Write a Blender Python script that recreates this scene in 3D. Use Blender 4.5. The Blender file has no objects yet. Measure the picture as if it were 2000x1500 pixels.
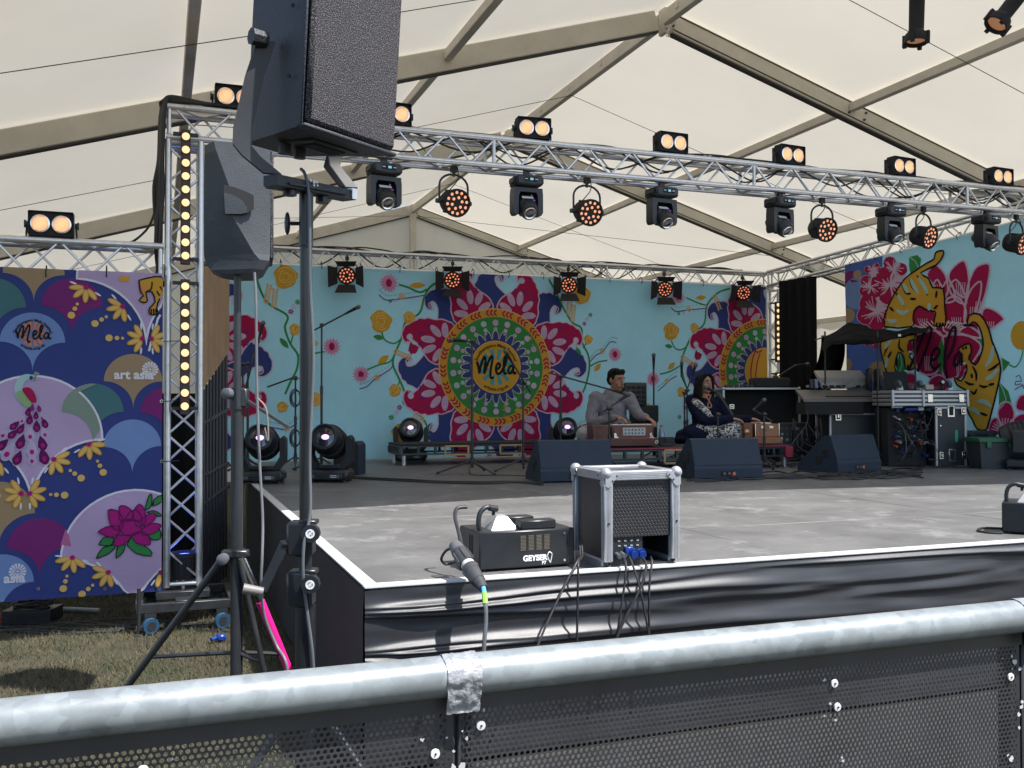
import bpy, bmesh, math, random
from mathutils import Vector, Matrix, noise
from mathutils.geometry import tessellate_polygon
random.seed(7)
V = Vector
R = math.radians
scene = bpy.context.scene
COL = scene.collection

# ---------------------------------------------------------------- camera
FPX, YAW, PITCH, ROLL = 1870.0, R(20.2), math.atan(32/1870), R(-0.1)
CAM = V((-0.791, -3.824, 1.5))
_F = V((math.sin(YAW)*math.cos(PITCH), math.cos(YAW)*math.cos(PITCH), math.sin(PITCH)))
_R0 = V((math.cos(YAW), -math.sin(YAW), 0)); _U0 = _R0.cross(_F)
_R = _R0*math.cos(ROLL) + _U0*math.sin(ROLL); _U = _U0*math.cos(ROLL) - _R0*math.sin(ROLL)
cd = bpy.data.cameras.new('camera'); cam = bpy.data.objects.new('camera', cd); COL.objects.link(cam)
cd.sensor_width = 36; cd.lens = 36*FPX/2000; cd.clip_end = 2000; cd.clip_start = .05
mw = Matrix((_R, _U, -_F)).transposed().to_4x4(); mw.translation = CAM
cam.matrix_world = mw
scene.camera = cam

# ---------------------------------------------------------------- light
SUN_A, SUN_B = .38, .45           # light moves -x, +y per metre of fall
to_sun = V((SUN_A, -SUN_B, 1)).normalized()
w = bpy.data.worlds.new('World'); scene.world = w; w.use_nodes = True
nt = w.node_tree; bg = nt.nodes['Background']
sky = nt.nodes.new('ShaderNodeTexSky'); sky.sky_type = 'NISHITA'; sky.sun_disc = False
sky.sun_elevation = math.asin(to_sun.z); sky.sun_rotation = math.atan2(to_sun.x, to_sun.y)
sky.air_density = 1.0; sky.dust_density = 1.5
nt.links.new(sky.outputs[0], bg.inputs[0]); bg.inputs[1].default_value = .13
sl = bpy.data.lights.new('sun', 'SUN'); sl.energy = 4.6; sl.angle = R(.55); sl.color = (1, .965, .915)
so = bpy.data.objects.new('sun', sl); COL.objects.link(so)
so.rotation_euler = (-to_sun).to_track_quat('-Z', 'Y').to_euler(); so.location = (3, -6, 12)
scene.view_settings.view_transform = 'Standard'; scene.view_settings.look = 'None'
scene.view_settings.exposure = 1.0; scene.view_settings.gamma = 1
scene.cycles.max_bounces = 8; scene.cycles.diffuse_bounces = 5
scene.cycles.caustics_reflective = False; scene.cycles.caustics_refractive = False
scene.cycles.sample_clamp_indirect = 6
scene.cycles.use_denoising = True

HS = .75                          # stage deck height

# measuring aids: a pixel of the photograph on a real plane of the place
def ray(px, py): return _F + _R*((px-1000)/FPX) + _U*((750-py)/FPX)
def onz(px, py, z): d = ray(px, py); return CAM + d*((z-CAM.z)/d.z)
def ony(px, py, y): d = ray(px, py); return CAM + d*((y-CAM.y)/d.y)
def ondepth(px, py, Y): return CAM + ray(px, py)*Y

# ---------------------------------------------------------------- mesh collector
class MB:
    def __init__(s): s.v = []; s.f = []; s.m = []; s.cur = 0
    def add(s, vs, fs, M=None):
        o = len(s.v)
        s.v += [tuple(M @ V(p)) if M else tuple(p) for p in vs]
        s.f += [tuple(i+o for i in f) for f in fs]; s.m += [s.cur]*len(fs)
        return s
    def box(s, c, sz, M=None):
        x, y, z = c; a, b, d = sz[0]/2, sz[1]/2, sz[2]/2
        vs = [(x+i*a, y+j*b, z+k*d) for i in (-1, 1) for j in (-1, 1) for k in (-1, 1)]
        return s.add(vs, [(0,1,3,2),(4,6,7,5),(0,4,5,1),(2,3,7,6),(0,2,6,4),(1,5,7,3)], M)
    def cbox(s, c, sz, b=.01, M=None):            # box with chamfered edges
        h = [sz[0]/2, sz[1]/2, sz[2]/2]; b = min(b, min(h)*.9)
        idx = {}; vs = []; fs = []
        sg = [(i, j, k) for i in (-1, 1) for j in (-1, 1) for k in (-1, 1)]
        for q in sg:
            for a in range(3):
                p = [c[t] + q[t]*(h[t] if t == a else h[t]-b) for t in range(3)]
                idx[(q, a)] = len(vs); vs.append(p)
        for a in range(3):
            o = [t for t in range(3) if t != a]
            for sgn in (-1, 1):
                def key(u, w_):
                    q = [0, 0, 0]; q[a] = sgn; q[o[0]] = u; q[o[1]] = w_; return (tuple(q), a)
                f = [idx[key(-1,-1)], idx[key(1,-1)], idx[key(1,1)], idx[key(-1,1)]]
                fs.append(f if (sgn > 0) == (a != 1) else f[::-1])
        for a in range(3):
            o = [t for t in range(3) if t != a]
            for u in (-1, 1):
                for w_ in (-1, 1):
                    def kk(e, ax):
                        q = [0, 0, 0]; q[a] = e; q[o[0]] = u; q[o[1]] = w_; return idx[(tuple(q), ax)]
                    fs.append([kk(-1,o[0]), kk(1,o[0]), kk(1,o[1]), kk(-1,o[1])])
        for q in sg: fs.append([idx[(q,0)], idx[(q,1)], idx[(q,2)]])
        return s.add(vs, fs, M)
    def cyl(s, p0, p1, r0, r1=None, n=12, cap=True, M=None):
        p0, p1 = V(p0), V(p1); r1 = r0 if r1 is None else r1
        d = (p1-p0).normalized(); t = V((0,0,1)) if abs(d.z) < .9 else V((1,0,0))
        a = d.cross(t).normalized(); b = d.cross(a)
        vs = []
        for p, r in ((p0, r0), (p1, r1)):
            for i in range(n):
                q = 2*math.pi*i/n; vs.append(p + a*math.cos(q)*r + b*math.sin(q)*r)
        fs = [(i, i+n, (i+1) % n+n, (i+1) % n) for i in range(n)]
        if cap: fs += [tuple(range(n)), tuple(range(2*n-1, n-1, -1))]
        return s.add(vs, fs, M)
    def tube(s, pts, r, n=6, closed=False, M=None, cap=True):
        pts = [V(p) for p in pts]; k = len(pts); rr = r if isinstance(r, (list, tuple)) else [r]*k
        vs = []; a = None
        for i, p in enumerate(pts):
            if closed: d = pts[(i+1) % k]-pts[i-1]
            else: d = pts[min(i+1, k-1)]-pts[max(i-1, 0)]
            d = d.normalized() if d.length > 1e-9 else V((0,0,1))
            if a is None:
                t = V((0,0,1)) if abs(d.z) < .9 else V((1,0,0)); a = d.cross(t).normalized()
            a = (a - d*a.dot(d)); a = a.normalized() if a.length > 1e-6 else d.orthogonal().normalized()
            b = d.cross(a)
            for j in range(n):
                q = 2*math.pi*j/n; vs.append(p + a*math.cos(q)*rr[i] + b*math.sin(q)*rr[i])
        fs = []
        for i in range(k if closed else k-1):
            i2 = (i+1) % k
            for j in range(n): fs.append((i*n+j, i*n+(j+1) % n, i2*n+(j+1) % n, i2*n+j))
        if not closed and cap: fs += [tuple(range(n-1, -1, -1)), tuple(range((k-1)*n, k*n))]
        return s.add(vs, fs, M)
    def lathe(s, prof, n=16, M=None):             # (radius, height) along local z
        vs = []; fs = []; k = len(prof)
        for r, h in prof:
            for j in range(n):
                q = 2*math.pi*j/n; vs.append((r*math.cos(q), r*math.sin(q), h))
        for i in range(k-1):
            for j in range(n): fs.append((i*n+j, i*n+(j+1) % n, (i+1)*n+(j+1) % n, (i+1)*n+j))
        if prof[0][0] > 1e-6: fs.append(tuple(range(n-1, -1, -1)))
        if prof[-1][0] > 1e-6: fs.append(tuple(range((k-1)*n, k*n)))
        return s.add(vs, fs, M)
    def prism(s, poly, h0, h1, M=None):           # polygon in local xy, extruded along z
        n = len(poly)
        vs = [(p[0], p[1], h0) for p in poly] + [(p[0], p[1], h1) for p in poly]
        fs = [(i, (i+1) % n, (i+1) % n+n, i+n) for i in range(n)] + [tuple(range(n-1, -1, -1)), tuple(range(n, 2*n))]
        return s.add(vs, fs, M)
    def ell(s, c, r, n=16, m=10, M=None):
        r = (r, r, r) if not isinstance(r, (tuple, list)) else r
        vs = [(c[0], c[1], c[2]-r[2])]
        for i in range(1, m):
            t = -math.pi/2 + math.pi*i/m
            for j in range(n):
                q = 2*math.pi*j/n
                vs.append((c[0]+r[0]*math.cos(t)*math.cos(q), c[1]+r[1]*math.cos(t)*math.sin(q), c[2]+r[2]*math.sin(t)))
        vs.append((c[0], c[1], c[2]+r[2])); L = len(vs)-1; fs = []
        for j in range(n): fs += [(0, 1+(j+1) % n, 1+j), (L, 1+(m-2)*n+j, 1+(m-2)*n+(j+1) % n)]
        for i in range(m-2):
            for j in range(n): fs.append((1+i*n+j, 1+i*n+(j+1) % n, 1+(i+1)*n+(j+1) % n, 1+(i+1)*n+j))
        return s.add(vs, fs, M)
    def grid(s, fn, nu, nv, M=None):
        vs = [fn(i/nu, j/nv) for j in range(nv+1) for i in range(nu+1)]; w_ = nu+1
        return s.add(vs, [(j*w_+i, j*w_+i+1, (j+1)*w_+i+1, (j+1)*w_+i) for j in range(nv) for i in range(nu)], M)

def mesh(name, mb, mats, smooth=True, ang=38):
    me = bpy.data.meshes.new(name); me.from_pydata(mb.v, [], mb.f)
    if not isinstance(mats, (list, tuple)): mats = [mats]
    for m in mats: me.materials.append(m)
    if len(mats) > 1: me.polygons.foreach_set('material_index', mb.m)
    bm = bmesh.new(); bm.from_mesh(me); bmesh.ops.recalc_face_normals(bm, faces=bm.faces); bm.to_mesh(me); bm.free()
    if smooth: me.shade_smooth(); me.set_sharp_from_angle(angle=R(ang))
    me.update(); return me
def obj(name, mb, mats, parent=None, smooth=True, ang=38, world=False):
    me = mb if isinstance(mb, bpy.types.Mesh) else mesh(name, mb, mats, smooth, ang)
    o = bpy.data.objects.new(name, me); COL.objects.link(o)
    if parent:
        o.parent = parent
        if world: o.matrix_parent_inverse = WM.get(parent.name, Matrix()).inverted()
    return o
WM = {}
def tag(o, label=None, cat=None, group=None, kind=None):
    if label: o['label'] = label
    if cat: o['category'] = cat
    if group: o['group'] = group
    if kind: o['kind'] = kind
    return o
def thing(name, label, cat, loc=(0,0,0), rot=0, group=None):
    o = bpy.data.objects.new(name, None); COL.objects.link(o); o.empty_display_size = .1
    M = rot.to_4x4() if isinstance(rot, Matrix) else Matrix.Rotation(rot, 4, 'Z')
    M = Matrix.Translation(V(loc)) @ M; o.matrix_world = M; WM[o.name] = M
    return tag(o, label, cat, group)
def kids(o): return [c for c in COL.objects if c.parent == o]
CH = {}
def copy_tree(o, label=None, loc=None, rot=None, group=None):
    c = o.copy(); COL.objects.link(c)
    if label: c['label'] = label
    if group: c['group'] = group
    M = o.matrix_world.copy() if o.name not in WM else WM[o.name].copy()
    if loc is not None:
        Rm = M.to_3x3().to_4x4() if rot is None else (rot.to_4x4() if isinstance(rot, Matrix) else Matrix.Rotation(rot, 4, 'Z'))
        M = Matrix.Translation(V(loc)) @ Rm
    c.matrix_world = M; WM[c.name] = M
    if o.name not in CH: CH[o.name] = [(k, kids(k)) for k in kids(o)]
    for k, sub in CH[o.name]:
        d = k.copy(); COL.objects.link(d); d.parent = c
        for g in sub:
            e = g.copy(); COL.objects.link(e); e.parent = d
    return c
def RZ(a): return Matrix.Rotation(a, 4, 'Z')
def RX(a): return Matrix.Rotation(a, 4, 'X')
def RY(a): return Matrix.Rotation(a, 4, 'Y')
def T(x, y, z): return Matrix.Translation(V((x, y, z)))
def basis(x, y, z, o=(0,0,0)):
    M = Matrix((V(x), V(y), V(z))).transposed().to_4x4(); M.translation = V(o); return M
def crom(pts, k=6, closed=False):                 # Catmull-Rom
    P = [V(p) for p in pts]; n = len(P); out = []
    for i in range(n if closed else n-1):
        if closed: a, b, c, d = P[i-1], P[i], P[(i+1) % n], P[(i+2) % n]
        else: a, b, c, d = P[max(i-1, 0)], P[i], P[i+1], P[min(i+2, n-1)]
        for j in range(k):
            t = j/k
            out.append(.5*((2*b)+(c-a)*t+(2*a-5*b+4*c-d)*t*t+(3*b-a-3*c+d)*t*t*t))
    if not closed: out.append(P[-1])
    return out

# ---------------------------------------------------------------- materials
MATS = {}
def mat(name, col, rough=.5, metal=0, var=.15, vscale=6, bump=0, bscale=80, emit=None, estr=0, spec=.5, dark=None, dscale=3, dth=.6, coat=0, alpha=None):
    if name in MATS: return MATS[name]
    m = bpy.data.materials.new(name); m.use_nodes = True; n = m.node_tree; N = n.nodes; L = n.links
    b = N['Principled BSDF']; tc = N.new('ShaderNodeTexCoord')
    b.inputs['Roughness'].default_value = rough; b.inputs['Metallic'].default_value = metal
    b.inputs['Specular IOR Level'].default_value = spec
    if coat: b.inputs['Coat Weight'].default_value = coat
    nz = N.new('ShaderNodeTexNoise'); nz.inputs['Scale'].default_value = vscale; nz.inputs['Detail'].default_value = 6; nz.inputs['Roughness'].default_value = .65
    L.new(tc.outputs['Object'], nz.inputs['Vector'])
    rp = N.new('ShaderNodeValToRGB'); rp.color_ramp.elements[0].position = .3; rp.color_ramp.elements[1].position = .72
    c0 = [c*(1-var) for c in col[:3]]+[1]; c1 = [min(1, c*(1+var)) for c in col[:3]]+[1]
    rp.color_ramp.elements[0].color = c0; rp.color_ramp.elements[1].color = c1
    L.new(nz.outputs['Fac'], rp.inputs['Fac']); out = rp.outputs['Color']
    if dark:                                        # scuffs and stains with a shape of their own
        n2 = N.new('ShaderNodeTexNoise'); n2.inputs['Scale'].default_value = dscale; n2.inputs['Detail'].default_value = 9; n2.inputs['Roughness'].default_value = .75
        L.new(tc.outputs['Object'], n2.inputs['Vector'])
        r2 = N.new('ShaderNodeValToRGB'); r2.color_ramp.elements[0].position = dth; r2.color_ramp.elements[1].position = min(1, dth+.12)
        r2.color_ramp.elements[0].color = (0,0,0,1); r2.color_ramp.elements[1].color = (1,1,1,1)
        L.new(n2.outputs['Fac'], r2.inputs['Fac'])
        mx = N.new('ShaderNodeMix'); mx.data_type = 'RGBA'; mx.inputs[7].default_value = (*dark, 1)
        L.new(r2.outputs['Color'], mx.inputs[0]); L.new(out, mx.inputs[6]); out = mx.outputs[2]
    L.new(out, b.inputs['Base Color'])
    mr = N.new('ShaderNodeMapRange'); mr.inputs[3].default_value = max(.02, rough-.12); mr.inputs[4].default_value = min(1, rough+.12)
    L.new(nz.outputs['Fac'], mr.inputs[0]); L.new(mr.outputs[0], b.inputs['Roughness'])
    if bump:
        n3 = N.new('ShaderNodeTexNoise'); n3.inputs['Scale'].default_value = bscale; n3.inputs['Detail'].default_value = 4
        L.new(tc.outputs['Object'], n3.inputs['Vector'])
        bp = N.new('ShaderNodeBump'); bp.inputs['Strength'].default_value = bump; bp.inputs['Distance'].default_value = .01
        L.new(n3.outputs['Fac'], bp.inputs['Height']); L.new(bp.outputs[0], b.inputs['Normal'])
    if emit:
        b.inputs['Emission Color'].default_value = (*emit, 1); b.inputs['Emission Strength'].default_value = estr
    MATS[name] = m; return m

def cloth_mat(name, col, trans=.25, rough=.8, var=.06, vscale=2, weave=0):
    if name in MATS: return MATS[name]
    m = mat(name, col, rough, 0, var, vscale, bump=weave, bscale=300, spec=.2); n = m.node_tree; N = n.nodes; L = n.links
    b = N['Principled BSDF']; o = N['Material Output']
    tr = N.new('ShaderNodeBsdfTranslucent'); L.new(b.inputs['Base Color'].links[0].from_socket, tr.inputs['Color'])
    mx = N.new('ShaderNodeMixShader'); mx.inputs[0].default_value = trans
    L.new(b.outputs[0], mx.inputs[1]); L.new(tr.outputs[0], mx.inputs[2]); L.new(mx.outputs[0], o.inputs[0])
    return m

BLK = mat('black_painted_steel', (.018,.02,.023), .45, 0, .3, 12, spec=.5)
BLKP = mat('black_plastic', (.013,.016,.020), .42, 0, .25, 9, bump=.08, bscale=220)
BLKM = mat('matt_black', (.012,.012,.014), .8, 0, .25, 10)
ALU = mat('truss_aluminium', (.62,.62,.63), .38, .85, .12, 25, dark=(.25,.25,.25), dscale=14, dth=.62)
ALUM = mat('case_edge_aluminium', (.42,.43,.45), .42, .6, .08, 30)
CHROME = mat('bright_zinc', (.72,.73,.75), .22, 1, .06, 20)
TENTALU = mat('weathered_tent_aluminium', (.60,.56,.48), .6, .05, .12, 3, dark=(.16,.14,.11), dscale=9, dth=.68)
TENTDK = mat('tent_rubber_track', (.05,.045,.04), .7, 0, .2, 6)
WHT = mat('white_print', (.75,.75,.75), .6, 0, .05)
RUB = mat('black_rubber_cable', (.015,.015,.017), .55, 0, .2, 20)
GLASS = mat('lens_glass', (.02,.02,.03), .06, 0, .1, spec=.8, coat=1)
WARM = mat('warm_lamp', (.6,.42,.28), .4, 0, .1, 40, emit=(1,.48,.24), estr=.42)
WARMB = mat('warm_strip_lamp', (.5,.35,.2), .4, 0, .05, 20, emit=(1,.58,.29), estr=.72)
AMBER = mat('amber_led', (.5,.2,.1), .4, 0, .05, 20, emit=(1,.42,.24), estr=.46)
REDLED = mat('red_orange_led', (.5,.12,.06), .4, 0, .05, 20, emit=(1,.30,.15), estr=.45)
PURP = mat('purple_lamp', (.8,.5,1), .3, 0, .05, 20, emit=(.62,.28,1), estr=1.6)
REFL = mat('lamp_reflector', (.85,.8,.75), .25, .9, .05, 30)
# ================================================================ ground and grass
m = mat('dry_lawn', (.040,.036,.021), .95, 0, .45, 2.2, bump=.5, bscale=60, dark=(.02,.027,.011), dscale=1.3, dth=.52)
g = MB(); NG = 40
def gfn(u, v):
    x = -300+600*u; y = -300+600*v
    return (x, y, 0)
g.grid(gfn, 60, 60)
tag(obj('ground', g, m), 'dry trampled lawn around the stage', None, None, 'structure')
rnd = random.Random(3)
gm = mat('grass_blades', (.085,.074,.040), .85, 0, .5, 1.1, dark=(.035,.058,.02), dscale=2.0, dth=.5)
g = MB()
for i in range(95000):
    x = rnd.uniform(-3.3, -.05); y = rnd.uniform(.2, 5.6)
    if noise.noise(V((x*2.3, y*2.3, 0))) < -.28 and rnd.random() < .7: continue
    h = rnd.uniform(.010, .045); a = rnd.uniform(0, 6.28); wd = rnd.uniform(.0012, .0032)
    lx, ly = rnd.gauss(0, .022), rnd.gauss(0, .022); c, s_ = math.cos(a)*wd, math.sin(a)*wd
    g.add([(x-c, y-s_, -.002), (x+c, y+s_, -.002), (x+lx, y+ly, h)], [(0,1,2)])
me = bpy.data.meshes.new('grass'); me.from_pydata(g.v, [], g.f); me.materials.append(gm)
tag(obj('grass', me, gm), 'short dry grass blades on the lawn', None, None, 'stuff')

# ================================================================ marquee tent
RX0, RZ0, SL = 3.9, 5.385, .302            # ridge x, top of rafter at ridge, roof slope
EAVE = 7.6; FY = [1.2, 4.54, 9.09, 14.65]
def roofz(x): return RZ0 - SL*abs(x-RX0)
tent = thing('marquee_tent', 'large cream marquee roof with aluminium rafters over the stage', 'tent', (RX0, 8, 0))
TF = cloth_mat('cream_tent_fabric', (.82,.765,.65), .225, .75, .04, .7)
TW = cloth_mat('cream_tent_wall', (.82,.76,.64), .30, .8, .05, .8)
for b in range(3):
    for sd in (-1, 1):
        y0, y1 = FY[b]-(.12 if b == 0 else 0), FY[b+1]+(.15 if b == 2 else 0)
        def fn(u, v):
            x = RX0 + sd*(EAVE+.12)*u; y = y0+(y1-y0)*v
            sag = math.sin(math.pi*v)*.05 + .012*noise.noise(V((x*.9, y*.8, 1)))
            return (x, y, roofz(x)+.03-sag)
        g = MB(); g.grid(fn, 30, 16); obj('roof_panel', g, TF, tent, world=True, ang=180)
cs = math.cos(math.atan(SL)); sn = math.sin(math.atan(SL))
for y in FY:
    for sd in (-1, 1):
        d = V((sd*cs, 0, -sn)); up = V((sd*sn, 0, cs)); L = EAVE/cs
        o = V((RX0, y, RZ0)); M = basis(d, V((0,1,0))*(1 if sd > 0 else -1), d.cross(V((0,1,0))*(1 if sd > 0 else -1)), o)
        dn = -1 if (M.to_3x3() @ V((0,0,1))).z > 0 else 1
        g = MB(); g.cbox((L/2+.06, 0, dn*.10), (L-.14, .10, .20), .008, M)
        r = obj('rafter', g, TENTALU, tent, world=True)
        g = MB(); g.box((L/2+.06, 0, dn*.206), (L-.16, .07, .016), M); g.box((L/2+.06, -.052, dn*.172), (L-.16, .006, .012), M)
        g.box((L/2+.06, -.052, dn*.02), (L-.16, .006, .012), M)
        obj('bottom_track', g, TENTDK, r, world=True)
        for px in (.12, 2.25, 2.45, 4.5, 4.7):            # joint plates with bolts
            q = px/cs
            for zz in (.06, .14):
                g = MB(); g.cyl((q, -.05, dn*zz), (q, -.068, dn*zz), .012, n=8, M=M)
                obj('bolt', g, TENTDK, tent, world=True)
        g = MB(); ex = RX0+sd*EAVE; g.cbox((ex, y, roofz(ex)/2), (.12, .18, roofz(ex)-.01), .008)
        obj('tent_leg', g, TENTALU, tent, world=True)
    g = MB(); g.cbox((RX0, y, RZ0-.12), (.05, .13, .26), .01); g.cyl((RX0, y-.07, RZ0-.2), (RX0, y-.1, RZ0-.2), .02)
    g.tube([(RX0, y-.09, RZ0-.24), (RX0+.02, y-.09, RZ0-.3), (RX0-.02, y-.09, RZ0-.3), (RX0, y-.09, RZ0-.24)], .006)
    obj('ridge_bracket', g, TENTALU, tent, world=True)
for b in range(3):
    for px in (0, -2.25, 2.25, -4.5, 4.5, -7.5, 7.5):
        x = RX0+px; h = .14 if px == 0 else .09
        g = MB(); g.cbox((x, (FY[b]+FY[b+1])/2, roofz(x)-.03-h/2), (.075, FY[b+1]-FY[b]-.11, h), .006)
        p = obj('purlin', g, TENTALU, tent, world=True)
        if px == 0:
            for k in range(5):
                g = MB(); yy = FY[b]+(FY[b+1]-FY[b])*(k+.5)/5; g.box((x-.041, yy, roofz(x)-.09), (.01, .05, .05))
                obj('clip', g, TENTALU, tent, world=True)
    ym = (FY[b]+FY[b+1])/2
    for sd in (-1, 1):
        g = MB(); g.tube([(RX0, ym, RZ0-.17), (RX0+sd*EAVE*.5, ym, roofz(RX0+sd*EAVE*.5)-.16), (RX0+sd*EAVE, ym, roofz(RX0+EAVE)-.1)], .0035, 5)
        obj('wire', g, TENTDK, tent, world=True)
        if b == 1 or b == 2:
            g = MB(); g.tube([(RX0+sd*.1, FY[b+1]-.1, RZ0-.24), (RX0+sd*4.5, FY[b]+.1, roofz(RX0+4.5)-.2)], .004, 5)
            obj('brace_wire', g, TENTDK, tent, world=True)
# gable end wall and side walls
ye = FY[3]+.02
g = MB()
def fn(u, v):
    x = RX0-EAVE-.08+(2*EAVE+.16)*u; return (x, ye+.015*math.sin(x*9)+.01*noise.noise(V((x, v*3, 1))), v*(roofz(x)+.01))
g.grid(fn, 120, 8); obj('gable_wall', g, TW, tent, world=True, ang=180)
g = MB(); g.cbox((RX0, ye-.08, (RZ0-.2)/2), (.12, .12, RZ0-.2), .008); obj('gable_post', g, TENTALU, tent, world=True)
for sd in (-1, 1):
    xx = RX0+sd*(EAVE+.07); hh = roofz(xx)+.02
    for b in (1, 2):
        def fn(u, v):
            y = FY[b]+(FY[b+1]-FY[b])*u; return (xx+.012*math.sin(y*8), y, v*hh)
        g = MB(); g.grid(fn, 60, 6); obj('side_wall', g, TW, tent, world=True, ang=180)

# ================================================================ stage
stage = thing('stage_platform', 'low grey plywood festival stage with white taped edges', 'stage', (4, 4.5, 0))
SW, SD = 10.4, 8.6
ply = mat('worn_grey_ply', (.112,.112,.113), .5, 0, .28, 2.0, bump=.25, bscale=45, dark=(.195,.194,.195), dscale=3.2, dth=.54, spec=.5)
_n = ply.node_tree; _tc = [n for n in _n.nodes if n.type == 'TEX_COORD'][0]
for _nz in [n for n in _n.nodes if n.type == 'TEX_NOISE'][1:2]:      # scuffs drag along the stage
    _mp = _n.nodes.new('ShaderNodeMapping'); _mp.inputs['Scale'].default_value = (.55, 2.6, 1); _ge = _n.nodes.new('ShaderNodeNewGeometry'); _n.links.new(_ge.outputs['Position'], _mp.inputs['Vector']); _n.links.new(_mp.outputs[0], _nz.inputs['Vector'])
    for _o in [n for n in _n.nodes if n.type == 'TEX_NOISE']:
        if _o is not _nz: _n.links.new(_ge.outputs['Position'], _o.inputs['Vector'])
def deckmesh(name, w_, d_):
    g = MB(); g.cbox((w_/2, d_/2, -.02), (w_-.004, d_-.004, .04), .003); return mesh(name, g, ply)
dw, dd = 2.08, 1.075
dm = deckmesh('deck_board', dw, dd)
for i in range(5):
    for j in range(8):
        o = obj('deck_board', dm, ply, stage); o.location = V((i*dw, j*dd, HS + .0012*random.uniform(-1, 1)))-V((4, 4.5, 0))
# stretch deck boards' grain differently through object coordinates
tape = mat('white_edge_tape', (.55,.55,.54), .45, 0, .12, 5, dark=(.35,.34,.33), dscale=8, dth=.66)
g = MB(); g.cbox((SW/2, .012, HS+.002), (SW+.04, .06, .012), .003); obj('front_edge_trim', g, tape, stage, world=True)
g = MB(); g.cbox((.012, SD/2+.02, HS+.002), (.06, SD-.05, .012), .003); obj('side_edge_trim', g, tape, stage, world=True)
# stretched black skirts (horizontal creases pulled from the corner)
skm = mat('black_stretch_skirt', (.019,.020,.024), .42, 0, .12, 3, bump=.12, bscale=900, spec=.6)
FOLDS = [(-.1,.085,1.9,.035,.020,.008,.022),(-.1,.10,2.3,.105,.034,.008,.030),(-.1,.115,1.5,.185,.022,.008,.034),(-.1,.25,1.6,.235,.018,.008,.03),(-.1,.262,2.2,.285,.034,.008,.03),(-.1,.28,1.2,.37,.024,.008,.04),(-.1,.30,.7,.45,.02,.01,.05),
         (1.75,.030,3.7,.028,.036,.010,.016),(1.2,.14,2.4,.15,.016,.05,.03),(2.1,.125,3.3,.12,.016,.03,.035),(2.3,.20,3.5,.19,.018,.03,.04),(1.5,.26,3.2,.30,.014,.05,.06),(3.2,.045,4.6,.07,.026,.014,.03),(3.4,.13,5.0,.15,.02,.03,.05),(4.2,.09,7.5,.07,.022,.02,.04),(5.5,.2,9.5,.22,.022,.04,.05)]
def crease(x, z):
    h = HS-z; o = 0
    for k, (x0, h0, x1, h1, a, w0, w1) in enumerate(FOLDS):
        if x < x0 or x > x1: continue
        t = (x-x0)/(x1-x0); e = min(1, t*7)*(1-t)**.6 if x0 < 0 else math.sin(math.pi*t)**.8
        hh = h0+(h1-h0)*t + .010*math.sin(x*2.3+k*1.7)*t + .010*noise.noise(V((x*1.8, k*3.1, 0)))
        w_ = w0+(w1-w0)*t; q = (h-hh)/w_
        o += 1.15*a*e*math.exp(-(q/(1.5 if q < 0 else .5))**2)
    o += .012*noise.noise(V((x*1.1, h*6, 5))) + .004*noise.noise(V((x*3.5, h*22, 2)))
    return o
g = MB()
def fn(u, v):
    x = -.02+(SW+.02)*(u**1.35); z = .02+(HS-.03)*v
    return (x, -.022-crease(x, z)*min(1, (1-v)*14+.1), z)
g.grid(fn, 280, 150); obj('front_skirt', g, skm, stage, world=True, ang=180)
skm2 = mat('black_side_skirt', (.026,.025,.027), .75, 0, .15, 2.5, bump=.1, bscale=500)
g = MB()
def fn(u, v):
    y = -.02+(5.6)*u; z = .03+(HS-.035)*v
    o = .012*noise.noise(V((y*1.6+z, z*3, 3))) + .01*math.sin(y*3+z*4)*(1-v)
    return (-.022-o*min(1, (1-v)*8), y, z)
g.grid(fn, 80, 20); obj('side_skirt', g, skm2, stage, world=True, ang=180)
for x in (.3, 2.5, 5, 7.5, 10):
    for y in (.4, 3, 6, 8.3):
        g = MB(); g.cyl((x, y, 0), (x, y, HS-.04), .024); obj('support_leg', g, ALU, stage, world=True)

# dark matting added so the barrier holes don't show sunlit grass
g = MB(); g.grid(lambda u, v: (-.12+12*u, -2.30+2.24*v, .006+.004*noise.noise(V((u*60, v*12, 0)))), 120, 20)
tag(obj('added_matting', g, mat('added_dark_rubber', (.03,.03,.03), .8, 0, .3, 5)), 'added dark matting on the ground between barrier and stage', None, None, 'structure')
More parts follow.
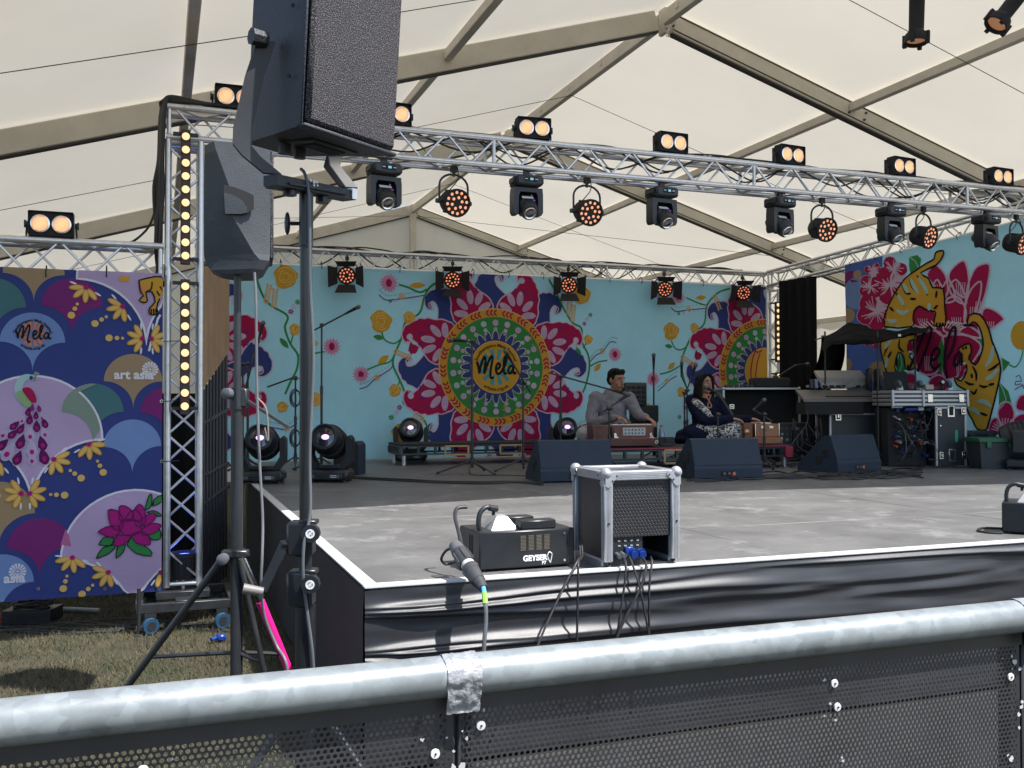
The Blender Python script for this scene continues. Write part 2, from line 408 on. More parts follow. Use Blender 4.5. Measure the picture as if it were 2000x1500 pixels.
# ================================================================ trusses
TS, TR, BR = .205, .0225, .0085
BM = {}
def brace_mesh(dx, dy):
    k = (round(dx, 3), round(dy, 3))
    if k not in BM:
        g = MB(); g.cyl((0,0,0), (dx, dy, 0), BR, n=6, cap=False); BM[k] = mesh('diagonal_brace', g, ALU)
    return BM[k]
def truss(name, label, p0, p1, pitch=.19, roll=0.0, cat='truss', faces=(0,1,2,3), group=None, skip=None):
    p0, p1 = V(p0), V(p1); d = p1-p0; L = d.length; d.normalize()
    up = V((0,0,1)) if abs(d.z) < .9 else V((0,1,0))
    s = d.cross(up).normalized(); up = s.cross(d)
    t = thing(name, label, cat, p0, basis(d, up, s).to_3x3(), group); h = TS/2
    cm = mesh('chord', MB().cyl((0,0,0), (L,0,0), TR, n=12), ALU)
    for a in (-h, h):
        for b in (-h, h):
            c = obj('chord', cm, ALU, t); c.location = (0, a, b)
    n = max(2, round((L-.1)/pitch)); pt = (L-.1)/n
    for fc in faces:
        for i in range(n):
            up_ = (i+fc) % 2 == 0
            bm_ = brace_mesh(pt, TS if up_ else -TS)
            o = obj('diagonal_brace', bm_, ALU, t); x = .05+i*pt; y = -h if up_ else h
            if fc == 0: o.location = (x, y, -h)
            elif fc == 1: o.location = (x, y, h)
            elif fc == 2: o.rotation_euler = (R(90), 0, 0); o.location = (x, -h, y)
            else: o.rotation_euler = (R(90), 0, 0); o.location = (x, h, y)
    ef = MB()
    for a, b, c, e in ((-h,-h,h,-h), (h,-h,h,h), (h,h,-h,h), (-h,h,-h,-h)): ef.cyl((0,a,b), (0,c,e), .014, n=8)
    em = mesh('end_frame', ef, ALU)
    k = max(1, round(L/2.5))
    for i in range(k+1):
        o = obj('end_frame', em, ALU, t); o.location = (.02 + (L-.04)*i/k, 0, 0)
    return t
FT = 3.375; FTY = 3.07                       # front truss axis
TWX = -.64
front_truss = truss('lighting_truss', 'long aluminium box truss spanning the front of the stage', (TWX-.12, FTY, FT), (8.5, FTY, FT))
back_truss = truss('backdrop_truss', 'aluminium box truss above the blue floral backdrop', (-.4, 8.3, 3.28), (7.78, 8.3, 3.28))
RT0, RT1 = V((7.74, 8.15, 3.29)), V((8.42, 3.2, 3.66))
right_truss = truss('side_truss', 'aluminium box truss above the tiger banner', RT0, RT1)
left_tower = truss('truss_tower', 'upright truss tower with warm strip lamps beside the scallop banner', (TWX, FTY, .26), (TWX, FTY, FT-.12))
back_tower = truss('truss_tower', 'upright truss tower with warm strip lamps by the black drape', (7.78, 8.32, HS), (7.78, 8.32, 3.16))
wing_truss = truss('wing_truss', 'short aluminium truss above the navy scallop banner', (-3.0, FTY, 2.43), (TWX-.13, FTY, 2.43))
wing_end = truss('truss_tower', 'upright truss tower at the outer end of the wing truss', (-3.0, FTY, .02), (-3.0, FTY, 2.31))
# ================================================================ stage lights
CLAMP = mat('black_clamp', (.02,.02,.02), .5, 0, .2)
def arch(w_, h_, n=10):                          # U shaped yoke path in xz, open side down
    pts = [(-w_, 0, 0), (-w_, 0, h_*.55)]
    for i in range(n+1):
        a = math.pi - math.pi*i/n
        pts.append((w_*math.cos(a), 0, h_*.55 + h_*.45*math.sin(a)))
    return pts + [(w_, 0, h_*.55), (w_, 0, 0)]
def disc(g, r, y, n=20, M=None, c=(0,0)):        # facing -y
    vs = [(c[0]+r*math.cos(2*math.pi*i/n), y, c[1]+r*math.sin(2*math.pi*i/n)) for i in range(n)]
    g.add(vs, [tuple(range(n))], M)

ORD = ['first', 'second', 'third', 'fourth', 'fifth', 'sixth']
# ---- twin blinder: origin at its foot on the truss, facing -y
def make_blinder():
    t = thing('blinder_light', 'x', 'stage light')
    g = MB(); g.prism([(-.15,.0),(.15,.0),(.15,.165),(.10,.175),(-.10,.175),(-.15,.165)], -.065, .05, RX(R(90)))
    g2 = MB()
    obj('housing', g, BLKM, t)
    g = MB()
    for a, b in (((0,0,.178),(.30,.10,.006)), ((0,0,.002),(.30,.10,.006)), ((-.15,0,.09),(.006,.10,.17)), ((.15,0,.09),(.006,.10,.17))): g.box((a[0], a[1]-.022, a[2]), b)
    obj('front_lip', g, BLKM, t)
    for x in (-.072, .072):
        g = MB(); g.lathe([(.064,0),(.066,.012),(.056,.014),(.05,.002)], 24, T(x, -.052, .088) @ RX(R(90)))
        ring = obj('lamp_ring', g, REFL, t)
        g = MB(); g.lathe([(.0,.012),(.03,.010),(.052,.003)], 20, T(x, -.053, .088) @ RX(R(90))); obj('lamp', g, WARM, t)
        g = MB()
        for k in range(-3, 4):
            hh = math.sqrt(max(0, .05**2-(k*.014)**2)); c_ = math.cos(R(22)); s_ = math.sin(R(22))
            g.cyl((x-hh*c_-k*.014*s_*-1, -.067, .088-hh*s_*-1*-1+k*.014*c_), (x+hh*c_+k*.014*s_, -.067, .088+hh*s_*-1*-1+k*.014*c_), .0016, n=4)
        obj('lens_ribs', g, mat('ribbed_lens', (.8,.5,.3), .4, 0, .1, emit=(1,.45,.2), estr=.6), t, ang=10)['kind'] = 'stuff'
    g = MB(); g.tube([(-.165,0,.09),(-.17,.0,.02),(-.17,0,-.03),(.17,0,-.03),(.17,0,.02),(.165,0,.09)], .008, 6); obj('bracket', g, BLK, t)
    for x in (-.168, .168):
        g = MB(); g.cyl((x-.01,0,.09), (x+.01,0,.09), .022, n=10); g.box((x*1.07,0,.09), (.012,.02,.055)); obj('tilt_knob', g, BLK, t)
    return t
bl = make_blinder()
# px positions on the truss
sp = [(102,1), (458,0), (765,0), (1040,0), (1309,0), (1540,0), (1757,0), (1949,0)]
bl_lab = ['twin warm blinder lamp on top of the wing truss', 'twin warm blinder lamp above the strip-lamp tower, half hidden by loudspeaker',
          'twin warm blinder lamp on the front truss peeping out right of the loudspeaker']
first = True
for i, (px, wing) in enumerate(sp):
    z = (2.43 if wing else FT)+TS/2+.052; y = FTY-.06
    d = ray(px, 300); x = CAM.x + d.x/d.y*(y-CAM.y)
    lab = bl_lab[i] if i < 3 else 'twin warm blinder lamp on the front truss, %s from the big loudspeaker' % ORD[i-2]
    rz = (0.0, 0, .05, -.08, .06, .1, .1, .08)[i]
    if first: o = bl; o['label'] = lab; M = T(x, y, z) @ RZ(rz); o.matrix_world = M; WM[o.name] = M; first = False
    else: o = copy_tree(bl, lab, (x, y, z), rz)
    o['group'] = 'twin blinder lights'

# ---- hanging moving head: origin at the clamp under the truss, facing -y
DISP = mat('small_display', (.1,.25,.3), .3, 0, .1, emit=(.25,.6,.75), estr=.35)
PURPD = mat('purple_tint', (.18,.05,.3), .3, 0, .1, emit=(.3,.06,.5), estr=.25)
def make_mover():
    t = thing('moving_head_light', 'x', 'stage light')
    g = MB(); g.cyl((0,0,.03), (0,0,-.03), .012); g.box((0,0,.0), (.05,.03,.05)); g.cyl((.03,0,.02),(.07,0,.02),.006,n=6); obj('clamp', g, CLAMP, t)
    g = MB(); g.cbox((0,0,-.075), (.235,.20,.085), .016); g.cbox((-.12,0,-.07),(.03,.12,.05),.008); g.cbox((.12,0,-.07),(.03,.12,.05),.008); b = obj('base', g, BLKP, t)
    g = MB(); g.box((0.005,-.1025,-.07), (.11,.006,.035)); obj('display_panel', g, BLKM, t)
    g = MB(); g.box((.008,-.107,-.07), (.026,.004,.018)); obj('display', g, DISP, t)
    for k in (-.04, .05):
        g = MB(); g.box((k,-.107,-.07), (.024,.003,.006)); obj('button', g, WHT, t)
    g = MB()
    g.prism([(-.125,-.13),(.125,-.13),(.13,-.19),(.13,-.33),(.115,-.355),(.088,-.355),(.085,-.2),(.07,-.165),(-.07,-.165),(-.085,-.2),(-.088,-.355),(-.115,-.355),(-.13,-.33),(-.13,-.19)], -.05, .05, RX(R(90)) @ RZ(0)); 
    obj('yoke', g, BLKP, t)
    Mh = T(0,0,-.27) @ RX(R(-48))
    g = MB(); g.cbox((0,.01,.035), (.15,.15,.20), .03, Mh); g.lathe([(.078,-.02),(.078,-.075),(.068,-.115),(.055,-.12)], 20, Mh); obj('head', g, BLKP, t)
    g = MB(); g.lathe([(.055,-.116),(.05,-.128),(.042,-.12)], 20, Mh); obj('lens_ring', g, REFL, t)
    g = MB(); g.lathe([(.044,-.118),(.03,-.126),(.0,-.130)], 20, Mh); obj('lens', g, GLASS, t)
    g = MB(); g.box((0,-.067,.02), (.10,.004,.03), Mh); obj('shiny_strip', g, mat('white_gloss_strip', (.8,.8,.8), .15), t)
    g = MB(); g.box((.03,-.0675,-.022), (.05,.004,.012), Mh); obj('purple_strip', g, PURPD, t)
    return t
mv = make_mover(); first = True
for i, px in enumerate((750, 1028, 1292, 1523, 1739, 1925)):
    y = FTY-TS/2+.02; z = FT-TS/2-.035
    d = ray(px, 350); x = CAM.x + d.x/d.y*(y-CAM.y)
    lab = ['black moving head lamp hanging just right of the big loudspeaker'] + ['black moving head lamp under the front truss, %s from the big loudspeaker' % q for q in ORD[1:]]
    rz = (.15, .0, .12, .2, .1, .2)[i]
    if first: o = mv; o['label'] = lab[0]; M = T(x, y, z) @ RZ(rz); o.matrix_world = M; WM[o.name] = M; first = False
    else: o = copy_tree(mv, lab[i], (x, y, z), rz)
    o['group'] = 'moving heads on the front truss'

# ---- LED par can. facing -y then tilted
def led_cells(g, r, y, M=None, n1=6, n2=12, cell=.0118):
    g.ell((0,y,0), (cell,.006,cell), 8, 5, M) if False else None
    for n_, rr in ((n1, r*.42), (n2, r*.80)):
        for k in range(n_):
            a = 2*math.pi*(k+.3)/n_; g.ell((rr*math.cos(a), y, rr*math.sin(a)), (cell,.006,cell), 8, 5, M)
def make_par():
    t = thing('led_par_light', 'x', 'stage light')
    g = MB(); g.cyl((0,0,.03), (0,0,-.05), .011); g.box((0,0,.005), (.045,.03,.05)); obj('clamp', g, CLAMP, t)
    g = MB(); g.tube([(p[0], p[1], p[2]-.235) for p in arch(.118, .20)], .0085, 8); obj('yoke', g, BLK, t)
    M = T(0,0,-.245) @ RX(R(16))
    g = MB(); g.lathe([(.05,-.11),(.075,-.10),(.09,-.06),(.094,.03),(.106,.045),(.106,.075),(.096,.078),(.096,.06),(0,.058)], 24, M @ RX(R(90))); obj('can', g, BLKM, t)
    for a in range(6):
        g = MB(); q = math.pi*2*a/6; g.box((.092*math.cos(q), .03, .092*math.sin(q)), (.012,.07,.012), M); obj('cooling_fin', g, BLKM, t)
    g = MB(); led_cells(g, .098, -.064, M); obj('led_cells', g, AMBER, t)['kind'] = 'stuff'
    for s_ in (-1, 1):
        g = MB(); g.cyl((s_*.10,0,-.245), (s_*.145,0,-.245), .018, n=10); obj('tilt_knob', g, BLK, t)
    g = MB(); g.tube(crom([(.03,0,.03),(.05,.03,-.06),(.0,.07,-.14),(-.03,.09,-.22)], 5), .004, 5); obj('power_cable', g, RUB, t)
    return t
pr = make_par(); first = True
for i, (px, rz) in enumerate(((886, .15), (1146, .05), (1605, .05), (1803, .25), (1984, .25))):
    y = FTY+.0; z = FT-TS/2-.035
    d = ray(px, 350); x = CAM.x + d.x/d.y*(y-CAM.y)
    lab = 'round amber LED par can under the front truss, %s from the big loudspeaker' % ORD[i]
    if first: o = pr; o['label'] = lab; M = T(x, y, z) @ RZ(rz); o.matrix_world = M; WM[o.name] = M; first = False
    else: o = copy_tree(pr, lab, (x, y, z), rz)
    o['group'] = 'par cans on the front truss'

# ---- par with barn doors on the back truss
def make_barn():
    t = thing('barn_door_light', 'x', 'stage light')
    g = MB(); g.cyl((0,0,.12), (0,0,.0), .012); g.box((0,0,.07), (.05,.04,.05)); obj('clamp', g, CLAMP, t)
    g = MB(); g.tube([(p[0], p[1], p[2]-.16) for p in arch(.14, .18)], .009, 8); obj('yoke', g, BLK, t)
    M = T(0,0,-.16) @ RX(R(14))
    g = MB(); g.lathe([(.07,-.12),(.10,-.10),(.115,.04),(.125,.05),(.125,.075),(.115,.078),(.112,.06),(0,.058)], 24, M @ RX(R(90))); obj('can', g, BLKM, t)
    g = MB(); led_cells(g, .11, -.064, M, cell=.0128); obj('led_cells', g, REDLED, t)['kind'] = 'stuff'
    for a in range(4):
        q = math.pi/2*a; Ma = M @ RY(q) @ T(0,-.085,-.125) @ RX(R((-58, -40, -20, -40)[a])) 
        h = (.17,.15,.08,.15)[a]
        g = MB(); g.prism([(-.11,0),(.11,0),(.15,-h),(-.15,-h)], -.002, .002, Ma @ RX(R(90))); obj('barn_door', g, BLKM, t, smooth=False)
    return t
bn = make_barn(); first = True
for i, px in enumerate((678, 884, 1110, 1297, 1450)):
    y = 8.3-TS/2-.16; z = 3.28-TS/2+.03
    d = ray(px, 520); x = CAM.x + d.x/d.y*(y-CAM.y)
    lab = 'red par lamp with barn doors on backdrop truss, %s from the speaker pole' % ORD[i]
    if first: o = bn; o['label'] = lab; M = T(x, y, z) @ RZ(-.3); o.matrix_world = M; WM[o.name] = M; first = False
    else: o = copy_tree(bn, lab, (x, y, z), -.3)
    o['group'] = 'barn door lamps on the backdrop truss'

# ---- ten-lamp strips on the towers: origin at the lower end, lamps facing -y
def make_strip():
    t = thing('strip_light', 'x', 'strip light')
    g = MB(); g.cbox((0,.012,.44), (.062,.05,.90), .006); obj('housing', g, mat('brown_black_housing', (.045,.025,.018), .5), t)
    for k in range(10):
        g = MB(); g.lathe([(.027,0),(.024,.012),(.014,.020),(0,.023)], 14, T(0,-.013,.045+k*.0885) @ RX(R(90)))
        L_ = obj('lamp', g, WARMB, t)
        g = MB(); g.lathe([(.031,0),(.031,.006),(.026,.006)], 14, T(0,-.013,.045+k*.0885) @ RX(R(90))); obj('collar', g, BLKM, L_)
    for z in (.03, .87):
        g = MB(); g.box((0,.05,z), (.16,.03,.022)); obj('bracket', g, BLK, t)
    return t
st = make_strip()
places = [((TWX+.005, FTY-TS/2-.07, 2.42), 0, 'upper warm ten-lamp strip on the tower beside the scallop banner'),
          ((TWX+.005, FTY-TS/2-.07, 1.42), 0, 'lower warm ten-lamp strip on the tower beside the scallop banner'),
          ((TWX-TS/2-.07, FTY-.02, 1.42), -1.50, 'warm ten-lamp strip on the outer flank of the tower by the scallop banner'),
          ((7.82, 8.32-TS/2-.07, 2.07), 0, 'upper warm ten-lamp strip on the tower by the black drape'),
          ((7.82, 8.32-TS/2-.07, 1.02), 0, 'lower warm ten-lamp strip on the tower by the black drape')]
for i, (p, rz, lab) in enumerate(places):
    if i == 0: o = st; o['label'] = lab; M = T(*p) @ RZ(rz); o.matrix_world = M; WM[o.name] = M
    else: o = copy_tree(st, lab, p, rz)
    o['group'] = 'ten-lamp strips'

# ---- floor beam moving heads
def make_beam():
    t = thing('beam_moving_head', 'x', 'stage light')
    g = MB(); g.cbox((0,0,.065), (.40,.30,.10), .025); g.cbox((0,-.15,.055),(.30,.03,.06),.008)
    for sx in (-.16,.16):
        for sy in (-.11,.11): g.cyl((sx,sy,0),(sx,sy,.03),.02,n=8)
    obj('base', g, BLKP, t)
    for k, x in ((0,-.13),(1,.08)):
        g = MB(); g.box((x,-.168,.058), (.05 if k == 0 else .09,.004,.028)); obj('display', g, mat('dim_display', (.10,.12,.16), .3), t)
    for k in range(6):
        g = MB(); g.box((.055+.018*(k % 3), -.171, .05+.016*(k//3)), (.012,.003,.006)); obj('button', g, WHT, t)
    for s_ in (-1, 1):
        g = MB(); g.prism([(s_*.09,.118),(s_*.15,.118),(s_*.215,.19),(s_*.215,.40),(s_*.19,.43),(s_*.16,.40),(s_*.16,.24)], -.07, .07, RX(R(90))); obj('yoke_arm', g, BLKP, t)
    g = MB(); g.cbox((0,0,.135), (.22,.16,.035), .01); obj('yoke_bridge', g, BLKP, t)
    M = T(0,0,.37) @ RX(R(76))
    g = MB(); g.lathe([(.07,-.20),(.12,-.18),(.145,-.10),(.148,.0),(.135,.10),(.125,.19),(.12,.235),(.105,.238),(.10,.20),(0,.19)], 28, M); hd = obj('head', g, BLKP, t)
    for k in range(4):
        g = MB(); g.lathe([(.150,-.10+k*.045),(.153,-.095+k*.045),(.153,-.08+k*.045),(.150,-.075+k*.045)], 28, M); obj('cooling_rib', g, BLKM, hd)
    g = MB(); g.lathe([(.098,.196),(.06,.204),(0,.207)], 24, M); obj('lens', g, GLASS, t)
    g = MB(); g.ell((.005,.0,.20), (.038,.026,.018), 14, 8, M); obj('glowing_core', g, PURP, t)
    return t
bmv = make_beam()
S = [(onz(513,943,HS), -.25, 'big beam lamp with purple lens at stage left beside speaker pole'), (onz(645,940,HS), -.42, 'big beam lamp with purple lens beside the small black monitor box'),
     ((2.15,7.82,HS+.0), -.3, 'beam lamp with purple lens behind the left end of the empty riser'), ((4.02,7.3,HS), -.3, 'beam lamp with purple lens behind the bearded cable riser'), (onz(1993,916,HS), .75, 'big dark beam lamp on the floor by the green-lidded crate')]
S[3] = (S[3][0], S[3][1], 'beam lamp with purple lens behind the harmonium player in grey')
for i, (p, rz, lab) in enumerate(S):
    p = V(p)
    if i == 0: o = bmv; o['label'] = lab; M = T(*p) @ RZ(rz); o.matrix_world = M; WM[o.name] = M
    else: o = copy_tree(bmv, lab, p, rz)
    o['group'] = 'beam lamps on the stage floor'

# ---- ellipsoidal profile spots hanging at the near lighting bar
bar_p = V((4.4, 1.75, 4.03))
def profile_spot(px0, py0, px1, py1, Y, label):
    a = ondepth(px0, py0, Y); b = ondepth(px1, py1, Y-.05); d = (b-a).normalized()
    t = thing('profile_spot', label, 'stage light', a, d.to_track_quat('Z','X').to_matrix(), 'profile spots'); L = (b-a).length
    g = MB(); g.lathe([(.05,-.26),(.085,-.25),(.095,-.14),(.09,-.02),(.062,.02),(.058,L-.10)], 20); obj('lamp_house', g, BLKM, t)
    g = MB(); g.lathe([(.058,L-.10),(.085,L-.07),(.092,L-.03),(.092,L),(.08,L),(.075,L-.03)], 20); obj('lens_tube', g, BLKM, t)
    g = MB(); g.lathe([(.076,L-.028),(.04,L-.02),(0,L-.018)], 20); obj('lens', g, mat('warm_dim_lens', (.3,.2,.15), .1, 0, .1, emit=(1,.45,.2), estr=.12), t)
    for k in range(4):
        q = math.pi/2*k; g = MB(); g.box((.09*math.cos(q), .09*math.sin(q), L-.03), (.03,.03,.10)); obj('frame_clip', g, BLKM, t)
    for s_ in (-1, 1):
        g = MB(); g.box((s_*.098,0,-.12), (.008,.03,.26)); obj('yoke_arm', g, BLK, t)
    g = MB(); g.box((0,0,-.27), (.205,.03,.01)); g.cyl((0,0,-.27),(0,0,-.36),.012); obj('yoke_bridge', g, BLK, t)
    tp_ = a-d*.35; g = MB(); g.cyl(tp_, (tp_.x, tp_.y, roofz(tp_.x)-.02), .014, n=8); obj('hanger', g, BLK, t, world=True)
    return t
profile_spot(1792, -40, 1789, 84, 7.8, 'slim black profile spotlight hanging straight down from the tent roof')
profile_spot(2010, -35, 1944, 50, 7.4, 'slim black profile spotlight tilted sideways by a roof purlin')

for o in list(COL.objects):                       # true sizes of the hung fixtures
    if o.parent is None:
        if o.name.startswith('blinder_light'): o.scale = (.87,)*3; o.location.z -= .022
        elif o.name.startswith('moving_head_light'): o.scale = (.92,)*3
        elif o.name.startswith('barn_door_light'): o.scale = (.9,)*3
# ================================================================ crowd barrier
def galv():
    m = mat('galvanised_steel', (.225,.25,.257), .38, .22, .2, 14, dark=(.30,.325,.335), dscale=6, dth=.58)
    n = m.node_tree; N = n.nodes; L = n.links; b = N['Principled BSDF']
    vo = N.new('ShaderNodeTexVoronoi'); vo.inputs['Scale'].default_value = 55; tc = N.new('ShaderNodeTexCoord'); L.new(tc.outputs['Object'], vo.inputs['Vector'])
    mp = N.new('ShaderNodeMapRange'); mp.inputs[3].default_value = .86; mp.inputs[4].default_value = 1.12
    sx = N.new('ShaderNodeSeparateColor'); L.new(vo.outputs['Color'], sx.inputs[0]); L.new(sx.outputs[0], mp.inputs[0])
    mx = N.new('ShaderNodeMix'); mx.data_type = 'RGBA'; mx.blend_type = 'MULTIPLY'; mx.inputs[0].default_value = 1
    src = b.inputs['Base Color'].links[0].from_socket; L.new(src, mx.inputs[6]); L.new(mp.outputs[0], mx.inputs[7]); L.new(mx.outputs[2], b.inputs['Base Color'])
    return m
GALV = galv()
PAN = mat('black_perforated_steel', (.026,.026,.029), .42, 0, .3, 8, dark=(.5,.5,.5), dscale=26, dth=.665, spec=.6)
BY, BZ = -2.665, 1.155
def perf_mesh(W, z0, z1):
    g = MB(); p = .0080; rp = .0068; hr = .0029; nr = int((z1-z0)/rp); vs = []; fs = []; t = .0016
    for r in range(nr):
        off = p/2 if r % 2 else 0; nc = int(W/p)-1
        for c in range(nc):
            cx = .004+off+p*(c+.5); cz = z1-rp*(r+.5); o = len(vs)
            cor = [(cx+p/2, cz+rp/2), (cx-p/2, cz+rp/2), (cx-p/2, cz-rp/2), (cx+p/2, cz-rp/2)]
            vs += [(a, 0, b) for a, b in cor]
            ring = [(cx+hr*math.cos(math.pi*(k+.5)/4), cz+hr*math.sin(math.pi*(k+.5)/4)) for k in range(8)]
            vs += [(a, 0, b) for a, b in ring]; vs += [(a, t, b) for a, b in ring]
            h = lambda k: o+4+(k % 8)
            # corner k between ring 2k, 2k+1 (45 deg steps)
            fs += [(o, h(0), h(1)), (o+1, h(2), h(3)), (o+2, h(4), h(5)), (o+3, h(6), h(7)), (o, h(1), h(2), o+1), (o+1, h(3), h(4), o+2), (o+2, h(5), h(6), o+3), (o+3, h(7), h(0), o)]
            fs += [(h(k), h(k+1), h(k+1)+8, h(k)+8) for k in range(8)]
    g.v = vs; g.f = fs; g.m = [0]*len(fs)
    me = bpy.data.meshes.new('perforated_sheet'); me.from_pydata(vs, [], fs); me.materials.append(PAN); return me
BW = .945; pm = perf_mesh(BW-.012, .90, BZ-.046)
railm = mesh('top_rail', MB().cyl((.001,0,BZ), (BW-.001,0,BZ), .0256, n=28), GALV)
labs = ['galvanised crowd barrier section with grass behind it and duct tape at its end', 'galvanised crowd barrier section in front of the fog machine and flight case', 'galvanised crowd barrier section beyond the taped right-hand joint']
labs = ['galvanised crowd barrier section at the outer end before the scallop banner'] + labs + ['galvanised crowd barrier section past the lone fog machine']
for i in range(5):
    x0 = -.437-2*BW+i*BW
    t = thing('crowd_barrier', labs[i], 'barrier', (x0, BY, 0), 0, 'crowd barrier sections')
    obj('top_rail', railm, GALV, t)
    o = obj('perforated_sheet', pm, PAN, t, smooth=False); o.location = (.003, .004, 0)
    g = MB(); g.box((BW/2, .004, BZ-.035), (BW-.008, .003, .023)); g.box((BW/2,.004,.5),(BW-.008,.003,.80)); obj('plain_sheet', g, PAN, t)
    for x in (.012, BW-.012):
        g = MB(); g.cbox((x, .022, .58), (.020, .03, 1.1), .003); obj('upright', g, PAN, t)
    g = MB(); g.cbox((BW/2, .3, .01), (BW-.01, .6, .02), .004); obj('foot_plate', g, PAN, t)
    chips = MB(); rch = random.Random(40+i)
    for k in range(30):
        if k < 22: cx = rch.choice((.012, BW-.012)) + rch.gauss(0,.022)
        else: cx = .577+rch.gauss(0,.012)
        cx = min(BW-.006, max(.006, cx)); cz = rch.uniform(.93, 1.095); r0 = rch.uniform(.0012,.0052); nn = rch.choice((7,9,11))
        chips.add([(cx+r0*rch.uniform(.4,1.3)*math.cos(2*math.pi*q/nn), .0018, cz+r0*rch.uniform(.4,1.3)*math.sin(2*math.pi*q/nn)) for q in range(nn)], [tuple(range(nn))])
    obj('paint_chips', chips, mat('bare_white_chip', (.42,.42,.42), .6), t, smooth=False)['kind'] = 'stuff'
    for x, z in ((.03, 1.088), (.915, 1.06), (.575, 1.085), (.58,1.05)):
        g = MB(); g.lathe([(.0,.0022),(.0058,.002),(.0062,0)], 14, T(x, .0015, z) @ RX(R(90))); w_ = obj('washer', g, mat('white_washer', (.6,.6,.6), .5), t)
        g = MB(); g.cyl((x,-.002,z),(x,.0,z),.0014,n=8); obj('screw', g, BLKM, w_)
TAPE = mat('silver_duct_tape', (.30,.31,.33), .36, .25, .14, 30, bump=.5, bscale=70)
def duct(name, x, wd, seed, label):
    t = thing(name, label, 'tape', (x, BY, BZ), 0, 'duct tape on the barrier joints')
    g = MB()
    def fn(u, v):
        a = -2.4 + 4.6*v; r = .0275+.0018*noise.noise(V((u*4+seed, v*9, 0)))
        q = (u-.5)*wd + .004*noise.noise(V((seed, v*4, 1)))
        if v < .78:
            a = R(250)-v/.78*R(290); return (q, -r*math.cos(a-R(-0)) if 0 else r*math.cos(a), r*math.sin(a))
        k = (v-.78)/.22; a = R(-40)
        return (q+.003*k, -.0275*1.0+.004*noise.noise(V((u*6+seed, v*20, 3)))+.022*k*.0-.004, -.004-.046*k+.004*noise.noise(V((u*3, k, seed))))
    # wrap: from below the back, over the top, down the front as a loose flap
    def fn2(u, v):
        q = (u-.5)*wd*(1-.06*v) + .003*noise.noise(V((seed, v*5, 1)))
        wr = .0016*noise.noise(V((u*5+seed, v*16, 0)))+.0010*noise.noise(V((u*14, v*30, seed)))
        if v < .72:
            a = R(-60)+R(240)*(v/.72); r = .0272+wr
            return (q, r*math.cos(a), r*math.sin(a))
        k = (v-.72)/.28
        return (q, -.0272-wr*2+.010*k, -.042*k+.004*noise.noise(V((u*4, 0, seed)))*k)
    g.grid(fn2, 16, 46); obj('tape_wrap', g, TAPE, t, ang=60); return t
duct('duct_tape', -.436, .046, 1, 'crinkled silver duct tape over the barrier joint with a hanging flap below fog machine')
duct('duct_tape', .512, .050, 5, 'crinkled silver duct tape over the far barrier joint')

# ================================================================ big loudspeaker on its stand
def cw(X, Y, z): return V((CAM.x + X*math.cos(YAW) + Y*math.sin(YAW), CAM.y - X*math.sin(YAW) + Y*math.cos(YAW), z))
def cdir(X, Y): return (cw(X, Y, 0)-cw(0, 0, 0)).normalized()
SPK = mat('dark_textured_speaker_paint', (.026,.030,.036), .55, 0, .22, 4, bump=.35, bscale=160, dark=(.07,.075,.08), dscale=5, dth=.66)
def grille_mat():
    m = mat('speckled_foam_grille', (.05,.048,.052), .8, 0, .3, 30); n = m.node_tree; N = n.nodes; L = n.links; b = N['Principled BSDF']
    tc = N.new('ShaderNodeTexCoord'); nz = N.new('ShaderNodeTexNoise'); nz.inputs['Scale'].default_value = 290; nz.inputs['Detail'].default_value = 3; L.new(tc.outputs['Object'], nz.inputs['Vector'])
    rp = N.new('ShaderNodeValToRGB'); e = rp.color_ramp.elements; e[0].position = .50; e[0].color = (.012,.011,.014,1); e[1].position = .70; e[1].color = (.24,.22,.235,1)
    L.new(nz.outputs['Fac'], rp.inputs['Fac']); L.new(rp.outputs[0], b.inputs['Base Color'])
    bp = N.new('ShaderNodeBump'); bp.inputs['Strength'].default_value = 1; bp.inputs['Distance'].default_value = .006; L.new(nz.outputs['Fac'], bp.inputs['Height']); L.new(bp.outputs[0], b.inputs['Normal'])
    return m
GRL = grille_mat()
nrm = cdir(.84, -.54); wv = cdir(.541, .841)
corner = cw(-.568, 2.56, 2.238)
tilt = R(4); upv = (V((0,0,1))*math.cos(tilt) + nrm*math.sin(tilt)).normalized(); bk = -(nrm*math.cos(tilt) - V((0,0,1))*math.sin(tilt))
SWd, SDp, SHt = .375, .32, .62
spk = thing('loudspeaker', 'large dark trapezoid loudspeaker with speckled foam grille in a yoke on a pole', 'speaker', corner+wv*SWd/2, basis(wv, bk, upv).to_3x3())
h = SWd/2; tp = SDp*math.tan(R(17))
g = MB(); g.prism([(-h,.012),(-h,0.0),(h,0),(h,.012),(h-tp,SDp),(-h+tp,SDp)], 0, SHt); bm_ = obj('cabinet', g, SPK, spk, ang=20)
g = MB(); g.cbox((0,-.012,SHt/2+.006), (SWd-.012,.024,SHt-.014), .010); obj('foam_grille', g, GRL, spk)
g = MB(); g.cbox((0,-.006,.002), (SWd+.006,.034,.012), .004); obj('bottom_edge', g, SPK, spk)
g = MB(); g.cbox((-h-.001,.002,SHt/2), (.008,.02,SHt), .003); obj('side_edge', g, SPK, spk)
g = MB(); g.cbox((.02,.12,-.003), (.19,.11,.008), .003); pl = obj('mount_plate', g, BLK, spk)
g = MB(); g.cbox((.02,.115,-.008), (.13,.06,.006), .002); obj('mount_recess', g, BLKM, pl)
for x in (-.06, .0):
    g = MB(); g.cyl((x,.19,-.0), (x,.19,-.035), .018, n=10); obj('bolt_knob', g, BLK, spk)
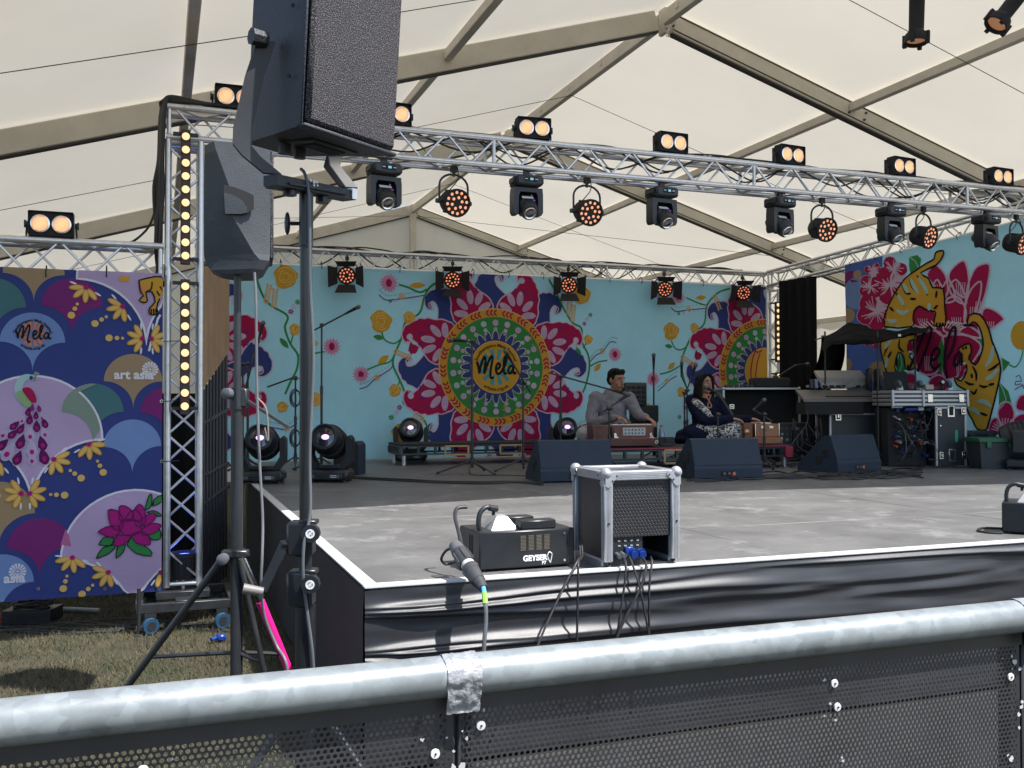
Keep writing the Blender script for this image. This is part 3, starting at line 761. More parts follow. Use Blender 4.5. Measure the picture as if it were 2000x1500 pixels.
for x, z in ((-h+.004,.33), (-h+.004,.14)):
    g = MB(); g.cyl((x-.008,.05,z), (x-.004,.05,z), .006, n=8); obj('screw', g, BLKM, spk)
# yoke
def flatbar(g, pts, wdir, wd, th):
    pts = [V(p) for p in pts]; k = len(pts); vs = []; wdir = V(wdir).normalized()
    for i, p in enumerate(pts):
        d = (pts[min(i+1,k-1)]-pts[max(i-1,0)]).normalized(); b = d.cross(wdir).normalized()
        for a_, c_ in ((-1,-1),(1,-1),(1,1),(-1,1)): vs.append(p + wdir*a_*wd/2 + b*c_*th/2)
    fs = [(i*4+j, i*4+(j+1) % 4, (i+1)*4+(j+1) % 4, (i+1)*4+j) for i in range(k-1) for j in range(4)] + [(3,2,1,0), tuple(range((k-1)*4, k*4))]
    g.add(vs, fs)
pole_xy = cw(-.603, 2.8, 0)
YKM = mat('yoke_black', (.020,.022,.026), .5, 0, .2, 6)
yk = thing('speaker_yoke', 'black steel yoke bracket cradling the big loudspeaker', 'bracket', cw(-.603, 2.8, 2.17))
pL = [ondepth(520,80,2.66), ondepth(497,150,2.655), ondepth(474,250,2.65), ondepth(473,284,2.65), ondepth(490,305,2.66), ondepth(532,340,2.68)]
g = MB(); flatbar(g, pL, cdir(1,.45), .050, .014); obj('yoke_arm', g, YKM, yk, world=True, ang=30)
pR = [ondepth(700,150,3.02), ondepth(655,300,3.02), ondepth(648,325,3.01), ondepth(682,368,2.98)]
g = MB(); flatbar(g, pR, cdir(1,.3), .05, .014); obj('yoke_arm', g, YKM, yk, world=True, ang=30)
g = MB(); flatbar(g, [ondepth(528,352,2.67), ondepth(682,383,2.99)], V((0,0,1)), .030, .05); obj('cross_bar', g, SPK, yk, world=True)
g = MB(); flatbar(g, [ondepth(674,379,2.965), ondepth(684,381,2.99)], V((0,0,1)), .033, .053); obj('bar_end_cap', g, ALU, yk, world=True)
g = MB(); flatbar(g, [ondepth(542,362,2.72), ondepth(656,382,2.95)], cdir(-.84,.54), .10, .006); obj('plate', g, SPK, yk, world=True)
for px, py, Y in ((566,374,2.75), (629,389,2.88)):
    p = ondepth(px, py, Y); g = MB(); g.cyl(p+V((0,0,.022)), p-V((0,0,.012)), .018, .020, n=8); obj('bolt_knob', g, BLK, yk, world=True)
p = ondepth(520,78,2.65); g = MB(); g.cyl(p, p-cdir(-.6,.8).cross(V((0,0,1)))*.0+cdir(-.75,-.65)*.045, .022, .024, n=8); obj('pivot_knob', g, SPK, yk, world=True)
g = MB()
for k, (dx, dz, sz) in enumerate(((-.014,.004,.010),(.0,.002,.012),(.012,.004,.009),(.0,-.008,.008),(.014,-.006,.007))):
    pp = ondepth(611,357,2.80) + wv*dx + V((0,0,dz)); g.cyl(pp, pp-cdir(-.84,.54)*.006, sz*.5, n=7)
obj('peeling_sticker', g, WHT, yk, world=True)['kind'] = 'stuff'
# the winch stand
wst = thing('speaker_stand', 'black wind-up speaker stand with crank handle under the big loudspeaker', 'stand', (pole_xy.x, pole_xy.y, 0))
PO = mat('black_powder_coat', (.012,.014,.017), .36, 0, .25, 8, dark=(.20,.2,.2), dscale=13, dth=.72)
g = MB(); g.cyl((0,0,.05), (0,0,.905), .029, n=20); obj('lower_tube', g, PO, wst)
g = MB(); g.cyl((0,0,.90), (0,0,1.99), .0178, n=18); obj('upper_tube', g, PO, wst)
g = MB(); g.cyl((0,0,1.955), (0,0,2.125), .0205, n=18); g.cyl((0,0,1.952),(0,0,1.958),.0215,n=18); obj('pole_sleeve', g, PO, wst)
Mc = RZ(-YAW)
g = MB(); g.cyl((-.02,0,2.02),(-.045,0,2.02),.006,n=8,M=Mc); g.ell((-.055,0,2.02),(.009,.012,.034),10,8,Mc); obj('wing_knob', g, PO, wst)
TRI = [(.026*math.cos(a+.25*math.sin(3*a)), .026*math.sin(a+.25*math.sin(3*a))) for a in [2*math.pi*k/18 for k in range(18)]]
for z, hh in ((1.10,.10), (.955,.105)):
    g = MB(); g.cbox((-.012,0,z), (.074,.07,hh), .008, Mc); g.cbox((.012,-.01,z+hh/2-.002),(.05,.05,.014),.003,Mc); c_ = obj('clamp_block', g, PO, wst)
    g = MB(); g.prism(TRI, 0, .022, T(.026,-.052,z+.02) @ RZ(0) @ RX(R(90)) @ RZ(.5)) if False else g.prism(TRI, 0, .024, Mc @ T(.026,-.036,z+.02) @ RX(R(90))); kb = obj('clamp_knob', g, BLKP, wst)
    g = MB(); g.lathe([(.013,.0242),(.013,.0255),(.0085,.0255),(.0085,.0242)], 18, Mc @ T(.026,-.036,z+.02) @ RX(R(90))); obj('knob_ring', g, WHT, kb)
    g = MB(); g.box((0,0,.0252), (.026,.004,.0016), Mc @ T(.026,-.036,z+.02) @ RX(R(90)) @ RZ(.9)); g.box((0,0,.0252), (.006,.006,.0018), Mc @ T(.026,-.036,z+.02) @ RX(R(90))); obj('knob_mark', g, WHT, kb)
g = MB(); flatbar(g, [Mc @ V((-.055,-.02,1.09)), Mc @ V((-.115,-.035,.955))], Mc @ V((0,1,0)), .012, .026); g.cyl(Mc @ V((-.03,-.02,1.085)), Mc @ V((-.06,-.02,1.085)), .012); obj('crank_arm', g, PO, wst)
g = MB(); g.cyl(Mc @ V((-.112,-.045,.952)), Mc @ V((-.165,-.06,.965)), .013, .015, n=12); obj('crank_handle', g, mat('worn_grey_grip', (.16,.15,.145), .5), wst)
g = MB(); g.cyl(Mc @ V((-.118,-.045,.945)), Mc @ V((-.112,-.06,.945)), .007, n=8); obj('crank_bolt', g, CHROME, wst)
for k in range(3):
    a = R(200+120*k); g = MB(); g.cyl((.04*math.cos(a),.04*math.sin(a),.62), (.55*math.cos(a),.55*math.sin(a),.02), .014, n=10); g.cyl((.55*math.cos(a),.55*math.sin(a),.0),(.55*math.cos(a),.55*math.sin(a),.04),.022,n=10); obj('leg', g, PO, wst)
    g = MB(); g.cyl((.02*math.cos(a),.02*math.sin(a),.25), (.32*math.cos(a),.32*math.sin(a),.28), .010, n=8); obj('leg_strut', g, PO, wst)
g = MB(); g.cbox((0,0,.62),(.10,.10,.05),.01); obj('leg_hub', g, PO, wst)
# cable down the pole
pts = [ondepth(588,330,2.80), ondepth(597,345,2.77), ondepth(604,400,2.765), ondepth(606,560,2.77), ondepth(612,700,2.77), ondepth(605,880,2.765), ondepth(606,1000,2.75), ondepth(594,1060,2.735), ondepth(592,1120,2.735), ondepth(598,1180,2.75), ondepth(612,1300,2.755), ondepth(610,1430,2.77)]
g = MB(); g.tube(crom(pts, 6), .0048, 8); tag(obj('speaker_cable', g, mat('grey_cable', (.10,.11,.12), .4)), 'dark cable strapped down the pole of the big loudspeaker', 'cable')

# ================================================================ second loudspeaker on tripod
C2 = cw(-1.263, 4.4, 0); M2 = Matrix.Translation(C2) @ RZ(-YAW)
sp2 = thing('loudspeaker', 'scuffed moulded grey plastic loudspeaker seen from its side on a tripod', 'speaker', (C2.x, C2.y, 2.10), -YAW+.27)
def z2(py): return 1.5-(py-784)*4.4/1870-2.10
def x2(px): return (px-463)*4.4/1870
GP = mat('scuffed_grey_plastic', (.034,.040,.048), .5, 0, .25, 5, bump=.15, bscale=150, dark=(.085,.092,.10), dscale=7, dth=.60)
zt, zb = z2(289), z2(512)
def plan(rx, s=1.0): return [(.130*s,-.10), (.138*s,.02), (.130*s,.16), (-.02,.20), (-.155*s,.10), (-.158*s,-.04), (rx,-.135)]
rows = []
for k, (z, rx, s) in enumerate(((zt, -.115, 1.0), (zt-.04, -.105, 1.01), (z2(372), -.05, 1.02), (z2(430), -.035, 1.02), (z2(500), .06, 1.01), (zb, .085, .98), (z2(530), .06, .80), (z2(538), .04, .55))): rows.append([(x+.012, y+.03, z) for x, y in plan(rx, s)])
g = MB(); n7 = 7; vs = [p for r in rows for p in r]
g.add(vs, [(i*n7+j, i*n7+(j+1) % n7, (i+1)*n7+(j+1) % n7, (i+1)*n7+j) for i in range(len(rows)-1) for j in range(n7)] + [tuple(range(n7-1,-1,-1)), tuple(range((len(rows)-1)*n7, len(rows)*n7))])
obj('cabinet', g, GP, sp2, ang=12)
g = MB(); g.cbox((.150,.07,(zt+zb)/2), (.018,.26,(zt-zb)-.02), .006); obj('grille', g, GRL, sp2)
HQ = [(438,372),(458,376),(480,383),(493,390),(493,414),(482,424),(470,428),(438,428)]
g = MB(); g.prism([(x2(a), z2(b)) for a, b in HQ], .100, .112, RX(R(90))); hr_ = obj('handle_recess', g, BLKM, sp2)
HQ2 = [(438,388),(455,391),(472,401),(481,414),(480,424),(468,427),(440,428)]
g = MB(); g.prism([(x2(a), z2(b)) for a, b in HQ2], .100, .118, RX(R(90))); obj('handle_lip', g, GP, hr_)
ts = thing('tripod_stand', 'dark steel tripod stand under the grey plastic loudspeaker with pink taped leg', 'stand', (C2.x, C2.y, 0), -YAW)
PG = mat('worn_dark_steel_tube', (.028,.032,.037), .34, .2, .25, 8, dark=(.16,.165,.17), dscale=16, dth=.66)
zz = lambda py: 1.5-(py-784)*4.4/1870
g = MB(); g.cyl((0,0,zz(790)), (0,0,zz(520)), .0165, n=16); obj('upper_tube', g, PG, ts)
g = MB(); g.cyl((0,0,.22), (0,0,zz(770)), .0275, n=18); obj('lower_tube', g, PG, ts)
g = MB(); g.cyl((0,0,zz(800)), (0,0,zz(758)), .034, n=18); g.cbox((.035,-.0,zz(778)),(.03,.05,.085),.005); obj('collar', g, PG, ts)
g = MB(); g.lathe([(.026,0),(.026,.03),(.012,.036)], 14, T(-.025,-.03,zz(770)) @ RX(R(90)) @ RY(R(-25))); obj('collar_knob', g, mat('grey_knob', (.09,.095,.105), .4), ts)
g = MB(); g.cyl((0,0,zz(1100)), (0,0,zz(1072)), .036, n=18); g.cbox((.0,-.02,zz(1080)),(.12,.05,.035),.006); obj('leg_hub', g, PG, ts)
g = MB(); g.lathe([(.026,0),(.026,.03),(.012,.036)], 14, T(-.045,-.045,zz(1088)) @ RX(R(90))); obj('hub_knob', g, mat('grey_knob', (.09,.095,.105), .4), ts)
def loc2(p): return M2.inverted() @ V(p)
ft = [onz(205,1400,0.02), onz(598,1388,0.02), onz(540,1420,0.02)]
for k, f_ in enumerate(ft):
    f_ = loc2(f_); h0 = V(((-.05,.03,.02)[k], -.03, zz(1085)))
    g = MB(); g.cyl(h0, f_, .0165 if k < 2 else .013, n=12); lg = obj('leg', g, PG if k < 2 else BLK, ts)
    g = MB(); g.cyl(f_-V((0,0,.02)), f_+V((0,0,.03)), .024, n=10); obj('rubber_foot', g, RUB, lg)
    g = MB(); g.cyl(V((0,0,.35)), h0.lerp(f_, .62), .010, n=8); obj('leg_strut', g, BLK, ts)
    if k == 1:
        g = MB(); g.cyl(h0.lerp(f_,.28)-V((0,.0,0)), h0.lerp(f_,.74), .021, .018, n=12); obj('pink_wrap', g, mat('hot_pink_tape', (.85,.015,.25), .45, 0, .05), ts)['label'] = 'bright pink tape wrapped around the leg'
    if k == 1:
        g = MB(); g.cyl(h0, h0.lerp(f_,.2), .018, n=12); obj('leg_sleeve', g, CHROME, ts)
g = MB(); flatbar(g, [(.04,.0,zz(782)), (.24,-.02,zz(835))], (0,1,0), .03, .012); obj('stay_bar', g, PG, ts)
pts = [ondepth(497,532,4.3), ondepth(500,600,4.3), ondepth(502,760,4.3), ondepth(507,900,4.28), ondepth(513,1010,4.25), ondepth(512,1085,4.2), ondepth(510,1140,4.2), ondepth(516,1200,4.25), ondepth(540,1260,4.25), ondepth(560,1300,4.2), ondepth(566,1400,4.2)]
g = MB(); g.tube(crom(pts, 6), .0062, 8); tag(obj('hanging_cable', g, mat('pale_grey_cable', (.13,.135,.145), .45)), 'pale grey cable hanging straight down from the moulded loudspeaker', 'cable')
g = MB(); g.tube(crom([ondepth(503,778,4.27), ondepth(520,800,4.25), ondepth(524,860,4.25), ondepth(517,835,4.25)], 6), .004, 6); tag(obj('tie_cord', g, mat('beige_cord', (.2,.17,.14), .8)), 'short frayed beige cord knotted round the hanging cable', 'cord')

# ================================================================ flight case with fan at the stage edge
fc = thing('flight_case', 'silver-edged black flight case with honeycomb mat front at the stage edge', 'flight case', (1.065, .025, HS+.002), R(-2))
FW, FD, FH = .36, .37, .425
PANB = mat('black_laminate', (.022,.022,.024), .38, 0, .2, 14, bump=.12, bscale=300)
for nm, c, sz in (('side_panel', (.012,FD/2,FH/2), (.010,FD-.03,FH-.03)), ('side_panel', (FW-.012,FD/2,FH/2), (.010,FD-.03,FH-.03)), ('top_panel', (FW/2,FD/2,FH-.010), (FW-.03,FD-.03,.010)), ('back_panel', (FW/2,FD-.012,FH/2), (FW-.03,.010,FH-.03)), ('floor_panel', (FW/2,FD/2,.010), (FW-.03,FD-.03,.010))):
    g = MB(); g.box(c, sz); obj(nm, g, PANB, fc)
def edge(a, b, th=.042):
    a, b = V(a), V(b); c = (a+b)/2; sz = [abs(b[i]-a[i]) if abs(b[i]-a[i]) > .01 else th for i in range(3)]
    g = MB(); g.cbox(c, sz, .004)
    ax = max(range(3), key=lambda i: sz[i])                       # grooves along the extrusion
    for o_ in (-.007, .0, .007):
        for nrm_ in range(3):
            if nrm_ == ax: continue
            ot = 3-ax-nrm_; c2 = V(c); c2[ot] += o_; s2 = [0,0,0]; s2[ax] = sz[ax]; s2[ot] = .002; s2[nrm_] = th+.003; g.box(c2, s2)
    obj('edge_extrusion', g, ALUM, fc)
e0, e1 = .014, -.014
for x in (e0, FW+e1):
    for y in (e0, FD+e1): edge((x,y,.03), (x,y,FH-.03))
for z in (e0, FH+e1):
    for y in (e0, FD+e1):
        if z == e0 and y == e0: continue
        edge((.03,y,z), (FW-.03,y,z))
    for x in (e0, FW+e1): edge((x,.03,z), (x,FD-.03,z))
for x in (0.010, FW-.010):
    for y in (.010, FD-.010):
        sx = 1 if x < .1 else -1; sy = 1 if y < .1 else -1
        g = MB(); g.ell((x-sx*.004, y-sy*.004, FH-.004), .027, 14, 10); cb = obj('ball_corner', g, ALUM, fc)
        for axis in range(2):
            pts_ = [(0,0),(.062,.0),(.068,-.012),(.055,-.026),(.042,-.034),(.03,-.055),(.016,-.066),(.0,-.06)]
            Mx = T(x-sx*.012, y-sy*.0135, FH-.004) @ (RX(R(90)) if axis == 0 else RZ(R(90)) @ RX(R(90)))
            pp = [(a*(sx if axis == 0 else sy), b) for a, b in pts_]
            hgt = (.0135*0, .0)
            off = (0 if axis == 0 else 0)
            Mx = (T(x-sx*.014, y-sy*.0205, FH-.0) if axis == 0 else T(x-sx*.0205, y-sy*.014, FH-.0) @ RZ(R(90))) @ RX(R(90))
            g = MB(); g.prism(pp, -.0025, .0025, Mx); br = obj('corner_bracket', g, ALUM, fc)
            for a, b in ((.055,-.014), (.034,-.036)):
                g = MB(); g.cyl((a*(sx if axis == 0 else sy), b, -.0045), (a*(sx if axis == 0 else sy), b, .0045), .0042, n=8, M=Mx); obj('rivet', g, BLKM, br)
for z, x in ((.20,.012), (.20, FW-.012)):
    g = MB(); g.cyl((x,-.012,z), (x,.0,z), .005, n=8); obj('screw', g, BLKM, fc)
g = MB(); g.box((FW/2,.016,FH*.62-.0), (FW-.056,.010,.255)); hm = obj('front_mat', g, mat('black_rubber', (.028,.028,.030), .5), fc)
g = MB(); pz = .0165
for r in range(17):
    for c in range(18):
        x = .036+c*pz+(pz/2 if r % 2 else 0); z = FH*.62-.122+r*pz*.87
        if x > FW-.036: continue
        g.lathe([(.0082,0),(.0062,.003),(.0030,.0034),(.002,.0018),(0,.0018)], 6, T(x, .0115, z) @ RX(R(90)))
o = obj('hexagon_studs', g, mat('black_rubber', (.028,.028,.030), .5), fc, ang=20); o['kind'] = 'stuff'
g = MB(); g.box((.11,.10,.075), (.16,.16,.13)); mu = obj('machine_body', g, BLKP, fc)
for k in range(8):
    g = MB(); g.box((.075+.03*(k % 4), .0185, .118-.022*(k//4)), (.012,.003,.006)); obj('switch', g, mat('grey_print', (.3,.3,.3), .5), mu)
for x, z in ((.062,.06), (.085,.062)):
    g = MB(); g.cyl((x,.02,z), (x,-.018,z-.006), .011, n=10); obj('plug', g, mat('grey_knob', (.09,.095,.105), .4), fc)
BLU = mat('blue_plug', (.008,.038,.22), .35, 0, .1)
for x, z in ((.135,.066), (.175,.064)):
    g = MB(); g.cyl((x,.025,z), (x,-.02,z-.008), .0165, n=14); g.cyl((x,.0,z), (x,-.006,z-.002), .021, n=14); obj('blue_plug', g, BLU, fc)
g = MB(); g.cbox((.12,.01,.072), (.04,.02,.04), .004); obj('blue_socket', g, BLU, fc)

# ================================================================ fog machines
FOGM = mat('dusty_black_paint', (.013,.015,.018), .4, 0, .3, 6, dark=(.085,.085,.09), dscale=6, dth=.63, spec=.5)
def text_mesh(s, size=1, bold=0, align='CENTER'):
    cu = bpy.data.curves.new('t', 'FONT'); cu.body = s; cu.size = size; cu.align_x = align; cu.offset = bold; cu.resolution_u = 3; cu.fill_mode = 'FRONT'
    o = bpy.data.objects.new('t', cu); COL.objects.link(o); bpy.context.view_layer.update()
    me = o.evaluated_get(bpy.context.evaluated_depsgraph_get()).to_mesh()
    vs = [tuple(v.co) for v in me.vertices]; fs = [tuple(p.vertices) for p in me.polygons]
    o.evaluated_get(bpy.context.evaluated_depsgraph_get()).to_mesh_clear(); bpy.data.objects.remove(o); bpy.data.curves.remove(cu)
    return vs, fs
GTXT = text_mesh('GEYSER', .034, .0016); P7T = text_mesh('P7', .02, .0008)
def make_fogger(label, loc, rz, connector=True):
    t = thing('fog_machine', label, 'fog machine', loc, rz, 'fog machines at the stage edge')
    W, D, H = .455, .28, .165
    g = MB(); g.cbox((W/2, D/2, H/2+.008), (W, D, H), .006); obj('housing', g, FOGM, t)
    for x in (.03, W-.03):
        for y in (.03, D-.03):
            g = MB(); g.cyl((x,y,0), (x,y,.012), .014, n=10); obj('foot', g, RUB, t)
    g = MB(); g.box((W-.035,-.001,H/2), (.002,.003,H-.01)); obj('panel_seam', g, BLKM, t)
    for k in range(4):
        for r in range(11):
            g = MB(); g.box((.205+.038*k, -.0006, .085+.0062*r), (.026,.003,.0028)); obj('vent_slot', g, mat('vent_dark', (.12,.10,.07), .8), t)
    g = MB(); vs, fs = GTXT; g.add([(x, -.0016, y) for x, y, z in vs], fs, T(.262,0,.037)); vs, fs = P7T; g.add([(x, -.0016, y) for x, y, z in vs], fs, T(.305,0,.018))
    g.tube(crom([(.335,-.0016,.022),(.322,-.0016,.05),(.33,-.0016,.07),(.343,-.0016,.06),(.338,-.0016,.03),(.335,-.0016,.022)], 4), .0022, 4)
    o = obj('lettering', g, WHT, t, smooth=False); o['kind'] = 'stuff'
    for x, z in ((W-.05,.15), (W-.05,.03)):
        g = MB(); g.cyl((x,-.004,z), (x,.0,z), .006, n=10); obj('screw', g, CHROME, t)
    # nozzle hood, handle brackets
    g = MB(); rows_ = [((.075,.05),(.20,.05),(.20,.20),(.075,.20), .173), ((.11,.085),(.165,.085),(.165,.165),(.11,.165), .225), ((.12,.10),(.155,.10),(.155,.15),(.12,.15), .233)]
    vs = [(p[0], p[1], r[4]) for r in rows_ for p in r[:4]]
    g.add(vs, [(i*4+j, i*4+(j+1) % 4, (i+1)*4+(j+1) % 4, (i+1)*4+j) for i in range(2) for j in range(4)] + [(8,9,10,11)]); obj('nozzle_hood', g, mat('bare_bright_metal', (.36,.365,.37), .4, .4, .06, 10), t)
    for x0, x1, y, hh in ((.20,.37,.05,.04), (.17,.32,.19,.042)):
        g = MB(); g.cbox(((x0+x1)/2, y, H+.008+hh/2), (x1-x0, .075, hh), .005); obj('bracket_box', g, FOGM, t)
    g = MB(); g.tube(crom([(.03,.07,.16),(.02,.07,.20),(.03,.075,.25),(.06,.08,.272),(.09,.085,.268)], 6), .011, 10); g.cyl((.075,.083,.27),(.115,.09,.262),.015,n=10); g.cyl((.10,.09,.262),(.098,.092,.235),.008,n=8); obj('handle_hose', g, BLKP, t)
    g = MB(); g.box((-.001,.10,.09), (.003,.006,.12)); g.box((-.001,.13,.09), (.003,.004,.12)); obj('side_slot', g, BLKM, t)
    return t
gl = onz(935,1118,HS); fg = make_fogger('black fog machine with bright metal nozzle hood beside the flight case', (gl.x, gl.y-.01, HS+.001), R(1))
g2 = onz(1957,1042,HS)
f2 = copy_tree(fg, 'black fog machine standing alone on the bare stage edge', (g2.x, g2.y, HS+.001), R(-50))
# cable, connector
CON = mat('connector_black', (.05,.053,.058), .38, 0, .2, 12)
cn = thing('power_connector', 'fat grey and black cable connector hanging over the stage edge beside fog machine', 'connector', onz(905,1100,HS))
a, b = ondepth(893,1072,4.02), ondepth(943,1148,3.78); d = (b-a)
def seg(nm, t0, t1, r0, r1, m_):
    g = MB(); g.cyl(a+d*t0, a+d*t1, r0, r1, n=16); return obj(nm, g, m_, cn, world=True)
seg('cap_ring', -.10,.10,.026,.034, mat('grey_knob', (.09,.095,.105), .4)); s1 = seg('socket_body', .10,.42,.033,.036, CON); seg('grey_collar', .42,.52,.030,.030, mat('pale_band', (.5,.5,.5), .5)); seg('black_collar',.52,.62,.037,.034,CON); seg('plug_body', .62,.85,.033,.029, CON); seg('cable_gland', .85,1.02,.027,.018, CON)
for k in range(6):
    q = k*math.pi/3; o_ = d.normalized().orthogonal().normalized(); p_ = Matrix.Rotation(q, 3, d.normalized()) @ o_
    g = MB(); g.cyl(a+d*.14+p_*.034, a+d*.40+p_*.037, .004, n=6); obj('grip_rib', g, CON, s1, world=True)
g = MB(); g.tube(crom([a+d*-.05, ondepth(872,1075,4.05), ondepth(862,1092,4.08), ondepth(872,1102,4.10), ondepth(890,1098,4.1), ondepth(900,1105,4.05)], 6), .006, 8); tag(obj('cable_loop', g, RUB), 'thin black cable loop beside the fog machine connector', 'cable')
g = MB(); g.tube(crom([ondepth(903,1075,4.05), ondepth(896,1040,4.10), ondepth(889,1010,4.15), ondepth(893,993,4.2), ondepth(912,990,4.22)], 6), .0085, 8); tag(obj('power_lead', g, RUB), 'thick black lead arching over the fog machine hood', 'cable')
pts = [b, ondepth(948,1180,3.72), ondepth(949,1215,3.70), ondepth(945,1270,3.68), ondepth(943,1400,3.68)]
g = MB(); g.tube(crom(pts, 6), .0085, 8); dc = tag(obj('dangling_cable', g, mat('grey_cable', (.10,.11,.12), .4)), 'dark cable with bright green tape dangling from the connector', 'cable')
g = MB(); g.tube([b+V((0,-.002,.004)), ondepth(946,1160,3.755)], .0105, 8); o = obj('blue_tape', g, mat('light_blue_tape', (.08,.35,.65), .5), dc)
g = MB(); g.tube([ondepth(946,1158,3.755), ondepth(948,1180,3.72)], .0105, 8); o = obj('green_tape', g, mat('neon_green_tape', (.22,.75,.06), .5), dc)
def cab(name, label, pts, r, m_=RUB, n=8, k=6, group=None):
    g = MB(); g.tube(crom(pts, k), r, n); return tag(obj(name, g, m_), label, 'cable', group)
X = lambda px, py, y: ony(px, py, y)
cab('hanging_lead', 'thin black lead slanting down the skirt from the fog machine', [X(1132,1060,.13), X(1133,1088,.06), X(1128,1096,-.05), X(1095,1160,-.10), X(1050,1262,-.16), X(1035,1330,-.2)], .0050)
cab('hanging_lead', 'thin black lead falling straight down the skirt beside fog machine', [X(1135,1050,.14), X(1137,1085,.06), X(1130,1098,-.05), X(1129,1130,-.075), X(1127,1250,-.08), X(1127,1330,-.08)], .0050)
cab('hanging_lead', 'thin black lead from the first grey plug of the flight case', [X(1217,1090,-.0), X(1222,1100,-.05), X(1220,1140,-.075), X(1205,1245,-.08), X(1200,1330,-.08)], .0050)
cab('hanging_lead', 'thin black lead from the second grey plug of the flight case', [X(1229,1088,-.0), X(1238,1110,-.05), X(1252,1160,-.085), X(1268,1250,-.09), X(1270,1330,-.09)], .0050)
cab('hanging_lead', 'black lead crossing from the red-tipped blue plug of the flight case', [X(1255,1090,-.0), X(1262,1105,-.05), X(1250,1150,-.08), X(1205,1245,-.10), X(1190,1330,-.1)], .0058)
cab('hanging_lead', 'black lead dropping from the outer blue plug of the flight case', [X(1271,1088,-.0), X(1273,1100,-.05), X(1268,1150,-.075), X(1268,1250,-.08), X(1268,1330,-.08)], .0050)
cab('floor_lead', 'short black lead looping on the stage by the lone fog machine', [onz(1958,1032,HS+.006), onz(1920,1031,HS+.006), onz(1910,1036,HS+.006), onz(1930,1040,HS+.006), onz(1958,1041,HS+.006)], .006)

# ================================================================ tower base and things on the grass
db = thing('tower_dolly', 'black wheeled steel base under the strip-lamp tower', 'base', (TWX, FTY, 0))
for y in (-.28, .28):
    g = MB(); g.cbox((0.02,y,.165), (.62,.05,.06), .004); obj('beam', g, BLK, db)
for x in (-.27, .31):
    g = MB(); g.cbox((x,0,.165), (.05,.52,.056), .004); obj('beam', g, BLK, db)
g = MB(); g.cbox((0,0,.215), (.34,.34,.05), .004); g.cbox((0,0,.19),(.1,.6,.03),.004); obj('plate', g, BLK, db)
for x in (-.27,.31):
    g = MB(); g.cyl((x,-.30,.0),(x,-.30,.30),.012); g.cbox((x,-.30,.005),(.06,.06,.01),.002); obj('screw_jack', g, BLK, db)
BLW = mat('blue_tyre', (.012,.05,.10), .5)
for x in (-.20, .24):
    for y in (-.28, .28):
        g = MB(); g.lathe([(.018,-.016),(.05,-.016),(.055,-.008),(.055,.008),(.05,.016),(.018,.016)], 18, T(x, y-.03, .056) @ RX(R(90)) @ RY(R(25))); wh = obj('wheel', g, BLW, db)
        g = MB(); g.lathe([(.0,-.018),(.03,-.018),(.03,.018),(0,.018)], 14, T(x, y-.03, .056) @ RX(R(90)) @ RY(R(25))); obj('hub', g, PG, wh)
        g = MB(); g.prism([(-.03,.05),(.03,.05),(.036,.135),(-.036,.135)], -.022, .022, T(x, y-.012, 0) @ RX(R(90))); obj('castor_fork', g, PG, db)
up = thing('uplight', 'black round uplight standing inside the foot of the strip-lamp tower', 'stage light', (TWX+.01, FTY-.02, .242))
g = MB(); g.lathe([(.085,.06),(.09,.08),(.092,.20),(.098,.205),(.098,.235),(.08,.235),(.078,.215),(0,.21)], 22); obj('can', g, BLKM, up)
for k in range(12):
    q = math.pi*2*k/12; g = MB(); g.box((.094,0,.14), (.012,.006,.11), RZ(q)); obj('cooling_fin', g, BLKM, up)
g = MB(); g.lathe([(.076,.214),(.03,.222),(0,.223)], 18); obj('blue_lens', g, mat('blue_lamp', (.1,.2,.9), .3, 0, .05, emit=(.06,.14,1), estr=4.0), up)
_l = bpy.data.lights.new('uplight_beam', 'SPOT'); _l.energy = 20; _l.color = (.08,.2,1); _l.spot_size = R(46); _l.spot_blend = .8; _l.shadow_soft_size = .06
_o = bpy.data.objects.new('uplight_beam', _l); COL.objects.link(_o); _o.parent = up; _o.location = (0,0,.24); _o.rotation_euler = (R(180),0,0)
for k in range(3):
    q = math.pi*2*k/3+.4; g = MB(); g.cyl((.06*math.cos(q),.06*math.sin(q),.0),(.06*math.cos(q),.06*math.sin(q),.065),.012,n=8); obj('foot', g, CHROME, up)
bx = onz(62,1216,0)
t = thing('cable_box', 'low black distribution box heaped with coiled cable on the grass', 'box', (bx.x, bx.y, 0), R(-12))
g = MB(); g.prism([(-.16,-.09),(.15,-.10),(.17,.10),(-.15,.10)], .012, .10); obj('body', g, BLKP, t)
for k in range(4):
    g = MB(); g.box((.02,-.102,.03+.016*k), (.26,.006,.006)); obj('rib', g, BLKM, t)
rr = random.Random(5)
for k in range(4):
    pts = [(.11*math.cos(a)+rr.gauss(0,.012), .065*math.sin(a)+rr.gauss(0,.008), .11+.012*k+rr.gauss(0,.004)) for a in [i*math.pi/6 for i in range(12)]]
    g = MB(); g.tube(crom(pts, 4, True), .008, 6, True); obj('cable_coil', g, RUB, t)
g = MB(); g.tube(crom([(-.17,-.06,.02),(-.18,-.06,.06),(-.16,-.05,.09),(-.13,-.05,.08)], 5), .007, 6); g.tube(crom([(-.15,-.07,.1),(-.16,-.07,.06),(-.19,-.07,.05)], 5), .006, 6); obj('red_clip', g, mat('red_plastic', (.45,.06,.03), .5), t)
p0, p1 = onz(120,1190,.02), onz(195,1193,.02)
g = MB(); g.cyl(p0, p1, .019, n=12); tag(obj('metal_pipe', g, mat('dull_grey_pipe', (.25,.26,.25), .5, .2)), 'short grey pipe lying on the grass behind the cable box', 'pipe')
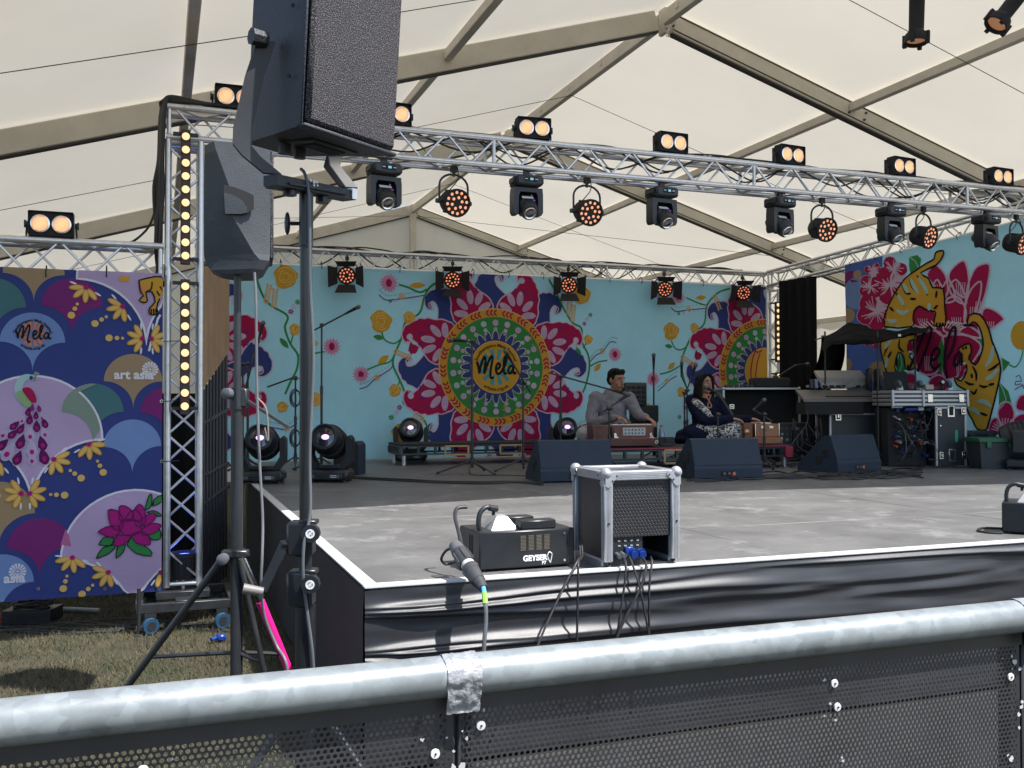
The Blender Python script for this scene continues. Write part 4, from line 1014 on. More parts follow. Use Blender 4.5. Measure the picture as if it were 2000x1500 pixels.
for k in range(6):
    y0 = 1222+k*3.0; pts = []
    for i in range(9):
        px = -20+i*60; pts.append(onz(px, y0+6*math.sin(i*1.1+k)+rr.gauss(0,2.0)-i*1.2, .012))
    cab('ground_cable', 'black cable trailing over the grass in a bundle before the tower base', pts, .006, group='cables on the grass')
bo = onz(238,1160,.0)
g = MB(); g.lathe([(.0,0),(.032,0),(.033,.10),(.013,.14),(.013,.155),(0,.155)], 14, T(bo.x, bo.y, .032) @ RY(R(90)) @ RZ(.3)); tag(obj('water_bottle', g, mat('clear_plastic', (.45,.46,.45), .15, 0, .1, spec=.8)), 'small clear plastic bottle lying on the grass under the banner', 'bottle')
ww = onz(432,1245,.03)
g = MB(); g.cbox((ww.x, ww.y, .03), (.06,.045,.045), .012); g.cyl((ww.x-.03,ww.y,.03),(ww.x-.06,ww.y-.02,.025),.013); tag(obj('cable_plug', g, BLU), 'blue mains plug lying in the grass beside the stage skirt', 'plug')
# ================================================================ printed banners
def fab(name, c): return cloth_mat('print_'+name, c, .30, .75, .05, 3)
NAVY=fab('navy',(.040,.060,.225)); LIL=fab('lilac',(.54,.40,.60)); SKYB=fab('pale_blue',(.20,.31,.58)); TAN=fab('tan',(.40,.28,.16)); TEAL=fab('teal',(.08,.20,.21)); PLUM=fab('plum',(.22,.03,.18))
SAGE=fab('sage',(.25,.33,.26)); GOLD=fab('gold',(.66,.36,.045)); CRIM=fab('crimson',(.42,.012,.085)); GRN=fab('green',(.045,.27,.075)); AQUA=fab('aqua',(.36,.69,.87)); WH=fab('white',(.80,.78,.82)); BK=fab('black',(.012,.012,.014))
PINK=fab('pink',(.72,.28,.46)); ORNG=fab('orange',(.75,.25,.13)); TRQ=fab('turquoise',(.07,.38,.45)); LLIL=fab('light_lilac',(.66,.50,.66)); YEL=fab('pale_gold',(.78,.52,.16)); MAG=fab('magenta',(.42,.015,.20)); PURL=fab('violet_line',(.18,.03,.22)); MINT=fab('mint',(.42,.62,.60)); STAR=fab('soft_orange',(.70,.44,.20)); BLU2=fab('mid_blue',(.08,.14,.42))
def clamp(x, a, b): return max(a, min(b, x))
class Banner:
    def __init__(s, t, P, conv, smin, smax, zmin, zmax, lim=.13):
        s.t, s.P, s.conv, s.b, s.lim = t, P, conv, (smin, smax, zmin, zmax), lim; s.mo = {}; s.cnt = 0; s.order = []
    def poly(s, motif, pts, m, layer, px=True):
        q = [s.conv(*p) if px else p for p in pts]
        q = [(clamp(a, s.b[0], s.b[1]), clamp(b, s.b[2], s.b[3])) for a, b in q]
        if motif not in s.mo: s.mo[motif] = (MB(), [])
        g, ms = s.mo[motif]
        if m not in ms: ms.append(m)
        g.cur = ms.index(m); s.cnt += 1; off = layer*.0022 + (s.cnt % 9)*.0002
        tris = tessellate_polygon([[V((a, b, 0)) for a, b in q]])
        st = [tuple(q[i] for i in t) for t in tris]; out = []
        while st:
            t = st.pop()
            L = [((t[i][0]-t[(i+1) % 3][0])**2 + (t[i][1]-t[(i+1) % 3][1])**2, i) for i in range(3)]; l, i = max(L)
            if l > s.lim**2:
                a, b, c = t[i], t[(i+1) % 3], t[(i+2) % 3]; mid = ((a[0]+b[0])/2, (a[1]+b[1])/2); st += [(a, mid, c), (mid, b, c)]
            else: out.append(t)
        for t in out:
            if abs((t[1][0]-t[0][0])*(t[2][1]-t[0][1])-(t[2][0]-t[0][0])*(t[1][1]-t[0][1])) < 1e-8: continue
            g.add([s.P(a, b, off) for a, b in t], [(0,1,2)])
    def stroke(s, motif, pts, w_, m, layer, px=True, k=6, taper=False, closed=False):
        q = [s.conv(*p) if px else p for p in pts]; c = [(p.x, p.y) for p in crom([(a, b, 0) for a, b in q], k, closed)]
        if closed: c.append(c[0])
        n = len(c)
        for i in range(n-1):
            if c[i][0] < s.b[0] or c[i][0] > s.b[1]: continue
            def nr(j):
                a, b = c[max(j-1,0)], c[min(j+1,n-1)]; dx, dy = b[0]-a[0], b[1]-a[1]; l = math.hypot(dx, dy) or 1
                ww = w_/2*(1 if not taper else .25+.75*math.sin(math.pi*(j+.5)/n)); return (-dy/l*ww, dx/l*ww)
            n0, n1 = nr(i), nr(i+1)
            s.poly(motif, [(c[i][0]-n0[0], c[i][1]-n0[1]), (c[i+1][0]-n1[0], c[i+1][1]-n1[1]), (c[i+1][0]+n1[0], c[i+1][1]+n1[1]), (c[i][0]+n0[0], c[i][1]+n0[1])], m, layer, False); s.cnt -= 1
        s.cnt += 1
    def ell(s, motif, c, r, m, layer, px=True, n=20, rot=0):
        c = s.conv(*c) if px else c; rx, ry = r if isinstance(r, tuple) else (r, r); cr, sr = math.cos(rot), math.sin(rot)
        s.poly(motif, [(c[0]+rx*math.cos(a)*cr-ry*math.sin(a)*sr, c[1]+rx*math.cos(a)*sr+ry*math.sin(a)*cr) for a in [2*math.pi*i/n for i in range(n)]], m, layer, False)
    def text(s, motif, string, size, m, layer, fn, bold=0):
        vs, fs = text_mesh(string, size, bold)
        if motif not in s.mo: s.mo[motif] = (MB(), [])
        g, ms = s.mo[motif]
        if m not in ms: ms.append(m)
        g.cur = ms.index(m); g.add([s.P(*fn(x, y), layer*.0022) for x, y, z in vs], fs)
    def build(s):
        for k, (g, ms) in s.mo.items():
            me = bpy.data.meshes.new(k); me.from_pydata(g.v, [], g.f)
            for m in ms: me.materials.append(m)
            me.polygons.foreach_set('material_index', g.m); me.shade_smooth()
            o = obj(k, me, ms, s.t, world=True); o['kind'] = 'stuff'
def smoothpoly(pts, k=4): return [(p.x, p.y) for p in crom([(a, b, 0) for a, b in pts], k, True)]
MELA = [[(-1.0,.28),(-.92,.05),(-.86,-.28),(-.82,-.02),(-.70,.36),(-.58,.52),(-.55,.30),(-.60,-.05),(-.62,-.30),(-.48,.10),(-.30,.48),(-.20,.56),(-.20,.30),(-.28,-.10),(-.30,-.40),(-.24,-.52),(-.12,-.46)],
        [(-.02,-.10),(.14,-.02),(.22,.14),(.12,.22),(.02,.08),(.0,-.14),(.08,-.30),(.22,-.26),(.34,-.10)],
        [(.34,-.10),(.46,.12),(.56,.44),(.52,.58),(.44,.46),(.40,.10),(.40,-.16),(.46,-.30),(.56,-.24)],
        [(.92,.02),(.80,.10),(.68,.0),(.64,-.18),(.72,-.28),(.84,-.18),(.92,.04),(.90,-.16),(.96,-.28),(1.06,-.22)]]
def mela(B, motif, c, R_, m, layer, w_=.05, rot=.0):
    for st_ in MELA: B.stroke(motif, [(c[0]+R_*x*.86, c[1]+R_*y*.86) for x, y in st_], w_*R_, m, layer, False, 4)
def arc_text(B, motif, string, c, r, ang, size, m, layer, inside=False, bold=.0, up=1):
    def fn(x, y):
        a = ang - x/r*up; rr = r + y*up; return (c[0]+rr*math.cos(a), c[1]+rr*math.sin(a))
    B.text(motif, string, size, m, layer, fn, bold)

# ---------------------------------------------------------------- blue floral backdrop
BDY = 8.13; bx0, bx1, bz0, bz1 = -.16, 7.60, HS+.015, 3.165
def bd_off(x, z):
    t = (bz1-z)/(bz1-bz0)
    o = .062*math.sin((x*1.0 - t*1.1)*5.2+.6)*max(0, t-.05)*math.exp(-((x-1.7)/1.1)**2) + .036*math.sin((x-t*.8)*9)*t*math.exp(-((x-1.3)/.9)**2)
    o += .012*math.sin(x*3.1+1)*t + .010*noise.noise(V((x*1.4, z*.8, 4))) + .006*noise.noise(V((x*5, z*.7, 9)))*(.4+t)
    o += .05*t*t*.6
    return o
def BP(x, z, off=0): return (x, BDY-bd_off(x, z)-off, z)
bd = thing('backdrop_banner', 'pale blue backdrop printed with a big crimson and navy mandala flower', 'banner', (3.7, BDY, HS))
g = MB(); g.grid(lambda u, v: BP(bx0+(bx1-bx0)*u, bz0+(bz1-bz0)*v), 190, 60); obj('cloth', g, AQUA, bd, world=True, ang=180)
def bconv(px, py): p = ony(px, py, BDY-.02); return (p.x, p.z)
B = Banner(bd, BP, bconv, bx0, bx1, bz0, bz1)
PET = [(.05,.96),(.07,1.12),(.15,1.21),(.27,1.28),(.38,1.37),(.44,1.45),(.50,1.45),(.53,1.49),(.50,1.53),(.45,1.52),(.42,1.47),(.39,1.51),(.40,1.57),(.46,1.615),(.56,1.62),(.67,1.565),(.70,1.50),(.75,1.45),(.76,1.39),(.80,1.32),(.79,1.24),(.81,1.18),(.78,1.05),(.79,.95),(.76,.85),(.68,.72),(.4,.85)]
QET = [(-.95,.32),(-1.18,.265),(-1.27,.17),(-1.39,.04),(-1.5,.0),(-1.55,.02),(-1.54,.06),(-1.47,.09),(-1.45,.13),(-1.52,.165),(-1.6,.15),(-1.69,.06),(-1.70,-.08),(-1.66,-.15),(-1.64,-.22),(-1.58,-.25),(-1.55,-.30),(-1.46,-.33),(-1.40,-.37),(-1.32,-.4),(-1.2,-.3),(-.95,-.28)]
def dihedral():
    for k in range(4):
        for mir in (0, 1):
            def f(p, k=k, mir=mir):
                x, y = (-p[0], p[1]) if mir else p
                for _ in range(k): x, y = -y, x
                return (x, y)
            yield f
def mandala(c, R_, full=True, motif='mandala_print'):
    A = lambda p: (c[0]+R_*p[0], c[1]+R_*p[1])
    for k in range(8):
        a = k*math.pi/4; ca, sa = math.cos(a), math.sin(a); mir = -1 if k in (7, 3) else 1
        q = [(x*ca-y*mir*sa, x*sa+y*mir*ca) for x, y in QET]
        sp = smoothpoly(q, 2)
        B.stroke(motif, [A(p) for p in sp], .022*R_, LLIL, 1.2, False, 1, closed=True)
        B.poly(motif, [A(p) for p in sp], NAVY, 1, False)
        spi = [(-1.45+.075*math.cos(t)*(1-t/11), .075*0+.09+.06*math.sin(t)*(1-t/11)) for t in [i*.55 for i in range(18)]]
        B.stroke(motif, [A((x*ca-y*mir*sa, x*sa+y*mir*ca)) for x, y in [(x-.06, y-.02) for x, y in spi]], .018*R_, LLIL, 2, False, 1)
    for f in dihedral():
        sp = smoothpoly(PET, 2); q = [A(f(p)) for p in sp]
        B.stroke(motif, q, .024*R_, LLIL, 3.2, False, 1, closed=True)
        B.poly(motif, q, CRIM, 3, False)
        spi = [(.455+.075*math.cos(t)*(1-t/11), 1.50+.065*math.sin(t)*(1-t/11)) for t in [i*.55+2.4 for i in range(16)]]
        B.stroke(motif, [A(f(p)) for p in spi], .018*R_, LLIL, 4, False, 1)
        for ex, ey in ((.29,1.16),(.45,1.18),(.59,1.05),(.19,1.02),(.61,.89)):
            dx, dy = ex-.41, ey-.88; p, p2 = f((ex, ey)), f((ex+dx*.2, ey+dy*.2)); rot = math.atan2(p2[1]-p[1], p2[0]-p[0])
            B.ell(motif, A(p), (.125*R_, .058*R_), LLIL, 4, False, 18, rot); B.ell(motif, A(p), (.112*R_, .048*R_), LIL, 5, False, 18, rot)
            tip = f((ex+dx*.28, ey+dy*.28)); B.ell(motif, A(tip), .022*R_, LLIL, 6, False, 10)
        for ex, ey in ((.36,1.29),(.53,1.28),(.68,1.16)):
            for da in (-.5, 0, .5):
                p = f((ex+.03*math.sin(da), ey+.02*math.cos(da))); p2 = f((ex+.03*math.sin(da)+.02*math.sin(da), ey+.05)); B.ell(motif, A(p), (.04*R_, .012*R_), PURL, 5, False, 8, math.atan2(p2[1]-p[1], p2[0]-p[0])+da)
    B.ell(motif, c, 1.0*R_, YEL, 6.4, False, 72); B.ell(motif, c, .985*R_, GOLD, 7, False, 72); B.ell(motif, c, .86*R_, LLIL, 8.2, False, 60) if False else None
    B.ell(motif, c, .855*R_, GRN, 8, False, 60)
    for k in range(22):
        a = 2*math.pi*(k+.5)/22; u = (math.cos(a), math.sin(a)); cm = LLIL if k % 3 else MINT
        for rr, sz in ((.755,.052), (.645,.036), (.575,.022)):
            B.ell(motif, A((u[0]*rr, u[1]*rr)), sz*R_, MINT if rr != .755 else LLIL, 9, False, 12); B.ell(motif, A((u[0]*rr-.005, u[1]*rr+.005)), sz*.78*R_, LIL if k % 2 else cm, 10, False, 12)
    for k in range(24):
        a = 2*math.pi*k/24; p = A((math.cos(a)*.50, math.sin(a)*.50)); B.ell(motif, p, (.135*R_, .060*R_), LLIL, 9.3, False, 16, a)
    for k in range(24):
        a = 2*math.pi*k/24; p = A((math.cos(a)*.49, math.sin(a)*.49)); B.ell(motif, p, (.125*R_, .050*R_), NAVY, 10.2, False, 16, a)
    B.ell(motif, c, .475*R_, NAVY, 11, False, 40); B.ell(motif, c, .45*R_, YEL, 11.6, False, 40); B.ell(motif, c, .44*R_, GOLD, 12, False, 40)
    for k in range(20):
        a0 = 2*math.pi*(k+.25)/20; up_ = 1 if math.cos(a0) > 0 else -1
        for j in (-1, 0, 1):
            a = a0 + j*.075
            for s_ in (-1, 1):
                p = A((math.cos(a)*(.925+.026*s_), math.sin(a)*(.925+.026*s_))); B.ell(motif, p, (.042*R_, .0155*R_), CRIM, 8.6, False, 8, a+math.pi/2 + s_*.75)
    return A
def medallion(c, R_, motif='mandala_print'):
    A = lambda p: (c[0]+R_*p[0], c[1]+R_*p[1])
    for k in range(12):
        a = 2*math.pi*k/12+.26; pts = [(math.cos(a-.16)*.13, math.sin(a-.16)*.13), (math.cos(a-.13)*.31, math.sin(a-.13)*.31), (math.cos(a+.13)*.31, math.sin(a+.13)*.31), (math.cos(a+.16)*.13, math.sin(a+.16)*.13)]
        B.poly(motif, [A(p) for p in pts], TRQ, 13, False)
    mela(B, motif, A((0, -.01)), .40*R_, BK, 14, .105)
    arc_text(B, motif, 'Southampton Mela Festival', c, .345*R_, math.pi/2, .082*R_, BK, 14, bold=.001)
    arc_text(B, motif, 'artasia.org.uk', c, .415*R_, -math.pi/2, .082*R_, BK, 14, bold=.001, up=-1) if False else None
    def fn(x, y): a = -math.pi/2 + x/(.365*R_); rr = .40*R_ - y; return (c[0]+rr*math.cos(a), c[1]+rr*math.sin(a))
    B.text(motif, 'artasia.org.uk', .082*R_, BK, 14, fn, .001)
c0 = bconv(968, 717); R0 = (bconv(968, 602)[1]-bconv(968, 832)[1])/2
mandala(c0, R0); medallion(c0, R0)
sR = bconv(1405, 722)[0]+R0; c2 = (sR, c0[1]-.02)
mandala(c2, R0, motif='right_mandala_print')
for st_ in ([(1476,684),(1470,700),(1466,730),(1470,750)], [(1484,690),(1478,712),(1474,745)], [(1472,684),(1480,688),(1488,684)]): B.stroke('right_mandala_print', st_, .02, CRIM, 13)
mandala((2*c0[0]-sR, c0[1]-.02), R0, motif='left_mandala_print')
# vines, roses, pink flowers
def Ac(x, y): return (700+x*.3, 500+y*.3)
def Bc(x, y): return (1100+x*.3, 500+y*.3)
def Cc(x, y): return (380+x/3, 480+y/3)
rf = random.Random(11)
def rose(cv, x, y, r):
    c = bconv(*cv(x, y)); r = r*.3*13.2/1870
    pts = [(c[0]+r*(1+.13*math.sin(5*a+rf.random()))*math.cos(a), c[1]+r*(1.05+.1*math.cos(3*a))*math.sin(a)) for a in [2*math.pi*i/22 for i in range(22)]]
    B.poly('rose_print', pts, GOLD, 3, False)
    for k, (rr, n_) in enumerate(((.32, 10), (.55, 9), (.8, 8))):
        a0 = rf.random()*6; B.stroke('rose_print', [(c[0]+r*rr*(1+.12*math.sin(i*2.1+k))*math.cos(a0+i*.6), c[1]+r*rr*math.sin(a0+i*.6)) for i in range(n_)], .012, YEL, 4, False, 3)
def pinkf(cv, x, y, r):
    c = bconv(*cv(x, y)); r = r*.3*13.2/1870; n = 15
    pts = []
    for i in range(n):
        a = 2*math.pi*i/n; pts += [(c[0]+r*.62*math.cos(a-.13), c[1]+r*.62*math.sin(a-.13)), (c[0]+r*math.cos(a+.06), c[1]+r*math.sin(a+.06))]
    B.poly('pink_flower_print', pts, PINK, 3, False); B.ell('pink_flower_print', c, (r*.58, r*.60), fab('pale_pink',(.62,.30,.50)), 4, False); B.ell('pink_flower_print', c, (r*.30, r*.40), CRIM, 5, False)
def leaf(cv, x, y, l, w_, ang, m, motif='leaf_print'):
    c = bconv(*cv(x, y)); l *= .3*13.2/1870; w_ *= .3*13.2/1870; a = R(ang)
    pts = [(l*(t-.5)*2, w_*math.sin(math.pi*t)*s_) for s_, ts in ((1, [i/8 for i in range(9)]), (-1, [i/8 for i in range(7, 0, -1)])) for t in ts]
    B.poly(motif, [(c[0]+u*math.cos(a)-v*math.sin(a), c[1]+u*math.sin(a)+v*math.cos(a)) for u, v in pts], m, 3, False)
def tiny(cv, x, y, r, m):
    c = bconv(*cv(x, y)); r *= .3*13.2/1870
    for k in range(7):
        a = 2*math.pi*k/7; B.ell('small_flower_print', (c[0]+r*.6*math.cos(a), c[1]+r*.6*math.sin(a)), (r*.45, r*.2), m, 3, False, 8, a)
def stem(cv, pts, w_=.026): B.stroke('vine_print', [cv(*p) for p in pts], w_, GRN, 1.6)
def swoosh(cv, pts): B.stroke('swoosh_print', [cv(*p) for p in pts], .014, PURL, 2.4); q = [bconv(*cv(*p)) for p in pts]; c = crom([(a, b, 0) for a, b in q], 5); [B.ell('swoosh_print', (p.x+.01, p.y+.06), .007, GRN, 2.4, False, 6) for p in c]
def wheat(cv, x, y, ang):
    c = bconv(*cv(x, y)); a = R(ang)
    for k in range(7):
        for s_ in (-1, 1):
            u = (k-3)*.035; B.ell('wheat_print', (c[0]+u*math.cos(a)-s_*.02*math.sin(a), c[1]+u*math.sin(a)+s_*.02*math.cos(a)), (.026,.011), STAR, 2.2, False, 8, a+s_*.7)
stem(Ac, [(550,150),(470,200),(430,270),(400,370),(310,430),(280,540),(230,650),(225,720),(265,810),(295,890),(290,960),(370,1020),(430,1080),(460,1170)])
stem(Ac, [(265,185),(330,205),(400,235),(450,215)]); stem(Ac, [(150,490),(170,545),(230,570),(280,540)], .02); stem(Ac, [(60,740),(130,710),(200,690),(230,650)], .02); stem(Ac, [(265,810),(250,850)], .016)
for a_ in ((200,175,62), (20,770,56)): pinkf(Ac, *a_)
for a_ in ((150,425,64), (335,400,36), (235,875,36), (280,1160,60)): rose(Ac, *a_)
leaf(Ac,385,190,52,18,5,GOLD); leaf(Ac,160,675,42,20,40,GOLD); leaf(Ac,130,530,34,16,-10,GRN); leaf(Ac,360,605,36,30,20,CRIM); leaf(Ac,345,600,16,40,0,CRIM)
for a_ in ((285,260,24,STAR), (120,790,22,STAR), (262,985,17,MAG), (243,1018,17,LLIL), (213,1050,17,GRN), (210,293,12,GRN), (245,292,12,LLIL)): tiny(Ac, *a_)
swoosh(Ac, [(135,250),(180,285),(260,280),(340,270),(430,255)]); swoosh(Ac, [(10,865),(60,850),(110,800),(200,740),(220,710)]); wheat(Ac,285,640,-20); wheat(Ac,355,1060,60); wheat(Ac,395,1100,75)
stem(Bc, [(-90,150),(-40,240),(0,330),(60,430),(120,470),(125,560),(165,650),(170,740),(140,860),(110,910)]); stem(Bc, [(170,720),(230,690),(290,680)], .02); stem(Bc, [(130,600),(150,570)], .016)
rose(Bc,125,250,60); rose(Bc,165,545,30); pinkf(Bc,340,640,54); leaf(Bc,225,725,36,18,45,GOLD); leaf(Bc,100,620,34,13,-55,GRN)
for a_ in ((180,383,15,GRN), (158,410,15,LLIL), (140,440,15,MAG), (255,620,22,STAR), (115,1110,20,STAR), (150,1080,14,LLIL)): tiny(Bc, *a_)
swoosh(Bc, [(175,690),(210,650),(260,620),(310,560),(350,565)]); swoosh(Bc, [(20,1110),(80,1125),(130,1100),(170,1095)]); wheat(Bc,40,330,80); wheat(Bc,68,370,85); wheat(Bc,0,200,15)
stem(Bc, [(1090,210),(1010,240),(940,320),(920,440),(850,505),(800,600),(770,690),(780,770),(800,850)]); stem(Bc, [(805,270),(870,300),(930,320)], .02); stem(Bc, [(705,550),(730,600),(770,610),(805,590)], .02); stem(Bc, [(630,770),(700,750),(770,710)], .02)
for a_ in ((750,265,54), (585,800,54)): pinkf(Bc, *a_)
for a_ in ((705,490,56), (855,465,30), (770,885,32)): rose(Bc, *a_)
leaf(Bc,900,270,42,16,5,GOLD); leaf(Bc,705,715,36,18,40,GOLD); leaf(Bc,688,587,30,14,-10,GRN); leaf(Bc,880,650,32,28,20,CRIM); leaf(Bc,868,645,14,36,0,CRIM); wheat(Bc,810,680,-30); wheat(Bc,1005,300,-65)
for a_ in ((820,345,22,STAR), (675,815,20,STAR), (790,985,16,MAG), (778,1015,16,LLIL), (755,1048,16,GRN), (755,375,12,GRN), (788,372,12,LLIL)): tiny(Bc, *a_)
swoosh(Bc, [(705,335),(740,360),(820,350),(930,340)]); swoosh(Bc, [(615,880),(650,850),(690,810),(740,780)])
stem(Cc, [(365,195),(400,290),(450,350),(545,410),(530,480),(560,570),(605,640),(600,720),(560,800),(530,870)]); stem(Cc, [(605,640),(700,630),(760,620)], .02); stem(Cc, [(565,570),(578,520)], .016)
rose(Cc,535,180,66); rose(Cc,590,490,32); rose(Cc,710,900,40); rose(Cc,515,945,30); pinkf(Cc,805,590,58); leaf(Cc,525,570,40,16,-50,GRN); wheat(Cc,430,280,80); wheat(Cc,470,305,85)
for a_ in ((605,328,17,GRN), (583,353,17,LLIL), (565,385,17,MAG), (540,1070,20,STAR), (710,570,20,STAR)): tiny(Cc, *a_)
swoosh(Cc, [(430,1060),(480,1070),(540,1075),(600,1040)])
B.build()
for k in range(16):
    x = .1+k*.495; g = MB(); p = V(BP(x, bz1-.02)); g.tube([p+V((0,-.004,-.01)), p+V((0,-.03,.04)), p+V((0,.03,.09)), p+V((0,.09,.05)), p+V((0,.02,0))], .005, 5); obj('tie', g, BLKM, bd, world=True)

# ---------------------------------------------------------------- navy scallop banner on the wing
WY = 2.925; wx0, wx1, wz0, wz1 = -2.45, -.775, .245, 2.345
def w_off(x, z): return .006*noise.noise(V((x*2, z*2.5, 3)))+.010*math.sin(z*5+x*2.2)*.5+.006*math.sin((z+x)*11)*.5
def WP(x, z, off=0): return (x, WY-w_off(x, z)-off, z + .02*(x-wx1)*.0)
wb = thing('scallop_banner', 'navy banner with lilac scallops, peacock and pink lotus hung on the wing truss', 'banner', (-1.6, WY, .24))
g = MB(); g.grid(lambda u, v: WP(wx0+(wx1-wx0)*u, wz0+(wz1-wz0)*v), 60, 70); obj('cloth', g, NAVY, wb, world=True, ang=180)
def wconv(px, py): p = ony(px, py, WY); return (p.x, p.z)
B = Banner(wb, WP, wconv, wx0, wx1, wz0, wz1, .15)
L1 = lambda x, y: wconv(x*.3, 500+y*.3); L2 = lambda x, y: wconv(x/3, 900+y/3)
K1 = (L1(1000,0)[0]-L1(0,0)[0])/1000; K2 = K1/.9
def fan(c, r, m, layer, border=None, clip=None, motif='scallop_print'):
    pts = [(c[0]+r*math.cos(a), c[1]+r*math.sin(a)) for a in [math.pi*i/24 for i in range(25)]]
    pts += [(c[0]-r+r*math.cos(a), c[1]-r+r*math.sin(a)) for a in [math.pi/2-math.pi/2*i/12 for i in range(1, 13)]]
    pts += [(c[0]+r-r*math.cos(a), c[1]-r+r*math.sin(a)) for a in [math.pi/2*i/12 for i in range(1, 12)]]
    if clip: pts = [p for p in pts if True]
    B.poly(motif, pts, m, layer, False)
    if border: B.stroke(motif, pts+[pts[0]], .014, border, layer+.7, False, 1)
def f1(x, y, r, m, l, b=None): fan(L1(x, y), r*K1, m, l, b)
def f2_(x, y, r, m, l, b=None): fan(L2(x, y), r*K2, m, l, b)
f1(-40,330,200,TEAL,1); f1(222,118,196,TAN,1); f1(470,330,200,PLUM,1); f1(213,560,207,SKYB,1); f1(868,815,197,TAN,1); f1(1100,1020,195,PLUM,1); f1(862,1240,195,SKYB,1); f1(605,1015,203,TEAL,1)
f1(955,165,465,LIL,2,WH); f1(210,1200,452,LIL,2,WH)
# overlap of the teal scallop shows pale
q = []
cA, rA, cB_, rB_ = L1(605,1015), 203*K1, L1(210,1200), 446*K1
pts = [(cA[0]+rA*math.cos(a), cA[1]+rA*math.sin(a)) for a in [math.pi*(.46+.54*i/14) for i in range(15)]] + [(cA[0]-rA+rA*math.cos(a), cA[1]-rA+rA*math.sin(a)) for a in [math.pi/2-math.pi/2*i/10 for i in range(1, 11)]]
pts += [(cB_[0]+rB_*math.cos(a), cB_[1]+rB_*math.sin(a)) for a in [.03+.92*i/12*.9 for i in range(2, 13)]]
B.poly('scallop_print', pts, SAGE, 3, False)
f2_(-8,315,205,TAN,1); f2_(232,510,186,PLUM,1); f2_(8,720,182,SKYB,1); f2_(1010,1500,430,LIL,1); f2_(785,560,432,LIL,2,WH)
B.stroke('scallop_print', [L1(1400,165), L1(1080,350), L1(1010,470), L1(970,620)], .014, WH, 3, False, 4)
B.poly('scallop_print', [L2(355,490), L2(385,400), L2(405,440), L2(417,500)], fab('rose_overlap', (.52,.16,.33)), 3, False)
def halff(c, ang, sc=1.0):
    a0 = R(ang); r = .090*sc
    for k, da in enumerate((-62, -22, 22, 62)):
        a = a0+R(da); B.ell('half_flower_print', (c[0]+r*.62*math.cos(a), c[1]+r*.62*math.sin(a)), (r*.52, r*.21), GOLD, 4, False, 14, a)
        B.ell('half_flower_print', (c[0]+r*.62*math.cos(a), c[1]+r*.62*math.sin(a)), (r*.42, r*.14), YEL, 5, False, 12, a)
    for da in (-84, 84):
        a = a0+R(da); B.ell('half_flower_print', (c[0]+r*.9*math.cos(a), c[1]+r*.9*math.sin(a)), (r*.26, r*.07), SKYB if False else WH, 4, False, 10, a)
    B.ell('half_flower_print', c, r*.17, MAG, 6, False, 12)
    for d_, rr in ((1.35,.11), (1.72,.16), (2.25,.25)): B.ell('half_flower_print', (c[0]+r*d_*math.cos(a0), c[1]+r*d_*math.sin(a0)), r*rr, YEL, 4, False, 14)
for x, y, a in ((562,205,-115), (800,330,-145), (928,538,180), (985,540,0), (580,1225,-65), (352,1322,-38), (-8,1328,-140)): halff(L1(x, y), a)
for x, y, a in ((175,190,-5), (125,190,185), (425,565,-105), (635,652,-140), (940,650,-40)): halff(L2(x, y), a)
# Mela logo on the pale blue scallop
c = L1(215,508)
for k in range(14):
    a = 2*math.pi*k/14; r_ = 88*K1; pts = [(c[0]+r_*.28*math.cos(a-.12), c[1]+r_*.28*math.sin(a-.12)), (c[0]+r_*math.cos(a-.14), c[1]+r_*math.sin(a-.14)), (c[0]+r_*math.cos(a+.14), c[1]+r_*math.sin(a+.14)), (c[0]+r_*.28*math.cos(a+.12), c[1]+r_*.28*math.sin(a+.12))]
    B.poly('logo_print', pts, ORNG, 3, False)
mela(B, 'logo_print', c, 128*K1, BK, 4, .085)
arc_text(B, 'logo_print', 'Southampton Mela Festival', L1(215,530), 112*K1, math.pi/2, 27*K1, BK, 4, bold=.0006)
def fn(x, y): a = -math.pi/2 + x/(100*K1); rr = 118*K1-y; cc = L1(215,500); return (cc[0]+rr*math.cos(a), cc[1]+rr*math.sin(a))
B.text('logo_print', 'artasia.org.uk', 27*K1, BK, 4, fn, .0006)
def pinwheel(c, r):
    for k in range(14):
        a = 2*math.pi*k/14
        if -math.pi < a-2*math.pi < -2.6+.0 and False: continue
        pts = [(c[0]+r*.24*math.cos(a-.1), c[1]+r*.24*math.sin(a-.1)), (c[0]+r*math.cos(a-.17), c[1]+r*math.sin(a-.17)), (c[0]+r*math.cos(a+.17), c[1]+r*math.sin(a+.17)), (c[0]+r*.24*math.cos(a+.1), c[1]+r*.24*math.sin(a+.1))]
        B.poly('logo_print', pts, WH, 3, False)
    B.ell('logo_print', c, r*.15, WH, 3, False, 12)
def word(s_, c, size):
    B.text('logo_print', s_, size, WH, 4, lambda x, y: (c[0]+x, c[1]+y), size*.035)
word('art asia', L1(872,800), 92*K1); pinwheel(L1(978,738), 56*K1)
word('asia', L2(85,712), 82*K2); pinwheel(L2(103,648), 50*K2)
